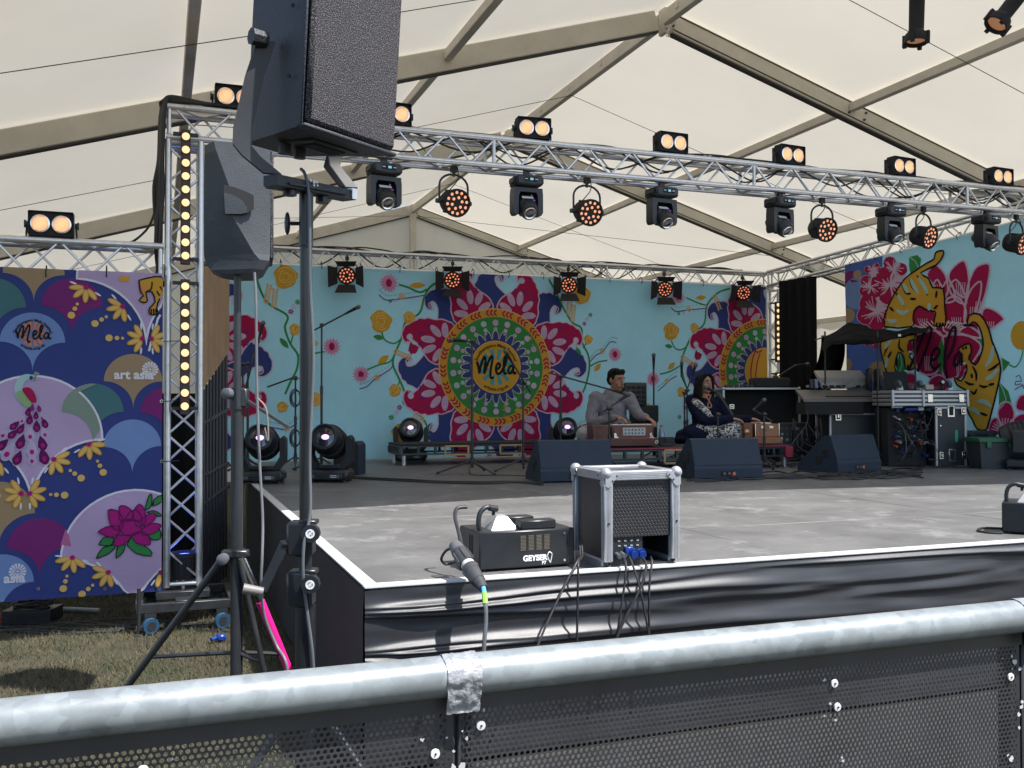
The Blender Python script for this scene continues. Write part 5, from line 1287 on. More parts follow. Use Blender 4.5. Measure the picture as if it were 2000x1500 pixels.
# peacock
pk = lambda pts: [L1(*p) for p in pts]
B.poly('peacock_print', smoothpoly(pk([(100,900),(95,850),(115,800),(160,770),(215,775),(225,800),(205,815),(170,810),(150,850),(160,890),(200,930),(190,985),(140,960)]), 3), MINT, 4, False)
B.poly('peacock_print', smoothpoly(pk([(105,890),(150,880),(200,935),(195,985),(140,960)]), 3), fab('lime', (.30,.48,.22)), 5, False)
B.poly('peacock_print', smoothpoly(pk([(145,865),(190,855),(225,890),(240,950),(205,950),(170,910)]), 3), CRIM, 6, False)
B.ell('peacock_print', L1(204,793), (11*K1, 15*K1), NAVY, 6, False, 12); B.poly('peacock_print', pk([(215,790),(240,780),(222,822)]), SAGE, 5, False); B.poly('peacock_print', pk([(215,775),(230,750),(262,765),(235,785)]), SAGE, 5, False)
rp_ = random.Random(2)
for x, y, l, a, kind in ((210,985,26,-95,0),(255,990,24,-80,0),(185,1010,30,-100,1),(235,1035,28,-90,1),(270,1045,26,-75,2),(150,1065,30,-115,2),(195,1060,36,-97,1),(290,1085,36,-70,1),(240,1105,40,-88,1),(100,1100,38,-135,1),(140,1120,38,-118,1),(290,1150,40,-75,2),(200,1160,44,-95,2),(90,1155,40,-135,1),(140,1205,50,-108,1),(35,1160,40,-145,2),(275,1215,50,-75,1),(20,1225,50,-135,1),(210,1255,52,-88,2),(60,1270,60,-120,2),(120,1310,50,-110,1),(285,1300,56,-75,1),(210,1320,40,-88,2)):
    c = L1(x, y); aa = R(a); ln = l*K1*1.15
    tear = [(ln*(-.95), 0), (ln*-.2, ln*.42), (ln*.45, ln*.56), (ln*.9, ln*.25), (ln*1.0, 0), (ln*.9, -ln*.25), (ln*.45, -ln*.56), (ln*-.2, -ln*.42)]
    rt = lambda p, s_=1: (c[0]+(p[0]*s_)*math.cos(aa)-(p[1]*s_)*math.sin(aa), c[1]+(p[0]*s_)*math.sin(aa)+(p[1]*s_)*math.cos(aa))
    B.poly('peacock_print', [rt(p, 1.1) for p in tear], MINT if kind == 2 else LLIL, 4.5, False)
    B.poly('peacock_print', [rt(p) for p in tear], {0: PLUM, 1: fab('dark_plum', (.12,.012,.10)), 2: LIL}[kind], 5.2, False)
    B.ell('peacock_print', rt((ln*.35, 0)), (ln*.30, ln*.24), MAG, 6.1, False, 10, aa)
# lotus
lt = lambda pts: [L2(*p) for p in pts]
for pts in ([(850,275),(875,200),(890,200),(888,260),(860,285)], [(895,265),(905,225),(945,200),(945,240)], [(565,572),(600,510),(680,490),(640,540)], [(580,490),(610,445),(665,450),(650,495)], [(680,570),(690,500),(735,485),(720,535)], [(745,490),(775,440),(820,480),(880,520),(885,555),(800,540)], [(865,430),(920,400),(940,410),(940,455),(890,460)], [(860,300),(900,290),(940,310),(940,325)]):
    B.poly('lotus_print', smoothpoly(lt(pts), 3), GRN, 4, False); B.stroke('lotus_print', lt(pts+[pts[0]]), .006, BK, 5, False, 2)
for pts in ([(575,415),(620,385),(690,380),(700,420),(650,445)], [(635,285),(690,290),(720,340),(710,400),(650,380)], [(700,265),(735,262),(780,300),(760,350),(700,340)], [(780,300),(815,250),(850,290),(850,370),(800,380)], [(830,340),(880,305),(915,310),(900,350),(850,385)], [(830,400),(880,365),(940,370),(935,395),(890,425),(840,430)], [(690,430),(665,490),(720,490),(765,440)], [(770,430),(800,480),(880,490),(870,440),(830,410)], [(700,400),(710,350),(760,340),(810,350),(830,400),(790,430),(730,430)], [(735,340),(760,300),(800,285),(830,330),(810,350)]):
    B.poly('lotus_print', smoothpoly(lt(pts), 3), MAG, 6, False); B.stroke('lotus_print', lt(pts+[pts[0]]), .006, fab('dark_plum', (.12,.012,.10)), 7.3, False, 2)
# tiger forepart at the top corner
tg = pk([(905,160),(1010,135),(1080,150),(1085,235),(1040,280),(1020,340),(1030,380),(975,380),(975,340),(1010,300),(990,235),(950,240),(960,290),(940,305),(905,290),(935,260),(915,235)])
B.poly('tiger_print', tg, GOLD, 4, False); B.stroke('tiger_print', tg+[tg[0]], .009, BK, 5, False, 2)
for st_ in ([(950,235),(985,215),(990,170)], [(1040,200),(1070,240)], [(1060,180),(1085,210)], [(1020,230),(1040,260)], [(985,345),(985,378)], [(1000,345),(1002,382)], [(1015,345),(1018,380)]): B.stroke('tiger_print', pk(st_), .010, BK, 5, False, 3)
B.poly('tiger_print', pk([(920,200),(950,190),(945,235),(925,235)]), ORNG, 5.5, False)
for x in (790,810,830): B.ell('tiger_print', L1(x,150), (14*K1,22*K1), GOLD, 4, False, 10)
B.build()
for y in (555, 945, 1337):
    p = V(WP(*L1(1052, y), .004)); g = MB(); g.tube([p+V((.009*math.cos(a),0,.009*math.sin(a))) for a in [i*.785 for i in range(8)]], .003, 5, True); obj('eyelet', g, CHROME, wb, world=True)
    g = MB(); g.tube([p, p+V((.05,-.02,0)), p+V((.11,-.0,.003))], .003, 5); obj('tie', g, BLKM, wb, world=True)
for px in (90, 208, 322):
    p = ony(px, 541, WY-.01); g = MB(); g.tube([p, p+V((0,-.02,.03)), p+V((0,.02,.075)), p+V((0,.06,.02))], .004, 5); obj('tie', g, BLKM, wb, world=True)
for px in (75, 205, 310):
    p = ony(px, 1150, WY-.012); g = MB(); g.tube([p+V((.008*math.cos(a),0,.008*math.sin(a))) for a in [i*.785 for i in range(8)]], .003, 5, True); obj('eyelet', g, CHROME, wb, world=True)

# ---------------------------------------------------------------- tiger banner under the side truss
TA, TB = V((7.58, 8.15, 0)), V((8.26, 3.2, 0)); tdir = (TB-TA).normalized(); tn = V((-abs(tdir.y), -tdir.x, 0)).normalized()
def tplane(px, py):
    d = ray(px, py); k = (TA-CAM).dot(tn)/d.dot(tn); p = CAM + d*k; return ((p-TA).dot(tdir), p.z)
s0 = tplane(1652, 600)[0]; s1 = 4.95
def ttop(s_): return 3.15+.03+(.37*s_/4.99)
def t_off(s_, z): return .012*noise.noise(V((s_*1.2, z*1.1, 8))) + .016*math.sin(s_*2.2+z)*.5
def TP(s_, z, off=0):
    z = min(z, ttop(s_)); p = TA + tdir*s_ + tn*(t_off(s_, z)+off); return (p.x, p.y, z)
tb = thing('tiger_banner', 'pale blue banner printed with two golden tigers around a crimson lotus', 'banner', TA+tdir*2.5+V((0,0,HS)))
g = MB(); g.grid(lambda u, v: TP(s0+(s1-s0)*u, HS+.02+(ttop(s0+(s1-s0)*u)-HS-.02)*v), 70, 50); obj('cloth', g, AQUA, tb, world=True, ang=180)
B = Banner(tb, TP, tplane, s0, s1, HS+.03, 3.5, .2)
t1 = lambda pts: [(1640+x*.2, 460+y*.2) for x, y in pts]; t2 = lambda pts: [(1640+x*.18663, 640+y*.18663) for x, y in pts]
B.poly('scallop_print', t1([(40,200),(420,200),(420,2300),(20,2300)]), BLU2, 1)
for x, y, r, m_ in ((110,430,80,PLUM), (185,560,150,SKYB), (80,780,70,TAN), (60,1260,60,TAN), (380,1330,95,TAN), (180,380,40,TAN), (300,950,120,BLU2)):
    c = tplane(1640+x*.2, 460+y*.2); B.ell('scallop_print', c, (r*.2*.0088, r*.2*.0072), m_, 1.5, False, 20)
def blossom(x, y, r, cv, n=5, ph=0.3):
    for k in range(n):
        a = 2*math.pi*k/n+ph; cx, cy = x+r*.55*math.cos(a), y+r*.55*math.sin(a)
        pts = [(cx+r*.48*math.cos(b)*(1+.06*math.sin(b*5)), cy+r*.48*math.sin(b)) for b in [2*math.pi*i/14 for i in range(14)]]
        B.poly('blossom_print', cv([(x+(p-x)*1.04, y+(q-y)*1.04) for p, q in pts]), LLIL, 2.2); B.poly('blossom_print', cv(pts), CRIM, 2.8)
    rb = random.Random(int(x))
    for k in range(26):
        a = rb.random()*6.28; l = rb.uniform(.3, .85)*r; B.stroke('blossom_print', cv([(x, y), (x+l*.5*math.cos(a), y+l*.5*math.sin(a)), (x+l*math.cos(a+.08), y+l*math.sin(a+.08))]), .012, LLIL, 4, taper=False, k=1)
B.poly('leaf_print', t1([(560,560),(240,460),(200,900),(260,960),(500,900)]), GRN, 1.8)
blossom(310,500,120,t1,4,.9); blossom(330,340,80,t1,3,1.2); blossom(530,330,130,t1,3,-2.1); blossom(495,485,185,t1,5,.5); blossom(355,740,185,t1,5,.2); blossom(320,1040,70,t1,3,.8)
for pts in ([(680,210),(760,190),(800,230),(780,330),(700,400),(680,300)], [(1310,1010),(1420,1010),(1360,1160),(1330,1250)], [(590,1130),(660,1160),(640,1330),(560,1390),(560,1290)], [(1580,1190),(1665,1240),(1600,1330)], [(1560,1430),(1650,1520),(1700,1700),(1560,1700)]):
    B.poly('leaf_print', t1(pts), LLIL if False else GRN, 2)
    B.stroke('leaf_print', t1([pts[0], ((pts[0][0]+pts[2][0])/2, (pts[0][1]+pts[2][1])/2+30), pts[3 if len(pts) > 3 else 2]]), .012, MINT, 2.6, k=2)
LOT = ([(860,380),(930,290),(1000,330),(1050,420),(1060,560),(1000,600),(900,450)], [(1075,440),(1090,340),(1200,245),(1245,300),(1265,450),(1240,600),(1150,560)], [(1240,560),(1290,390),(1350,300),(1465,285),(1440,500),(1400,640),(1330,800),(1230,880)], [(1370,780),(1430,705),(1530,740),(1605,810),(1570,850),(1450,930),(1380,900)], [(920,500),(960,430),(1010,500),(1060,430),(1110,500),(1120,640),(960,640)], [(1075,520),(1140,430),(1210,540),(1240,660),(1150,640)], [(1230,680),(1290,520),(1380,450),(1370,600),(1310,780),(1225,860)], [(1035,650),(1150,600),(1225,700),(1230,800),(1180,930),(1020,930)], [(930,880),(1050,850),(1230,870),(1350,940),(1360,1000),(1150,960),(1000,980)], [(720,740),(800,680),(950,760),(950,880),(800,900),(725,850)], [(730,1000),(900,930),(1010,980),(1000,1180),(950,1340),(800,1340),(720,1150)], [(1010,1000),(1200,960),(1370,1050),(1360,1150),(1250,1300),(1100,1400),(1010,1340)], [(880,1420),(980,1360),(1070,1440),(1040,1560),(900,1560)], [(580,1400),(700,1340),(760,1400),(700,1500)])
B.poly('lotus_print', t1([(760,720),(930,640),(1060,470),(1240,560),(1330,800),(1360,960),(1370,1250),(1180,1400),(900,1400),(740,1300),(720,1000)]), CRIM, 2.9)
for pts in LOT:
    sp = smoothpoly(pts, 3); B.poly('lotus_print', t1(sp), CRIM, 3.2); B.stroke('lotus_print', t1(sp), .022, LLIL, 4.2, k=1, closed=True)
    cx, cy = sum(p[0] for p in pts)/len(pts), max(p[1] for p in pts); tx, ty = min(pts, key=lambda p: p[1])
    for k in range(-2, 3): B.stroke('lotus_print', t1([(cx+k*14, cy-20), (cx*.7+tx*.3+k*22, cy*.6+ty*.4)]), .010, LLIL, 4.6, k=1)
for k in range(16):
    a = -2.9+k*.16; B.stroke('lotus_print', t1([(1000+140*math.cos(a), 960-60*math.sin(a)*-1), (1000+300*math.cos(a)*.9, 960+190*math.sin(a)*.9*.8)]), .012, WH, 5, k=1)
B.poly('leaf_print', t1([(1000,1000),(1028,1100),(1010,1335),(975,1335),(960,1120)]), GRN, 5)
TIG = [t1([(945,165),(1020,150),(1010,210),(950,290),(800,365),(880,420),(920,510),(1020,520),(1035,700),(1040,870),(930,880),(950,760),(920,740),(850,720),(790,690),(740,740),(730,820),(720,890),(450,890),(470,730),(530,600),(640,430),(740,350),(860,270),(930,230)]),
       t1([(410,1040),(560,1000),(640,990),(720,960),(775,990),(760,1020),(690,1030),(680,1130),(715,1150),(690,1180),(745,1260),(720,1310),(655,1300),(640,1190),(585,1140),(550,1290),(600,1450),(500,1400),(430,1200)]),
       t2([(1450,-30),(1400,-60),(1345,-20),(1360,-130),(1470,-140),(1560,0),(1600,140),(1660,280),(1695,440),(1660,640),(1610,850),(1570,1000),(1540,1070),(1450,1060),(1400,960),(1340,840),(1370,690),(1310,640),(1240,600),(1210,520),(1280,560),(1330,480),(1340,400),(1290,350),(1280,330),(1270,260),(1250,230),(1290,190),(1370,170),(1385,260),(1360,320),(1430,390),(1480,300),(1510,180),(1490,60)])]
for q in TIG: B.poly('tiger_print', q, GOLD, 6); B.stroke('tiger_print', q, .022, BK, 7.2, k=2, closed=True)
for cv, st_ in ((t1,[(690,420),(720,500),(770,560)]), (t1,[(620,480),(660,560),(710,570)]), (t1,[(560,560),(600,620),(640,690)]), (t1,[(500,700),(540,740)]), (t1,[(700,620),(760,620)]), (t1,[(760,390),(830,470),(870,590)]), (t1,[(930,720),(970,680)]), (t1,[(960,540),(950,610)]), (t1,[(440,1180),(490,1060),(520,1040)]), (t1,[(450,1280),(490,1180),(520,1130)]), (t1,[(600,1010),(590,1090),(640,1140)]), (t1,[(570,1160),(570,1290)]), (t1,[(680,1260),(675,1305)]), (t1,[(705,1265),(700,1310)]), (t1,[(960,850),(955,880)]), (t1,[(990,850),(988,890)]), (t1,[(1015,850),(1015,885)]),
               (t2,[(1560,450),(1620,420),(1680,370)]), (t2,[(1470,600),(1520,620),(1560,610)]), (t2,[(1570,600),(1630,585)]), (t2,[(1440,560),(1440,480),(1400,400)]), (t2,[(1320,560),(1370,590),(1420,590)]), (t2,[(1380,660),(1420,690),(1450,640)]), (t2,[(1480,890),(1560,920)]), (t2,[(1390,480),(1400,530)]), (t2,[(1290,-30),(1420,-20)]), (t2,[(1300,200),(1300,230)]), (t2,[(1330,190),(1330,225)])): B.stroke('tiger_print', cv(st_), .032, BK, 7.6, taper=True, k=4)
for cv, st_ in ((t1,[(780,410),(840,500),(870,570)]), (t1,[(700,420),(740,500),(785,570)]), (t1,[(630,470),(680,560)]), (t1,[(580,580),(640,680)]), (t1,[(570,730),(630,760),(690,730)]), (t1,[(475,820),(520,840),(570,830)]), (t1,[(890,660),(885,730)]), (t1,[(450,1110),(480,1060),(520,1030)]), (t1,[(460,1290),(480,1190)]), (t2,[(1610,190),(1600,300),(1540,410)]), (t2,[(1535,540),(1600,510),(1670,430)]), (t2,[(1450,780),(1520,770),(1600,830)]), (t2,[(1360,850),(1420,860),(1480,910)])): B.stroke('tiger_print', cv(st_), .055, MINT, 8, taper=True, k=4)
B.poly('tiger_print', t2([(1240,540),(1300,500),(1330,400),(1300,400),(1270,470)]), CRIM, 8); B.poly('tiger_print', t1([(680,1040),(715,1030),(720,1130),(685,1125)]), CRIM, 8)
B.stroke('tiger_print', t2([(1275,385),(1330,370)]), .03, WH, 9, k=2); B.stroke('tiger_print', t1([(685,1140),(715,1135)]), .025, WH, 9, k=2)
for st_ in ([(690,1310),(760,1150),(850,930),(905,905),(895,1000),(830,1180),(775,1330)], [(900,1230),(960,1190),(985,1130),(960,1100),(920,1150),(905,1250),(940,1300),(1000,1250)], [(1065,1400),(1040,1250),(1050,1080),(1100,920),(1135,900),(1140,960),(1110,1100),(1060,1200)], [(1190,1130),(1135,1190),(1135,1270),(1180,1230),(1200,1150),(1205,1270)]): B.stroke('lettering', t1(st_), .036, fab('dark_aubergine',(.03,.012,.03)), 10, k=5)
for pts in ([(1660,900),(1700,790),(1790,790),(1835,900),(1800,1010),(1740,1080),(1690,1010)], [(1560,1090),(1590,970),(1660,950),(1730,1090),(1700,1120),(1580,1120)], [(1760,1080),(1850,930),(1960,900),(2100,950),(2000,1110)], [(1850,850),(1870,740),(1930,700),(2000,760),(1960,870)]):
    sp = smoothpoly(pts, 3); B.poly('blossom_print', t2(sp), CRIM, 2.4); B.stroke('blossom_print', t2(sp), .02, LLIL, 3.2, k=1, closed=True)
for k in range(12):
    a = -2.9+k*.22; B.stroke('blossom_print', t2([(1740+20*math.cos(a), 1095), (1740+150*math.cos(a), 1095+150*math.sin(a))]), .012, LLIL, 4, k=1)
pts_ = t2([(1780,390),(1840,410),(1890,340),(1915,250),(1925,120),(1990,60)])
for p in crom([(a, b, 0) for a, b in [tplane(*q) for q in pts_]], 7): B.ell('swoosh_print', (p.x, p.y), .009, GRN, 2, False, 6)
B.ell('rose_print', tplane(1995, 655), (.13,.16), GOLD, 2, False, 16)
for st_ in ([(1840,520),(1880,500),(1900,560),(1850,560),(1840,600),(1900,590),(1930,640)], [(1830,650),(1880,620),(1930,600)]): B.stroke('swoosh_print', t2(st_), .01, PURL, 2, k=4)
B.build()
for k in range(9):
    s_ = s0+.1+(s1-s0-.2)*k/8; p = V(TP(s_, ttop(s_)-.03)); g = MB(); g.tube([p+tn*.004, p+tn*.03+V((0,0,.04)), p-tn*.05+V((0,0,.09)), p-tn*.1+V((0,0,.03))], .005, 5); obj('tie', g, BLKM, tb, world=True)
# ================================================================ risers
RIS = mat('riser_black_steel', (.035,.045,.055), .5, 0, .25, 6)
def riser(name, label, x0, y0, w_, d_, top, red=False):
    t = thing(name, label, 'riser', (x0, y0, HS))
    H = top-HS
    g = MB(); g.cbox((w_/2, d_/2, H-.012), (w_, d_, .022), .004); obj('deck', g, BLKM, t)
    for y, nm in ((.02,'front_rail'), (d_-.02,'back_rail')):
        g = MB()
        for z in (H-.032, H-.122): g.cbox((w_/2, y, z), (w_-.002, .035, .020), .003)
        n = max(6, int(w_/.20))
        for k in range(n+1): g.cbox((.015+(w_-.03)*k/n, y, H-.077), (.028 if k % 4 else .05, .033, .075), .003)
        obj(nm, g, RIS, t)
    for x, nm in ((.018,'side_rail'), (w_-.018,'side_rail')):
        g = MB()
        for z in (H-.032, H-.122): g.cbox((x, d_/2, z), (.034, d_-.08, .019), .003)
        for k in range(5): g.cbox((x, .06+(d_-.12)*k/4, H-.077), (.032, .028, .075), .003)
        obj(nm, g, RIS, t)
    for x in (.06, w_-.05):
        for y in (.05, d_-.05):
            g = MB(); g.cyl((x,y,0), (x,y,H-.13), .024, n=14); obj('leg', g, ALU, t)
    return t
r1 = riser('stage_riser', 'empty black slotted riser in front of the mandala', 1.80, 6.95, 2.1, .6, 1.0)
r2 = riser('stage_riser', 'black slotted riser with red edge carrying the two harmonium players', 3.35, 5.15, 2.48, 1.5, 1.0)
REDM = mat('faded_red_edge', (.32,.03,.06), .7)
g = MB(); g.cbox((1.24,-.004,.238), (2.44,.012,.014), .003); obj('red_edge', g, REDM, r2)
g = MB(); g.cbox((2.44,-.003,.17), (.085,.045,.12), .004); g.cbox((2.486,.03,.17),(.012,.12,.12),.003); obj('red_corner', g, REDM, r2)
PLY_ = mat('pale_plywood', (.45,.30,.14), .6, 0, .12, 12)
def ply_frame(parent, x, z, w_, h_):
    g = MB()
    for a, b in (((x, z+h_/2),(w_,.02)), ((x, z-h_/2),(w_,.02)), ((x-w_/2, z),(.022,h_)), ((x+w_/2, z),(.022,h_))): g.cbox((a[0], -.008, a[1]), (b[0], .012, b[1]), .002)
    obj('wooden_frame', g, PLY_, parent)
ply_frame(r1, .68, .165, .28, .10); ply_frame(r1, 1.36, .165, .28, .10); ply_frame(r2, 1.0, .15, .24, .14)

# ================================================================ floor wedges
WEDG = mat('monitor_paint', (.020,.032,.052), .6, 0, .18, 5, bump=.3, bscale=140, spec=.3)
def make_wedge():
    t = thing('stage_monitor', 'x', 'monitor speaker')
    W = .70; prof = [(.03,.0),(.0,.015),(.0,.10),(.015,.13),(.10,.375),(.125,.385),(.19,.37),(.36,.215),(.52,.06),(.52,.0)]
    g = MB(); g.prism(prof, -W/2, W/2, basis((0,1,0),(0,0,1),(1,0,0))); obj('cabinet', g, WEDG, t, ang=18)
    g = MB(); g.prism([(.20,.370),(.365,.218),(.362,.208),(.198,.358)], -W/2+.03, W/2-.03, basis((0,1,0),(0,0,1),(1,0,0))); obj('grille', g, BLKM, t)
    g = MB(); g.prism([(.018,.134),(.097,.368),(.093,.372),(.012,.136)], -W/2+.006, W/2-.006, basis((0,1,0),(0,0,1),(1,0,0))); obj('back_panel', g, WEDG, t)
    for s_ in (-1, 1):
        for y, z in ((.16,.20), (.24,.13)):
            g = MB(); g.cbox((s_*(W/2+.001), y, z), (.008,.07,.085), .003, ); obj('handle_recess', g, BLKM, t)
    g = MB(); g.cbox((-.02,-.002,.055), (.12,.006,.05), .002); jp = obj('connector_panel', g, BLKM, t)
    for k in range(2):
        g = MB(); g.cyl((-.05+.05*k,-.012,.055), (-.05+.05*k,-.004,.055), .014, n=12); obj('socket', g, mat('grey_knob', (.2,.21,.23), .4), jp)
    g = MB(); g.box((.05,-.006,.052), (.03,.004,.03)); obj('orange_sticker', g, mat('orange_sticker', (.7,.12,.05), .5), t)
    return t
wd = make_wedge()
for i, (p, rz, lab) in enumerate(((onz(1128,942,HS), -.10, 'black wedge monitor facing the grey-shirted player behind flight case'), (onz(1424,936,HS), -.12, 'black wedge monitor facing the singer in navy'), (onz(1680,922,HS), .22, 'black wedge monitor turned sideways by the mixing desk cases'))):
    if i == 0: o = wd; o['label'] = lab; M = T(*p) @ RZ(rz); o.matrix_world = M; WM[o.name] = M
    else: o = copy_tree(wd, lab, p, rz)
    o['group'] = 'floor wedge monitors'
p = onz(683,926,HS); t = thing('monitor_box', 'small upright black monitor box behind the beam lamp', 'speaker', p, -.45)
g = MB(); g.prism([(-.13,0),(.13,0),(.13,.30),(.10,.335),(-.13,.335)], -.14, .14, RX(R(90))); obj('cabinet', g, WEDG, t, ang=20)
g = MB(); g.cbox((-.0,-.143,.165), (.22,.008,.28), .003); obj('grille', g, BLKM, t)

# ================================================================ microphone stands
MST = mat('satin_black_stand', (.02,.02,.022), .35, 0, .2, 10)
MESHB = mat('mic_mesh', (.10,.10,.105), .4, .5, .2, 200)
def mic_stand(label, base, h, boom=None, mic=True, legs=.30, rot=0.3, weight=.0, grey=False, clipdir=None):
    base = V(base); t = thing('mic_stand', label, 'mic stand', base)
    for k in range(3):
        a = rot+k*2*math.pi/3; g = MB(); g.cyl((.01*math.cos(a),.01*math.sin(a),.13), (legs*math.cos(a),legs*math.sin(a),.012), .0085, n=8)
        l = obj('leg', g, MST, t); g = MB(); g.cyl((legs*.93*math.cos(a),legs*.93*math.sin(a),.02), (legs*1.02*math.cos(a),legs*1.02*math.sin(a),.010), .013, n=8); obj('rubber_tip', g, RUB, l)
    g = MB(); g.cyl((0,0,.09),(0,0,.17),.022,.018,n=12); obj('leg_hub', g, MST, t)
    g = MB(); g.cyl((0,0,.06),(0,0,h*.55),.0140,n=10); obj('lower_tube', g, MST, t)
    g = MB(); g.cyl((0,0,h*.53),(0,0,h),.0105,n=10); obj('upper_tube', g, MST, t)
    g = MB(); g.cyl((0,0,h*.52),(0,0,h*.58),.017,n=10); obj('clutch', g, MST, t)
    tip = V((0,0,h)); d = V((0,-.35,.25)).normalized()
    if boom:
        a, b = V(boom[0]), V(boom[1]); g = MB(); g.cyl(a, b, .0095, n=8); bo_ = obj('boom', g, MST, t)
        g = MB(); g.cyl((-.02,0,h),(.02,0,h),.02,n=12); g.cyl((.02,0,h),(.045,0,h),.006,n=6); obj('boom_joint', g, MST, t)
        tip = b; d = (b-a).normalized()
    if clipdir: d = V(clipdir).normalized()
    if mic:
        q = tip + d*.04
        g = MB(); g.cyl(tip-d*.01, q+d*.03, .013, n=10); obj('mic_clip', g, MST, t)
        g = MB(); g.cyl(q-d*.05, q+d*.10, .011, .019, n=12); m_ = obj('microphone', g, BLKM, t)
        M = Matrix.Translation(q+d*.125) @ d.to_track_quat('Z','X').to_matrix().to_4x4()
        g = MB(); g.ell((0,0,0), (.026,.026,.030), 14, 10, M); obj('mic_head', g, MESHB, m_)
    return t
def dpt(p): return (V(p)-CAM).dot(V((math.sin(YAW), math.cos(YAW), 0)))
def st_base(px, x, y):
    p = ondepth(px, 800, dpt((x, y, CAM.z))); return V((p.x, p.y, HS))
def hz(py, Y): return 1.5-(py-784)*Y/1870
def L_(base, px, py, Y):  # local point of a stand
    return ondepth(px, py, Y)-V(base)
b = onz(628,925,HS); b = st_base(628, 1.05,6.6); Y = 10.0
Yb = (b-CAM).dot(V((math.sin(YAW), math.cos(YAW), 0)))
mic_stand('tall boom mic stand reaching over the beam lamps at stage left', b, hz(636,Yb)-HS, (L_(b,604,650,Yb), L_(b,676,612,Yb-.2)), rot=.9)
b = onz(922,925,HS); Yb = (b-CAM).dot(V((math.sin(YAW), math.cos(YAW), 0)))
mic_stand('upright mic stand before the mandala with mic pointing away from tripod', b, hz(668,Yb)-HS, (L_(b,926,672,Yb), L_(b,912,666,Yb)), rot=-1.2, legs=.36, clipdir=cdir(-1,.2)+V((0,0,.08)))
b = onz(1022,920,HS); Yb = (b-CAM).dot(V((math.sin(YAW), math.cos(YAW), 0)))
mic_stand('boom mic stand standing before the mandala next to the wedge', b, hz(750,Yb)-HS, (L_(b,1036,766,Yb), L_(b,1003,712,Yb-.1)), rot=-.9, legs=.34)
b = st_base(1095, 3.55,6.15); Yb = (b-CAM).dot(V((math.sin(YAW), math.cos(YAW), 0)))
mic_stand('boom mic stand reaching right to the grey-shirted player', b, hz(738,Yb)-HS, (L_(b,1072,728,Yb), L_(b,1196,762,Yb-.5)), legs=.28)
b = st_base(1190, 3.93,5.0); Yb = (b-CAM).dot(V((math.sin(YAW), math.cos(YAW), 0)))
mic_stand('low mic stand in front of the dark red harmonium', b, hz(800,Yb)-HS, (L_(b,1180,803,Yb), L_(b,1206,785,Yb+.1)), legs=.22)
b = st_base(1277, 4.62,6.72); Yb = (b-CAM).dot(V((math.sin(YAW), math.cos(YAW), 0)))
mic_stand('straight mic stand rising behind the tablet between the players', b, hz(722,Yb)-HS, legs=.2, clipdir=(-.1,-.2,.9))
b = st_base(1342, 5.02,6.9); Yb = (b-CAM).dot(V((math.sin(YAW), math.cos(YAW), 0)))
mic_stand('mic stand with hanging mic behind the singer in navy', b, hz(765,Yb)-HS, (L_(b,1345,765,Yb), L_(b,1331,735,Yb)), legs=.2, clipdir=(0,-.05,.9))
b = st_base(1337, 5.25,6.95); Yb = (b-CAM).dot(V((math.sin(YAW), math.cos(YAW), 0)))
mic_stand('slanted mic stand close behind the singer\'s head', b, hz(770,Yb)-HS, (L_(b,1338,772,Yb), L_(b,1350,738,Yb)), legs=.2)
b = st_base(1402, 5.02,5.0); Yb = (b-CAM).dot(V((math.sin(YAW), math.cos(YAW), 0)))
mic_stand('vocal mic stand held up to the singer in navy', b, hz(812,Yb)-HS, (L_(b,1432,812,Yb), L_(b,1404,770,Yb+.25)), legs=.22, clipdir=cdir(-.7,.3)+V((0,0,.55)))
b = onz(1493,915,HS); Yb = (b-CAM).dot(V((math.sin(YAW), math.cos(YAW), 0)))
mic_stand('short mic stand beside the light wooden harmonium', b, hz(812,Yb)-HS, (L_(b,1508,824,Yb), L_(b,1472,800,Yb+.1)), legs=.24, clipdir=cdir(.4,.1)+V((0,0,.8)))
b = st_base(1514, 6.45,6.6); Yb = (b-CAM).dot(V((math.sin(YAW), math.cos(YAW), 0)))
mic_stand('boom stand over the black rack behind the wooden harmonium', b, hz(740,Yb)-HS, (L_(b,1474,765,Yb), L_(b,1552,714,Yb)), legs=.25, clipdir=cdir(.9,0)+V((0,0,.1)))
# spare stands with coiled cable, at stage left
COILM = RUB
for i, (px, py0, py1, lab) in enumerate(((577,740,930,'bare stand hung with a coiled cable behind the beam lamps'), (484,655,930,'folded boom stand leaning at the stage left edge'), (474,690,930,'second folded boom stand leaning at the stage left edge'))):
    b = V((.62,6.9,HS)) if i == 0 else V((.12+.05*i,6.6+.2*i,HS)); Yb = (b-CAM).dot(V((math.sin(YAW), math.cos(YAW), 0)))
    b = V(ondepth(px, 800, Yb)); b.z = HS
    bo_ = (L_(b,522,756,Yb), L_(b,580,735,Yb)) if i == 0 else (L_(b,px-6,py0+110,Yb), L_(b,px+22,py0+5,Yb))
    t = mic_stand(lab, b, hz(py0,Yb)-HS if i == 0 else 1.15, bo_, mic=(i != 0), legs=.22, rot=.4+i)
    if i == 0:
        for k, z in enumerate((.78,.34)):
            for q in range(3):
                g = MB(); g.tube([(.055*math.cos(a)+.01*q-.01, -.03-.008*q, z+.10*math.sin(a)*(1-.12*q)) for a in [j*math.pi/9 for j in range(18)]], .006, 5, True); obj('cable_coil', g, RUB, t)

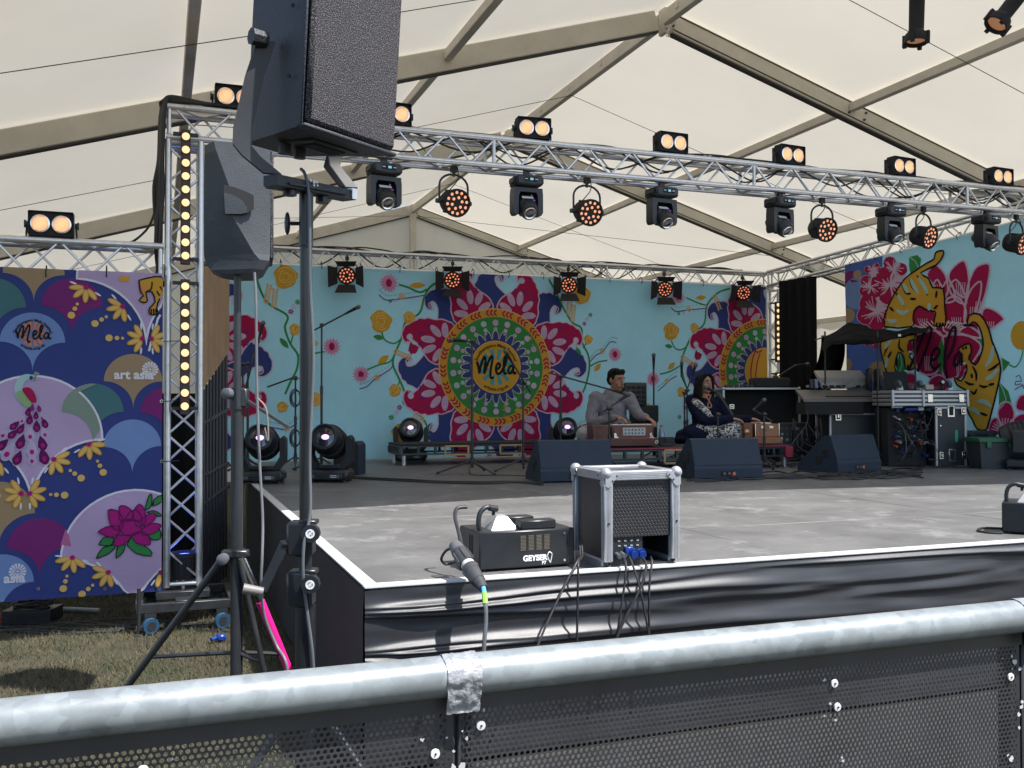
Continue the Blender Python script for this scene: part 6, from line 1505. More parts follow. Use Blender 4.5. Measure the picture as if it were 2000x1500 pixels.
# ================================================================ harmoniums, tablet
def wood(name, c): return mat(name, c, .35, 0, .3, 4, dark=tuple(x*.55 for x in c), dscale=9, dth=.58, coat=.3)
HRED = wood('dark_red_wood', (.085,.022,.017)); HBR = wood('light_brown_wood', (.30,.12,.055)); IV = mat('ivory_key', (.7,.68,.6), .35)
c1 = ony(1215,862,5.42); zr = 1.001
hm1 = thing('harmonium', 'dark red wooden harmonium before the man in grey', 'harmonium', (c1.x, 5.42, zr), -YAW*.55)
g = MB(); g.cbox((0,0,.055), (.70,.34,.09), .008); obj('base', g, HRED, hm1)
g = MB(); g.cbox((.09,.03,.165), (.47,.27,.13), .012); obj('case', g, HRED, hm1)
g = MB(); g.cbox((-.25,.03,.16), (.20,.26,.15), .008); obj('bellows_case', g, HRED, hm1)
g = MB(); g.prism([(-.12,.118),(-.10,.10),(.28,.10),(.30,.118),(.30,.205),(.27,.225),(-.09,.225),(-.12,.205)], .108, .116, RX(R(90))); obj('front_board', g, wood('mid_red_wood', (.13,.035,.025)), hm1)
g = MB(); g.cbox((.10,-.117,.165), (.25,.008,.085), .003); pp_ = obj('fret_panel', g, mat('pale_fret_cloth', (.42,.44,.42), .6, 0, .2, 60), hm1)
for k in range(12):
    g = MB(); g.box((.005+.037*(k % 6), -.122, .148+.036*(k//6)), (.014,.003,.014), ); obj('fret_hole', g, BLKM, pp_)
for x in (-.31,.33):
    g = MB(); g.cyl((x,-.175,.055),(x,-.168,.055),.018,n=14); kn = obj('stop_knob', g, IV, hm1); g = MB(); g.cyl((x,-.177,.055),(x,-.174,.055),.010,n=12); obj('knob_centre', g, BLKM, kn)
for x0 in (-.12, .27):
    g = MB(); g.prism([(0,0),(.05,0),(.03,.02),(.02,.05),(0,.05)], .0, .006, T(x0+.0, -.118, .10) @ RX(R(90))); obj('brass_corner', g, CHROME, hm1)
for k in range(22):
    g = MB(); g.cbox((-.115+.0195*k, -.03, .238), (.018,.11,.012), .002); obj('key', g, IV, hm1)
for k in range(21):
    if k % 7 in (2, 6): continue
    g = MB(); g.cbox((-.105+.0195*k, .0, .248), (.010,.06,.014), .002); obj('black_key', g, BLKM, hm1)
c2_ = ony(1490,862,5.45)
hm2 = thing('harmonium', 'light brown wooden harmonium beside the singer in navy', 'harmonium', (c2_.x, 5.55, zr), -YAW*.4)
g = MB(); g.cbox((.02,0,.04), (.36,.40,.075), .006); obj('base', g, HBR, hm2)
g = MB(); g.cbox((.03,0,.155), (.29,.34,.15), .006); obj('case', g, HBR, hm2)
g = MB(); g.cbox((-.20,.0,.13), (.10,.36,.22), .006); obj('bellows_board', g, wood('red_brown_wood', (.17,.045,.022)), hm2)
for x in (-.115,.175,.20):
    g = MB(); g.cbox((x,-.175 if x < .19 else -.20,.155 if x < .19 else .04), (.012,.012,.155 if x < .19 else .078), .002); obj('metal_edge', g, CHROME, hm2)
for x in (-.02,.08):
    g = MB(); g.cbox((x,-.175,.19), (.05,.008,.03), .002); obj('catch', g, CHROME, hm2)
g = MB(); g.lathe([(.0,.008),(.02,.006),(.03,.0)], 16, T(-.22,-.186,.14) @ RX(R(90))); obj('medallion', g, mat('brass', (.5,.33,.12), .35, .8), hm2)
for k in range(16):
    g = MB(); g.cbox((.03,-.15+.0195*k,.236), (.12,.018,.012), .002); obj('key', g, IV, hm2)
tbp = ony(1300,858,5.45)
tbt = thing('tablet_stand', 'black tablet on a tilted stand between the two players', 'tablet', (tbp.x, 5.4, zr), -YAW)
g = MB(); g.cbox((0,.03,.075), (.17,.012,.13), .004, RX(R(-38))); obj('tablet', g, BLKM, tbt); g = MB(); g.cbox((-.03,-.03,.012),(.12,.12,.02),.004); g.cbox((0,.06,.04),(.03,.02,.08),.004); obj('stand', g, BLKP, tbt)
g = MB(); g.cbox((.16,-.0,.006), (.18,.12,.008), .003); tag(obj('music_notebook', g, WHT), None); o = bpy.data.objects['music_notebook']; o.matrix_world = T(tbp.x+.1, 5.36, zr) @ RZ(-YAW); tag(o, 'white notebook lying at the singer\'s knee', 'notebook')
bpp = V((4.42,6.1,zr)); t = thing('water_bottle', 'clear blue-tinted bottle standing right of the dark harmonium', 'bottle', (ony(1292,850,5.6).x, 5.6, zr))
g = MB(); g.lathe([(.0,0),(.034,.0),(.035,.02),(.035,.13),(.03,.16),(.014,.19),(.014,.205)], 16); obj('body', g, mat('blue_clear_plastic', (.16,.26,.34), .12, 0, .2, 20, spec=.8), t)
g = MB(); g.cyl((0,0,.203),(0,0,.225),.016,n=12); obj('cap', g, mat('red_plastic', (.45,.06,.03), .5), t)
# black equipment cases behind the man
def eqcase(label, px0, px1, py0, py1, y, m_=BLKP):
    a, b = ony(px0, py1, y), ony(px1, py0, y); w_ = b.x-a.x; h_ = b.z-a.z
    t = thing('equipment_case', label, 'case', (a.x, y, a.z)); g = MB(); g.cbox((w_/2, .12, h_/2), (w_, .24, h_), .012); obj('body', g, m_, t)
    return t, w_, h_
t, w_, h_ = eqcase('open black tool case lid standing behind the man in grey', 1222, 1264, 747, 792, 6.45)
for i in range(4):
    for j in range(4):
        g = MB(); g.cbox((w_*(.15+.23*i), -.006, h_*(.18+.2*j)), (w_*.16, .014, h_*.13), .003); obj('pocket', g, BLKM, t)
t, w_, h_ = eqcase('black tool case bottom with yellow item on top behind the man in grey', 1246, 1287, 791, 825, 6.5)
g = MB(); g.cbox((w_*.6,.08,h_+.01), (.05,.05,.03), .006); obj('yellow_item', g, mat('yellow_plastic', (.6,.45,.05), .5), t)
g = MB(); g.box((w_/2, .12, -.12), (w_*.9, .2, .25)); obj('pedestal', g, BLKM, t)

# ================================================================ flight cases and mixing desk at the right
def edge_box(t, x0, y0, z0, w_, d_, h_, m_, th=.026, open_front=False, open_side=None):
    nm = 'panel'
    for c, sz, key in (((w_/2,.008,h_/2),(w_-.02,.010,h_-.02),'f'), ((w_/2,d_-.008,h_/2),(w_-.02,.010,h_-.02),'b'), ((.008,d_/2,h_/2),(.010,d_-.02,h_-.02),'l'), ((w_-.008,d_/2,h_/2),(.010,d_-.02,h_-.02),'r'), ((w_/2,d_/2,h_-.008),(w_-.02,d_-.02,.010),'t'), ((w_/2,d_/2,.008),(w_-.02,d_-.02,.010),'u')):
        if key == 'f' and open_front: continue
        if key == open_side: continue
        g = MB(); g.box((c[0]+x0, c[1]+y0, c[2]+z0), sz); obj(nm, g, m_, t)
    for x in (0, w_):
        for y in (0, d_):
            g = MB(); g.cbox((x0+x, y0+y, z0+h_/2), (th,th,h_+.004), .004); obj('edge', g, ALUM, t)
    for z in (0, h_):
        for y in (0, d_):
            g = MB(); g.cbox((x0+w_/2, y0+y, z0+z), (w_-th,th*.98,th*.98), .004); obj('edge', g, ALUM, t)
        for x in (0, w_):
            g = MB(); g.cbox((x0+x, y0+d_/2, z0+z), (th*.97,d_-th,th*.97), .004); obj('edge', g, ALUM, t)
    for x in (0, w_):
        for y in (0, d_):
            for z in (0, h_):
                g = MB(); g.ell((x0+x, y0+y, z0+z), .022, 10, 7); obj('ball_corner', g, ALUM, t)
def latch(t, x, y, z, w_=.07, h_=.11):
    g = MB(); g.cbox((x,y,z), (w_,.008,h_), .003); l = obj('latch_plate', g, CHROME, t); g = MB(); g.cbox((x,y-.005,z), (w_*.6,.006,h_*.7), .002); r = obj('latch_recess', g, BLKM, l); g = MB(); g.cbox((x,y-.009,z), (w_*.35,.006,h_*.4), .002); obj('latch_twist', g, CHROME, l)
CB = mat('case_laminate', (.02,.026,.032), .45, 0, .2, 12, bump=.1, bscale=250)
# rack behind the wooden harmonium
ra = ondepth(1414, 884, 11.9); rb = ondepth(1562, 760, 11.9)
t = thing('flight_case', 'open black rack case with silver edges behind the wooden harmonium', 'flight case', (ra.x, ra.y, HS), -YAW)
w_ = (1562-1414)*11.9/1870; h_ = hz(762,11.9)-HS
edge_box(t, 0, 0, 0, w_, .5, h_, CB, open_front=True); g = MB(); g.box((w_/2,.25,h_*.5),(w_*.97,.02,h_*.96)); obj('dark_interior', g, BLKM, t)
for k in range(3): latch(t, .10, -.012, h_*(.35+.2*k), .06, .06)
g = MB(); g.cbox((w_*.66, .2, h_+.075), (.46,.3,.13), .02); o = obj('black_bag', g, BLKM); o.matrix_world = WM[t.name].copy(); tag(o, 'soft black bag lying on top of the open rack case', 'bag')
for k in range(6):
    g = MB(); g.cbox((w_*(.06+.07*k), .1, h_+.03), (.05,.05,.05), .008); o = obj('adapter', g, BLKP); o.matrix_world = WM[t.name].copy(); tag(o, 'small black power adapter in the row on the rack case', 'adapter', 'adapters on the rack case')
# mixer case
Yc = 11.2
mc_ = ondepth(1622, 905, Yc); t = thing('flight_case', 'black flight case with two butterfly latches carrying the mixing desk', 'flight case', (mc_.x, mc_.y, HS), -YAW)
w1 = (1748-1622)*Yc/1870; h1 = hz(812,Yc)-HS
edge_box(t, 0, 0, 0, w1, .5, h1, CB)
latch(t, .09, -.018, h1-.02); latch(t, w1-.12, -.018, h1-.02)
g = MB(); g.cbox((w1*.72,-.018,h1/2), (.05,.02,h1), .004); obj('centre_strip', g, ALUM, t)
mx_ = thing('mixing_desk', 'sloping mixing desk in a pale grey lidded case under the black tarpaulin', 'mixer', (mc_.x, mc_.y, HS+h1+.014), -YAW)
gz = lambda py: hz(py,Yc)-HS-h1-.014; gx = lambda px: (px-1622)*Yc/1870
g = MB(); g.cbox((w1/2-.05,.25,.10), (w1*1.02,.55,.20), .006); obj('desk_body', g, BLKM, mx_)
g = MB(); g.prism([(-.10,gz(788)),(-.10,gz(783)),(.22,gz(764)),(.24,gz(768))], gx(1566), gx(1712), basis((0,1,0),(0,0,1),(1,0,0))); obj('front_flap', g, mat('brown_grey_hardboard', (.16,.145,.125), .6), mx_)
g = MB(); g.prism([(-.12,gz(812)),(-.12,gz(789)),(.25,gz(789)),(.25,gz(812))], gx(1568), gx(1680), basis((0,1,0),(0,0,1),(1,0,0))); obj('skirt_board', g, BLKM, mx_)
for k in range(26):
    g = MB(); g.cbox((gx(1592)+.0265*k, .26, gz(757)), (.014,.09,.03), .003); obj('fader_strip', g, BLKP if k % 3 else mat('grey_print', (.3,.3,.3), .5), mx_)
LGR = mat('pale_grey_board', (.42,.40,.36), .5, 0, .08, 5)
g = MB(); g.prism([(.30,gz(740)),(.50,gz(724)),(.52,gz(728)),(.32,gz(748))], gx(1618), gx(1712), basis((0,1,0),(0,0,1),(1,0,0))); obj('upper_lid', g, LGR, mx_)
g = MB(); g.prism([(.28,gz(756)),(.34,gz(745)),(.38,gz(748)),(.30,gz(762))], gx(1622), gx(1716), basis((0,1,0),(0,0,1),(1,0,0))); obj('meter_bridge', g, LGR, mx_)
for px in (1712, 1728):
    g = MB(); g.cbox((gx(px),.22,gz(745)), (.05,.10,gz(722)-gz(768)), .006); obj('hinge_post', g, BLKP, mx_)
g = MB(); g.prism([(gx(1728),gz(730)),(gx(1736),gz(728)),(gx(1766),gz(766)),(gx(1748),gz(768))], -.36, -.30, RX(R(90))); obj('side_brace', g, BLKP, mx_)
for px in (1594, 1600):
    g = MB(); g.cbox((gx(px)+.02*(px-1594)/6,.16,gz(752)),(.04,.05,.11),.006); obj('monitor_block', g, BLKP if px == 1594 else mat('blue_grey_plastic', (.12,.2,.28), .4), mx_)
g = MB(); g.prism([(gx(1655),gz(762)),(gx(1672),gz(745)),(gx(1690),gz(744)),(gx(1680),gz(758))], -.14, -.135, RX(R(90))); o = obj('set_list', g, mat('grey_paper', (.22,.21,.19), .7)); o.matrix_world = WM[mx_.name].copy(); tag(o, 'grey sheet of paper propped on the mixing desk faders', 'paper')
# amplifier case at the right with lid
Yd = 10.65
rc = ondepth(1829, 905, Yd); t = thing('flight_case', 'tall silver-edged amplifier rack case with green tape and tangled patch leads', 'flight case', (rc.x, rc.y, HS), -YAW+.12)
w2 = (1890-1829)*Yd/1870; h2 = hz(800,Yd)-HS
gx2 = lambda px: (px-1829)*Yd/1870; gz2 = lambda py: hz(py,Yd)-HS
edge_box(t, 0, 0, 0, w2, .38, h2, CB)
for px, py in ((1860,806),(1862,893)):
    g = MB(); g.cbox((gx2(px),-.003,gz2(py)), (.085,.012,.14), .003); h_p = obj('handle_plate', g, CHROME, t); g = MB(); g.cbox((gx2(px),-.010,gz2(py)), (.05,.006,.10), .002); obj('handle_recess', g, BLKM, h_p)
for px, py in ((1834,808),(1884,806),(1838,893),(1885,893)): latch(t, gx2(px), -.02, gz2(py), .05, .08)
g = MB(); g.box((gx2(1871), -.001, gz2(855)), (.035,.006,.13), RY(.0)); obj('green_tape', g, mat('green_tape', (.03,.30,.17), .6), t)
for px, py in ((1839,796),(1839,815),(1838,835),(1880,796)):
    g = MB(); g.cyl((gx2(px),-.006,gz2(py)),(gx2(px),0,gz2(py)),.008,n=8); obj('rivet', g, CHROME, t)
g = MB(); g.cbox((gx2(1784),.30,h2/2), (gx2(1826)-gx2(1745),.30,h2-.01), .006); obj('rack_bay', g, BLKM, t)
rq = random.Random(9); PC = [mat('blue_plug', (.02,.09,.55), .35), mat('grey_print', (.3,.3,.3), .5), WHT, mat('red_plastic', (.45,.06,.03), .5), mat('teal_plug', (.05,.25,.3), .4)]
for k in range(44):
    px, py = rq.uniform(1752,1824), rq.uniform(800,893); g = MB(); g.cyl((gx2(px),.125,gz2(py)), (gx2(px)+rq.gauss(0,.008),.06,gz2(py)-.01), rq.uniform(.008,.018), n=8); obj('patch_plug', g, rq.choice(PC+[BLKP, BLKP]), t)
for k in range(20):
    a = (gx2(rq.uniform(1752,1824)), .10, gz2(rq.uniform(800,880))); bb = (gx2(rq.uniform(1750,1826)), .06, gz2(rq.uniform(840,905)))
    g = MB(); g.tube(crom([a, (a[0],-.0,a[2]-.03), ((a[0]+bb[0])/2+rq.gauss(0,.03), -.03+rq.gauss(0,.02), min(a[2],bb[2])-.05+.06), bb], 5), .005, 5); obj('patch_lead', g, RUB if k % 4 else mat('grey_cable', (.10,.11,.12), .4), t)
g = MB(); g.cyl((gx2(1772),.10,gz2(803)), (gx2(1800),.10,gz2(802)), .032, n=12); bp_ = obj('blue_power_plug', g, BLU, t); g = MB(); g.cyl((gx2(1800),.10,gz2(802)),(gx2(1812),.10,gz2(802)),.024,n=12); obj('plug_label', g, WHT, bp_)
lid = thing('case_cover', 'ribbed silver flight case lid lying on the amplifier rack with castors up', 'case lid', (rc.x, rc.y, HS+h2+.015), -YAW+.12)
LX0, LX1 = gx2(1737), gx2(1893); zl0, zl1 = 0, hz(765,Yd)-HS-h2-.015
for k in range(4):
    zc = zl0 + (zl1-zl0)*(k+.5)/4; g = MB(); g.cbox(((LX0+LX1)/2, .21, zc), (LX1-LX0, .46, (zl1-zl0)/4*.72), .006); obj('lid_band', g, ALUM, lid)
g = MB(); g.cbox(((LX0+LX1)/2, .21, (zl0+zl1)/2), (LX1-LX0-.02, .44, zl1-zl0-.004), .004); obj('lid_core', g, CB, lid)
for px in (1801, 1893, 1738):
    g = MB(); g.cbox((gx2(px),-.02,(zl0+zl1)/2),(.03,.03,zl1-zl0+.004),.005); obj('lid_corner', g, ALUM, lid)
for px in (1815, 1880):
    g = MB(); g.cbox((gx2(px),-.025,(zl0+zl1)/2), (.06,.01,.09), .003); obj('lid_latch', g, CHROME, lid)
for px, y in ((1762,.10), (1802,.06), (1862,.06)):
    g = MB(); g.lathe([(.014,-.018),(.045,-.018),(.05,0),(.045,.018),(.014,.018)], 16, T(gx2(px), y, zl1+.062) @ RY(R(80))); cw_ = obj('castor_wheel', g, mat('grey_tyre', (.06,.08,.10), .5), lid); g = MB(); g.prism([(-.03,0),(.03,0),(.014,.07),(-.014,.07)], -.026, .026, T(gx2(px)+.012, y, zl1) @ RX(R(90))); obj('castor_fork', g, ALUM, lid)
g = MB(); g.cbox((gx2(1814),.02,zl1+.03), (.10,.10,.06), .006); obj('brake_plate', g, mat('brown_grey_metal', (.28,.24,.2), .4, .5), lid)
lp = thing('laptop', 'black open laptop on the upturned case lid before the tiger banner', 'laptop', (rc.x, rc.y, HS+h2+.015+zl1), -YAW+.12)
g = MB(); g.cbox((gx2(1790), .28, .010), (.28,.22,.016), .004); obj('base', g, BLKM, lp)
g = MB(); g.cbox((0,0,.105), (.29,.010,.21), .004, T(gx2(1788),.40,.012) @ RX(R(-14))); obj('screen', g, BLKM, lp)
gg = thing('webcam', 'small round white-faced device with a stem on the case lid', 'camera', (rc.x, rc.y, HS+h2+.015+zl1), -YAW+.12)
g = MB(); g.ell((gx2(1862),.2,.09), .034, 14, 10); obj('body', g, BLKP, gg); g = MB(); g.lathe([(.0,.006),(.016,.003),(.018,0)], 12, T(gx2(1862),.166,.09) @ RX(R(90))); obj('lens', g, WHT, gg); g = MB(); g.cyl((gx2(1862),.2,0),(gx2(1862),.2,.07),.012); g.cbox((gx2(1845),.2,.02),(.16,.14,.04),.008); obj('stem', g, BLKP, gg)
# tarpaulin on two stands over the desk
TARP = mat('black_tarpaulin', (.006,.006,.007), .9, 0, .2, 4, spec=.08, bump=.3, bscale=30)
tp = thing('tarpaulin_cover', 'black crumpled tarpaulin draped over the mixing desk stands', 'tarpaulin', ondepth(1700,660,11.3))
prof = [(1606,668),(1622,650),(1660,630),(1690,636),(1715,645),(1750,645),(1790,640),(1812,640)]
bot = [(1606,690),(1625,672),(1665,672),(1700,674),(1725,668),(1755,660),(1790,652),(1812,648)]
def fn(u, v):
    k = u*(len(prof)-1); i = min(int(k), len(prof)-2); f = k-i
    a = V((prof[i][0]*(1-f)+prof[i+1][0]*f, prof[i][1]*(1-f)+prof[i+1][1]*f)); b_ = V((bot[i][0]*(1-f)+bot[i+1][0]*f, bot[i][1]*(1-f)+bot[i+1][1]*f))
    p = a.lerp(b_, v if v < .6 else .6+(v-.6)); Yt = 11.75-1.0*math.sin(v*math.pi*.5)+.12*noise.noise(V((u*7, v*4, 0)))
    return ondepth(p.x, p.y+4*noise.noise(V((u*9, v*6, 4))), Yt)
g = MB(); g.grid(fn, 60, 14); obj('cloth', g, TARP, tp, world=True, ang=60)
def fn(u, v):
    x = 1648+(1604-1648)*u*(1-.1*v) - 62*v*v*(1-u*.2)+26*v; y = 655+(775-655)*v
    return ondepth(x - 26*v*u, y, 11.9+.25*math.sin(u*9)*.5+.1*noise.noise(V((u*5, v*5, 2))))
g = MB(); g.grid(fn, 26, 26); obj('hanging_end', g, TARP, tp, world=True, ang=60)
g = MB(); g.box((0,0,0), (.03,.004,.025), Matrix.Translation(ondepth(1757,655,10.72)) @ RZ(-YAW)); obj('white_tag', g, WHT, tp, world=True)
for i, (px, py0, Y, lab) in enumerate(((1613,650,11.5,'tall thin black stand holding the left end of the tarpaulin'), (1716,650,10.9,'thin black stand holding the tarpaulin in front of the desk hinge'), (1789,652,11.7,'thin black stand behind the laptop holding the tarpaulin tip'))):
    b = ondepth(px, 900, Y); b.z = HS
    t = mic_stand(lab, b, hz(py0,Y)-HS, mic=False, legs=.24, rot=.2+i)
    if i == 0: g = MB(); g.cyl(L_(b,1592,664,Y), L_(b,1640,648,Y), .008, n=8); obj('cross_bar', g, MST, t)
# crates by the banner
def crate(label, p, rz, m_, lidm, w_=.42, d_=.32, h_=.30):
    t = thing('storage_crate', label, 'crate', p, rz)
    g = MB(); vs = [(-w_/2*.88,-d_/2*.88,0),(w_/2*.88,-d_/2*.88,0),(w_/2*.88,d_/2*.88,0),(-w_/2*.88,d_/2*.88,0),(-w_/2,-d_/2,h_),(w_/2,-d_/2,h_),(w_/2,d_/2,h_),(-w_/2,d_/2,h_)]
    g.add(vs, [(3,2,1,0),(4,5,6,7),(0,1,5,4),(1,2,6,5),(2,3,7,6),(3,0,4,7)]); obj('tub', g, m_, t)
    g = MB(); g.cbox((0,0,h_+.012), (w_+.03,d_+.03,.05), .008); obj('lid', g, lidm, t)
    for x in (-w_*.28, w_*.28):
        g = MB(); g.cbox((x,-d_/2-.012,h_-.03), (.05,.02,.08), .004); obj('lid_clip', g, lidm, t)
    return t
DKG = mat('dark_grey_tub', (.022,.03,.036), .5); GL = mat('green_lid', (.012,.10,.05), .45)
crate('dark crate with a green lid beside the big beam lamp', V((ondepth(1938,905,10.45).x, ondepth(1938,905,10.45).y, HS)), -YAW, DKG, GL)
crate('plain dark crate between the amplifier rack and the green-lidded crate', V((ondepth(1905,905,10.95).x, ondepth(1905,905,10.95).y, HS)), -YAW, DKG, DKG, .36,.26,.36)
# black drape and stage-left screens
BDR = cloth_mat('black_drape', (.008,.008,.009), .02, .9, .1, 3)
dr = thing('black_drape', 'tall black cloth drape hanging beside the strip-lamp tower at the back', 'drape', (7.7,7.8,HS))
sA, sB = tplane(1524, 650)[0], tplane(1600, 650)[0]
g = MB(); g.grid(lambda u, v: tuple(TA + tdir*(sA+(sB-sA)*u) + tn*(.03*math.sin(u*26)+.02) + V((0,0,HS+.01+(ttop(1)-HS-.05)*v))), 60, 10); obj('cloth', g, BDR, dr, world=True, ang=180)
# backstage: tan side drape, dark fence and black screen at stage left
sd = thing('side_drape', 'tan cloth drape lit orange beside the strip-lamp tower', 'drape', (-.42,4.2,1.5))
TND = cloth_mat('tan_drape', (.36,.24,.15), .25, .8, .12, 4)
def fn(u, v):
    x = 396+(448-396)*u; top = 520; bot_ = 760-75*u
    y = top+(bot_-top)*v; return tuple(ondepth(x, y, 7.0+1.2*u+.03*math.sin(u*30)))
g = MB(); g.grid(fn, 50, 12); obj('cloth', g, TND, sd, world=True, ang=180)
fe = thing('access_fence', 'dark steel bar fence running along the stage left side', 'fence', ondepth(420,990,7.6))
for k in range(8):
    px = 398+k*6.2; Y = 7.0+.16*k; g = MB(); p0 = ondepth(px, 760-9.6*k, Y); p1 = ondepth(px+1, 1100-22*k, Y); p1 = V((p0.x, p0.y, .02)); g.cyl(p1, p0, .014, n=8); obj('bar', g, BLK, fe, world=True)
for py0, py1 in ((828,800), (930,905), (985,950)):
    g = MB(); g.cyl(ondepth(396,py0,7.0), ondepth(446,py1,8.2), .014, n=8); obj('rail', g, BLK, fe, world=True)
bs = thing('black_screen', 'black cloth screen closing the gap behind the tower foot', 'drape', ondepth(390,1000,8.6))
g = MB(); g.grid(lambda u, v: tuple(V((-.95+.75*u, 5.6+.04*math.sin(u*20), .02+1.55*v))), 40, 6); obj('cloth', g, BDR, bs, world=True, ang=180)
# floor cables
rc_ = random.Random(21)
def floorcab(label, pts, r=.0065, jit=1.2, group=None):
    q = [onz(x+rc_.gauss(0,jit), y+rc_.gauss(0,jit*.35), HS+.008+rc_.random()*.006) for x, y in pts]
    return cab('stage_cable', label, q, r, group=group)
floorcab('black cable running from the stage left beam lamps to the first wedge', [(680,930),(740,934),(800,937),(860,940),(930,941),(990,940),(1060,943)], .008)
floorcab('second black cable running beside it to the first wedge', [(680,933),(760,938),(830,941),(900,943),(960,944),(1010,942),(1060,946)], .008)
floorcab('thin black cable looping from the foot of the mandala mic stand', [(915,912),(918,925),(940,928),(990,927),(1040,930)], .005)
for k in range(9):
    x0 = 1340+rc_.uniform(-10,30); pts = [(x0+i*(1800-x0)/11, 934+5*math.sin(i*.9+k)-(.0+i*1.0)+rc_.uniform(-5,5)) for i in range(12)]
    floorcab('black cable in the bundle snaking past the wedge monitors', pts, .0075, 3, 'cables past the wedges')
for k in range(12):
    cx, cy = rc_.uniform(1755,1890), rc_.uniform(897,909); rx, ry = rc_.uniform(20,60), rc_.uniform(3,9)
    pts = [(cx+rx*(1-.03*i)*math.cos(i*.6+k), cy+ry*math.sin(i*.6+k)) for i in range(16)]
    floorcab('tangled black cable heaped before the amplifier rack', pts, .0075, 2, 'cable heap before the amplifier rack')
for k in range(14):
    x0, y0 = rc_.uniform(1535,1610), rc_.uniform(890,912); z1 = rc_.uniform(.1,.75)
    a = onz(x0, y0, HS+.01); b2 = ondepth(rc_.uniform(1545,1615), rc_.uniform(800,850), 11.0)
    cab('loom_cable', 'black cable in the loom hanging behind the mixing desk flap', [b2, b2+V((rc_.gauss(0,.05),-.05,-.15)), (a+b2)/2+V((rc_.gauss(0,.12),rc_.gauss(0,.08),-.1)), a+V((rc_.gauss(0,.1),0,.05)), a+V((rc_.gauss(0,.25),rc_.gauss(0,.1),0))], .0075, group='cable loom by the mixing desk')
sb = thing('stage_box', 'black stage box full of sockets behind the wooden harmonium', 'stage box', (ony(1545,880,6.1).x, 6.1, HS), -.2)
g = MB(); g.cbox((0,0,.24), (.42,.2,.46), .01); obj('body', g, BLKP, sb)
for i in range(6):
    for j in range(6):
        g = MB(); g.cyl((-.16+.064*i,-.106,.06+.068*j),(-.16+.064*i,-.098,.06+.068*j),.016,n=10); obj('socket', g, mat('grey_print', (.3,.3,.3), .5) if (i*7+j*3) % 4 == 0 else CON, sb)
# cables along the trusses and at the tower head
rt_ = random.Random(31)
for k in range(7):
    pts = [(x_, FTY+rt_.uniform(-.09,.09), FT+TS/2+.03+rt_.uniform(-.02,.025) - (.16 if rt_.random() < .18 else 0)) for x_ in [-.3+i*.42 for i in range(20)]]
    cab('truss_cable', 'black power cable lying along the front truss', pts, .007, group='cables on the front truss')
for k in range(5):
    pts = [(x_, 8.3+rt_.uniform(-.09,.09), 3.28+TS/2+.03+rt_.uniform(-.02,.03) - (.2 if rt_.random() < .15 else 0)) for x_ in [.2+i*.42 for i in range(18)]]
    cab('truss_cable', 'black power cable lying along the backdrop truss', pts, .009, group='cables on the backdrop truss')
for k in range(8):
    o_ = k*.012; pts = [(TWX+.2+.05*k, FTY-.06+rt_.gauss(0,.03), FT+.14), (TWX-.08, FTY-.10, FT+.17-o_*.4), (TWX-.125-o_*.3, FTY-.12+o_, FT+.08), (TWX-.14-o_*.3, FTY-.12+o_, FT-.25), (TWX-.14-o_*.5+rt_.gauss(0,.012), FTY-.11+o_, 2.9), (TWX-.145-o_*.4+rt_.gauss(0,.012), FTY-.1+o_, 2.55), (TWX-.17+rt_.gauss(0,.01), FTY+.03+o_, 2.2), (TWX-.15, FTY+.08, 1.2)]
    cab('tower_cable', 'thick black cable in the bundle down the strip-lamp tower', pts, .013, group='cables down the tower')
cab('slack_cable', 'black cable drooping from the tower to the wing truss', [ondepth(312,330,6.6), ondepth(300,420,6.55), ondepth(275,460,6.5), ondepth(235,478,6.5), ondepth(150,474,6.5), ondepth(60,470,6.45), ondepth(-20,468,6.4)], .008)
# ================================================================ people
SKIN = mat('brown_skin', (.30,.145,.085), .5, 0, .1, 8); SKIN2 = mat('light_brown_skin', (.36,.19,.12), .5, 0, .1, 8)
HAIR = mat('black_hair', (.006,.005,.005), .65, 0, .3, 40, bump=.5, bscale=120, spec=.15); LIPS = mat('red_lips', (.40,.035,.04), .4); EYEW = mat('eye_white', (.6,.58,.55), .3); EYEB = mat('dark_eye', (.01,.008,.008), .2)
KURTA = mat('grey_kurta_cotton', (.19,.178,.195), .85, 0, .2, 9, bump=.6, bscale=28, spec=.15); NAVYC = mat('navy_dress', (.006,.009,.026), .8, 0, .3, 8, bump=.5, bscale=28, spec=.12); TROU = mat('pale_grey_trousers', (.3,.3,.3), .85, 0, .1, 6)
def remesh(o, vox, smooth=6, sub=False):
    m = o.modifiers.new('remesh', 'REMESH'); m.mode = 'VOXEL'; m.voxel_size = vox; m.use_smooth_shade = True
    s_ = o.modifiers.new('smooth', 'SMOOTH'); s_.factor = .5; s_.iterations = smooth
def limb(g, pts, rs, n=12):
    P = crom(pts, 5); k = len(pts)-1; rr = []
    for i in range(len(P)):
        t = i/5; j = min(int(t), k-1); f = t-j; rr.append(rs[j]*(1-f)+rs[j+1]*f)
    g.tube(P, rr, n); g.ell(P[0], rr[0], n, 8); g.ell(P[-1], rr[-1], n, 8)
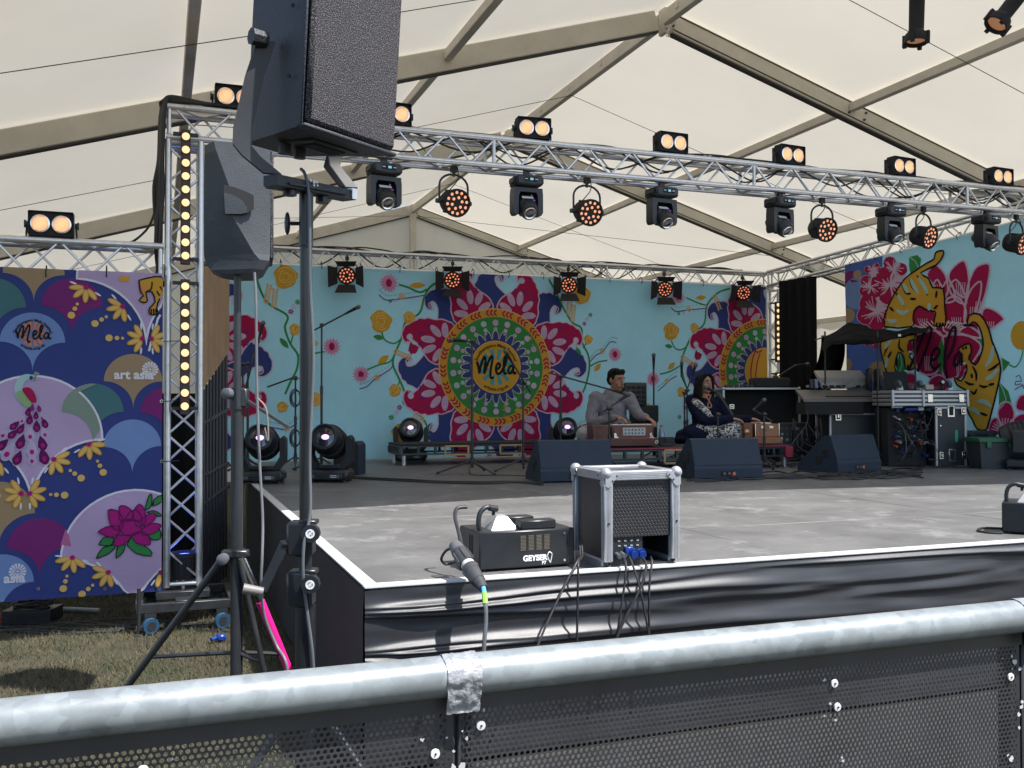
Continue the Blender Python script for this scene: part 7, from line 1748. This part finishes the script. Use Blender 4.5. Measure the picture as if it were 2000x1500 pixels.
def hand(g, w, d, up, size=1.0, curl=.5, side=1):
    w, d, up = V(w), V(d).normalized(), V(up).normalized(); s_ = d.cross(up).normalized(); up = s_.cross(d)
    M = basis(d, s_, up, w); g.ell((.042*size,0,0), (.052*size,.042*size,.016*size), 12, 8, M)
    for k, (o_, l) in enumerate(((-.030,.062), (-.010,.072), (.010,.068), (.029,.054))):
        b = V((.082*size, o_*size, 0)); pts = [b, b+V((l*.45*size, o_*.15, -.010*curl)), b+V((l*.8*size, o_*.2, -.034*curl)), b+V((l*.95*size, o_*.2, -.055*curl))]
        g.tube([M @ p for p in pts], [.0095*size, .009*size, .008*size, .0065*size], 8); g.ell(M @ pts[-1], .0068*size, 8, 6)
    b = V((.02*size, -side*.036*size, -.002)); pts = [b, b+V((.03*size, -side*.022*size, -.008)), b+V((.055*size, -side*.026*size, -.016))]
    g.tube([M @ p for p in pts], [.012*size, .010*size, .008*size], 8); g.ell(M @ pts[-1], .008*size, 8, 6)
def head_geo(g, c, f, up=V((0,0,1)), s=1.0):
    """skull, jaw, nose, ears; f = facing"""
    f = V(f).normalized(); s_ = f.cross(up).normalized(); up = s_.cross(f); M = basis(s_, f, up, c)
    g.ell((0,-.012*s,.028*s), (.077*s,.094*s,.092*s), 20, 14, M); g.ell((0,.022*s,-.045*s), (.058*s,.066*s,.072*s), 18, 12, M); g.ell((0,.060*s,-.092*s), (.030*s,.026*s,.022*s), 12, 8, M)
    g.tube([M @ V((0,.088*s,.020*s)), M @ V((0,.102*s,-.008*s)), M @ V((0,.104*s,-.026*s))], [.010*s,.013*s,.016*s], 8); g.ell(M @ V((0,.098*s,-.030*s)), .015*s, 8, 6)
    for k in (-1, 1):
        g.ell((k*.080*s,-.008*s,-.008*s), (.012*s,.022*s,.034*s), 10, 8, M); g.ell((k*.036*s,.060*s,-.030*s), (.026*s,.020*s,.022*s), 10, 8, M); g.ell((k*.030*s,.080*s,.036*s), (.024*s,.010*s,.008*s), 10, 6, M)
        g.ell((k*.026*s,.084*s,-.062*s), (.02*s,.012*s,.008*s), 8, 6, M)
    return M
def face_parts(p, M, s, lips, brow=HAIR, open_=0):
    g = MB()
    for k in (-1, 1): g.ell((k*.031*s,.083*s,.012*s), (.0125*s,.006*s,.0065*s), 10, 8, M)
    obj('eyes', g, EYEW, p)['kind'] = 'stuff'
    g = MB()
    for k in (-1, 1): g.ell((k*.031*s,.0885*s,.012*s), (.0062*s,.003*s,.0062*s), 8, 6, M)
    obj('irises', g, EYEB, p)['kind'] = 'stuff'
    g = MB()
    for k in (-1, 1): g.tube([M @ V((k*.014*s,.090*s,.032*s)), M @ V((k*.032*s,.091*s,.039*s)), M @ V((k*.050*s,.078*s,.031*s))], [.0035*s,.0045*s,.002*s], 6)
    obj('eyebrows', g, brow, p)['kind'] = 'stuff'
    g = MB(); g.ell((0,.088*s,-.058*s), (.024*s,.009*s,.006*s), 12, 6, M); g.ell((0,.087*s,(-.068-open_)*s), (.020*s,.009*s,.0065*s), 12, 6, M); obj('lips', g, lips, p)['kind'] = 'stuff'

# ---- man in grey kurta. local axes: +x camera right, -y to camera
def person(label, loc, g, skin, vox):
    me = bpy.data.meshes.new('person'); me.from_pydata(g.v, [], g.f); me.materials.append(skin); me.shade_smooth()
    o = bpy.data.objects.new('person', me); COL.objects.link(o); o.matrix_world = Matrix.Translation(V(loc)) @ RZ(-YAW); WM[o.name] = o.matrix_world.copy(); tag(o, label, 'person'); remesh(o, vox, 4); return o
WRK = bpy.data.textures.new('wrinkles', 'CLOUDS'); WRK.noise_scale = .07; WRK.noise_depth = 2
def cloth(nm, g, m_, p, vox, sm=6):
    o = obj(nm, g, m_, p); remesh(o, vox, sm)
    if nm not in ('hair',):
        d = o.modifiers.new('wrinkle', 'DISPLACE'); d.texture = WRK; d.strength = .030; d.mid_level = .45
    return o
pm_ = ony(1196, 868, 5.85); ml = V((pm_.x, 5.85, 1.002))
hc = V((.045,-.05,.722)); hf = V((.62,-.78,-.16))
shL, shR = V((-.185,-.0,.525)), V((.185,-.01,.515)); elL, elR = V((-.235,-.10,.27)), V((.275,-.10,.34)); wrL, wrR = V((.02,-.33,.315)), V((.345,-.28,.305))
g = MB(); Mh = head_geo(g, hc, hf, s=1.02); limb(g, [(.01,-.005,.54),(.03,-.025,.62),(.04,-.03,.67)], [.062,.055,.055])
limb(g, [(0,.02,.14),(0,.03,.30),(.0,.01,.46),(.005,.0,.54)], [.14,.125,.135,.09])
limb(g, [shL, elL, wrL], [.05,.04,.026]); limb(g, [shR, elR, wrR], [.05,.04,.026]); hand(g, wrL, V((.7,-.35,-.25)), (0,0,1), .98, 1, -1); hand(g, wrR, V((.55,-.5,-.3)), (0,0,1), .98, 1, 1)
limb(g, [(-.09,.02,.11),(-.33,-.10,.11),(-.05,-.22,.07)], [.085,.065,.045]); limb(g, [(.09,.02,.11),(.33,-.10,.11),(.05,-.24,.06)], [.085,.065,.045])
man = person('man in a grey kurta with short black hair playing the dark harmonium', ml, g, SKIN, .0095)
face_parts(man, Mh, 1.02, mat('brown_lips', (.22,.08,.06), .5))
g = MB(); limb(g, [(0,.02,.12),(0,.03,.28),(0,.015,.43),(0,.0,.52)], [.175,.155,.16,.12], 16); g.ell((-.12,.0,.49), (.12,.10,.075)); g.ell((.12,-.0,.485), (.12,.10,.075)); g.ell((0,.0,.2),(.2,.16,.18))
limb(g, [shL, elL, V(elL).lerp(wrL,.86)], [.075,.062,.045]); limb(g, [shR, elR, V(elR).lerp(wrR,.86)], [.075,.062,.045])
limb(g, [(-.035,-.02,.55),(.01,-.05,.585),(.06,-.05,.565),(.07,.03,.57),(.0,.055,.60),(-.05,.02,.58)], [.024]*6)
cloth('kurta', g, KURTA, man, .012, 4)
g = MB(); limb(g, [(-.09,.02,.11),(-.34,-.10,.12),(-.06,-.22,.08)], [.11,.085,.065]); limb(g, [(.09,.02,.11),(.34,-.10,.12),(.06,-.24,.07)], [.11,.085,.065]); cloth('trousers', g, TROU, man, .015)
g = MB(); g.ell((0,-.030,.052), (.088,.096,.082), 18, 12, Mh); g.ell((0,-.07,.0), (.076,.052,.075), 14, 10, Mh)
for k in range(20):
    a = -1.3+2.6*k/19; g.ell((.066*math.sin(a), .062*math.cos(a)-.006, .098+.010*math.sin(k*2.3)), (.024,.030,.026), 8, 6, Mh)
for k in (-1, 1): g.ell((k*.078,.012,.028), (.010,.020,.036), 8, 6, Mh)
cloth('hair', g, HAIR, man, .009, 3)

# ---- singer in navy
pw_ = ony(1385, 868, 5.85); wl = V((pw_.x, 5.85, 1.002))
hc = V((-.055,-.03,.685)); hf = V((.50,-.84,.06))
shL, shR = V((-.20,-.0,.485)), V((.12,-.02,.475)); elL, elR = V((-.09,-.20,.255)), V((.235,-.10,.27)); wrL, wrR = V((.215,-.26,.285)), V((.43,-.20,.285))
g = MB(); Mh = head_geo(g, hc, hf, s=.98); limb(g, [(-.045,-.0,.50),(-.05,-.015,.56),(-.055,-.02,.62)], [.058,.050,.050])
limb(g, [(-.02,.02,.12),(-.03,.02,.28),(-.04,.01,.42),(-.045,.0,.50)], [.15,.13,.13,.085])
limb(g, [shL, elL, wrL], [.05,.042,.025]); limb(g, [shR, elR, wrR], [.05,.042,.025]); hand(g, wrL, V((.85,-.1,-.12)), (0,-.2,1), .92, .8, 1); hand(g, wrR, V((.8,-.1,-.12)), (0,-.2,1), .92, .8, 1)
limb(g, [(-.08,.02,.11),(-.25,-.16,.10),(.10,-.22,.07)], [.09,.07,.045]); limb(g, [(.08,.02,.11),(.30,-.06,.18),(.16,-.20,.06)], [.09,.07,.045])
wom = person('woman singer in a navy dress and black-and-white scarf with shoulder-length dark hair', wl, g, SKIN2, .0095)
face_parts(wom, Mh, .98, LIPS, open_=.006)
g = MB(); limb(g, [(-.02,.02,.12),(-.03,.02,.26),(-.04,.01,.38),(-.045,.01,.45)], [.19,.16,.155,.12], 16); g.ell((-.14,.0,.45), (.10,.09,.07)); g.ell((.06,-.01,.445), (.10,.09,.07))
limb(g, [shL, elL, V(elL).lerp(wrL,.9)], [.078,.070,.048]); limb(g, [shR, elR, V(elR).lerp(wrR,.9)], [.075,.066,.045])
g.ell((-.12,-.02,.09), (.28,.26,.10)); g.ell((-.24,-.06,.05), (.18,.20,.06)); g.ell((.12,-.08,.12), (.24,.2,.13)); g.ell((.24,-.10,.17),(.13,.13,.10)); g.ell((-.33,-.05,.03),(.10,.12,.035)); g.ell((.05,-.16,.07),(.3,.14,.075))
limb(g, [(-.08,.02,.11),(-.25,-.16,.10),(.10,-.22,.07)], [.13,.105,.09]); limb(g, [(.08,.02,.11),(.30,-.06,.18),(.16,-.20,.06)], [.12,.10,.08])
dress = cloth('dress', g, NAVYC, wom, .012, 4)
def print_mat():
    m = mat('black_white_print', (.6,.58,.55), .8, 0, .1); n = m.node_tree; N = n.nodes; L = n.links; b = N['Principled BSDF']
    tc = N.new('ShaderNodeTexCoord'); nz = N.new('ShaderNodeTexNoise'); nz.inputs['Scale'].default_value = 34; nz.inputs['Detail'].default_value = 1.5; nz.inputs['Distortion'].default_value = 1.6; L.new(tc.outputs['Object'], nz.inputs['Vector'])
    rp = N.new('ShaderNodeValToRGB'); e = rp.color_ramp.elements; e[0].position = .49; e[0].color = (.012,.012,.02,1); e[1].position = .53; e[1].color = (.55,.53,.50,1); L.new(nz.outputs['Fac'], rp.inputs['Fac']); L.new(rp.outputs[0], b.inputs['Base Color']); return m
PRT = print_mat()
g = MB(); limb(g, [(-.20,.02,.50),(-.17,-.08,.47),(-.10,-.155,.40),(-.03,-.185,.30),(.02,-.19,.22)], [.035,.048,.046,.042,.034]); limb(g, [(.02,.06,.50),(-.06,.09,.53),(-.16,.06,.53),(-.20,.0,.50)], [.03,.035,.035,.035])
cloth('scarf', g, PRT, wom, .012, 3)
g = MB(); limb(g, [(-.16,-.20,.19),(-.02,-.26,.15),(.14,-.28,.12),(.26,-.24,.10)], [.03,.06,.085,.06]); g.ell((.20,-.20,.14), (.17,.13,.13)); g.ell((.10,-.27,.08), (.22,.06,.07)); g.ell((.02,-.25,.13),(.15,.05,.05)); g.ell((.30,-.14,.17),(.08,.11,.10))
cloth('lap_shawl', g, PRT, wom, .012, 3)
g = MB(); g.ell((0,-.030,.045), (.092,.100,.086), 18, 12, Mh); g.ell((0,-.065,-.06), (.096,.062,.12), 14, 10, Mh)
for k in (-1, 1):
    limb(g, [Mh @ V((k*.03,.05,.105)), Mh @ V((k*.078,.038,.06)), Mh @ V((k*.093,.018,-.03)), Mh @ V((k*.098,.008,-.12)), Mh @ V((k*.085,.012,-.185))], [.024,.026,.030,.034,.024], 10)
    limb(g, [Mh @ V((k*.085,-.03,.0)), Mh @ V((k*.098,-.035,-.10)), Mh @ V((k*.08,-.03,-.19))], [.035,.04,.03], 10)
cloth('hair', g, HAIR, wom, .009, 3)
for nm, p_, d_ in (('bangle', wrL, V(wrL)-elL), ('watch', wrR, V(wrR)-elR)):
    q = V(p_).lerp(V(p_)-d_.normalized()*.03, 1); M = Matrix.Translation(q) @ d_.to_track_quat('Z','X').to_matrix().to_4x4(); g = MB(); g.lathe([(.033,-.012),(.036,-.010),(.036,.010),(.033,.012),(.030,.0),(.033,-.012)], 16, M); obj(nm, g, mat('brass', (.5,.33,.12), .35, .8) if nm == 'bangle' else WHT, wom)
g = MB(); g.tube(crom([Mh @ V((-.045,.05,-.125)), V((-.04,-.13,.44)), V((-.02,-.155,.41)), V((.0,-.13,.44)), Mh @ V((.045,.05,-.125))], 5), .006, 6); obj('necklace', g, mat('coral_beads', (.55,.2,.12), .4), wom)
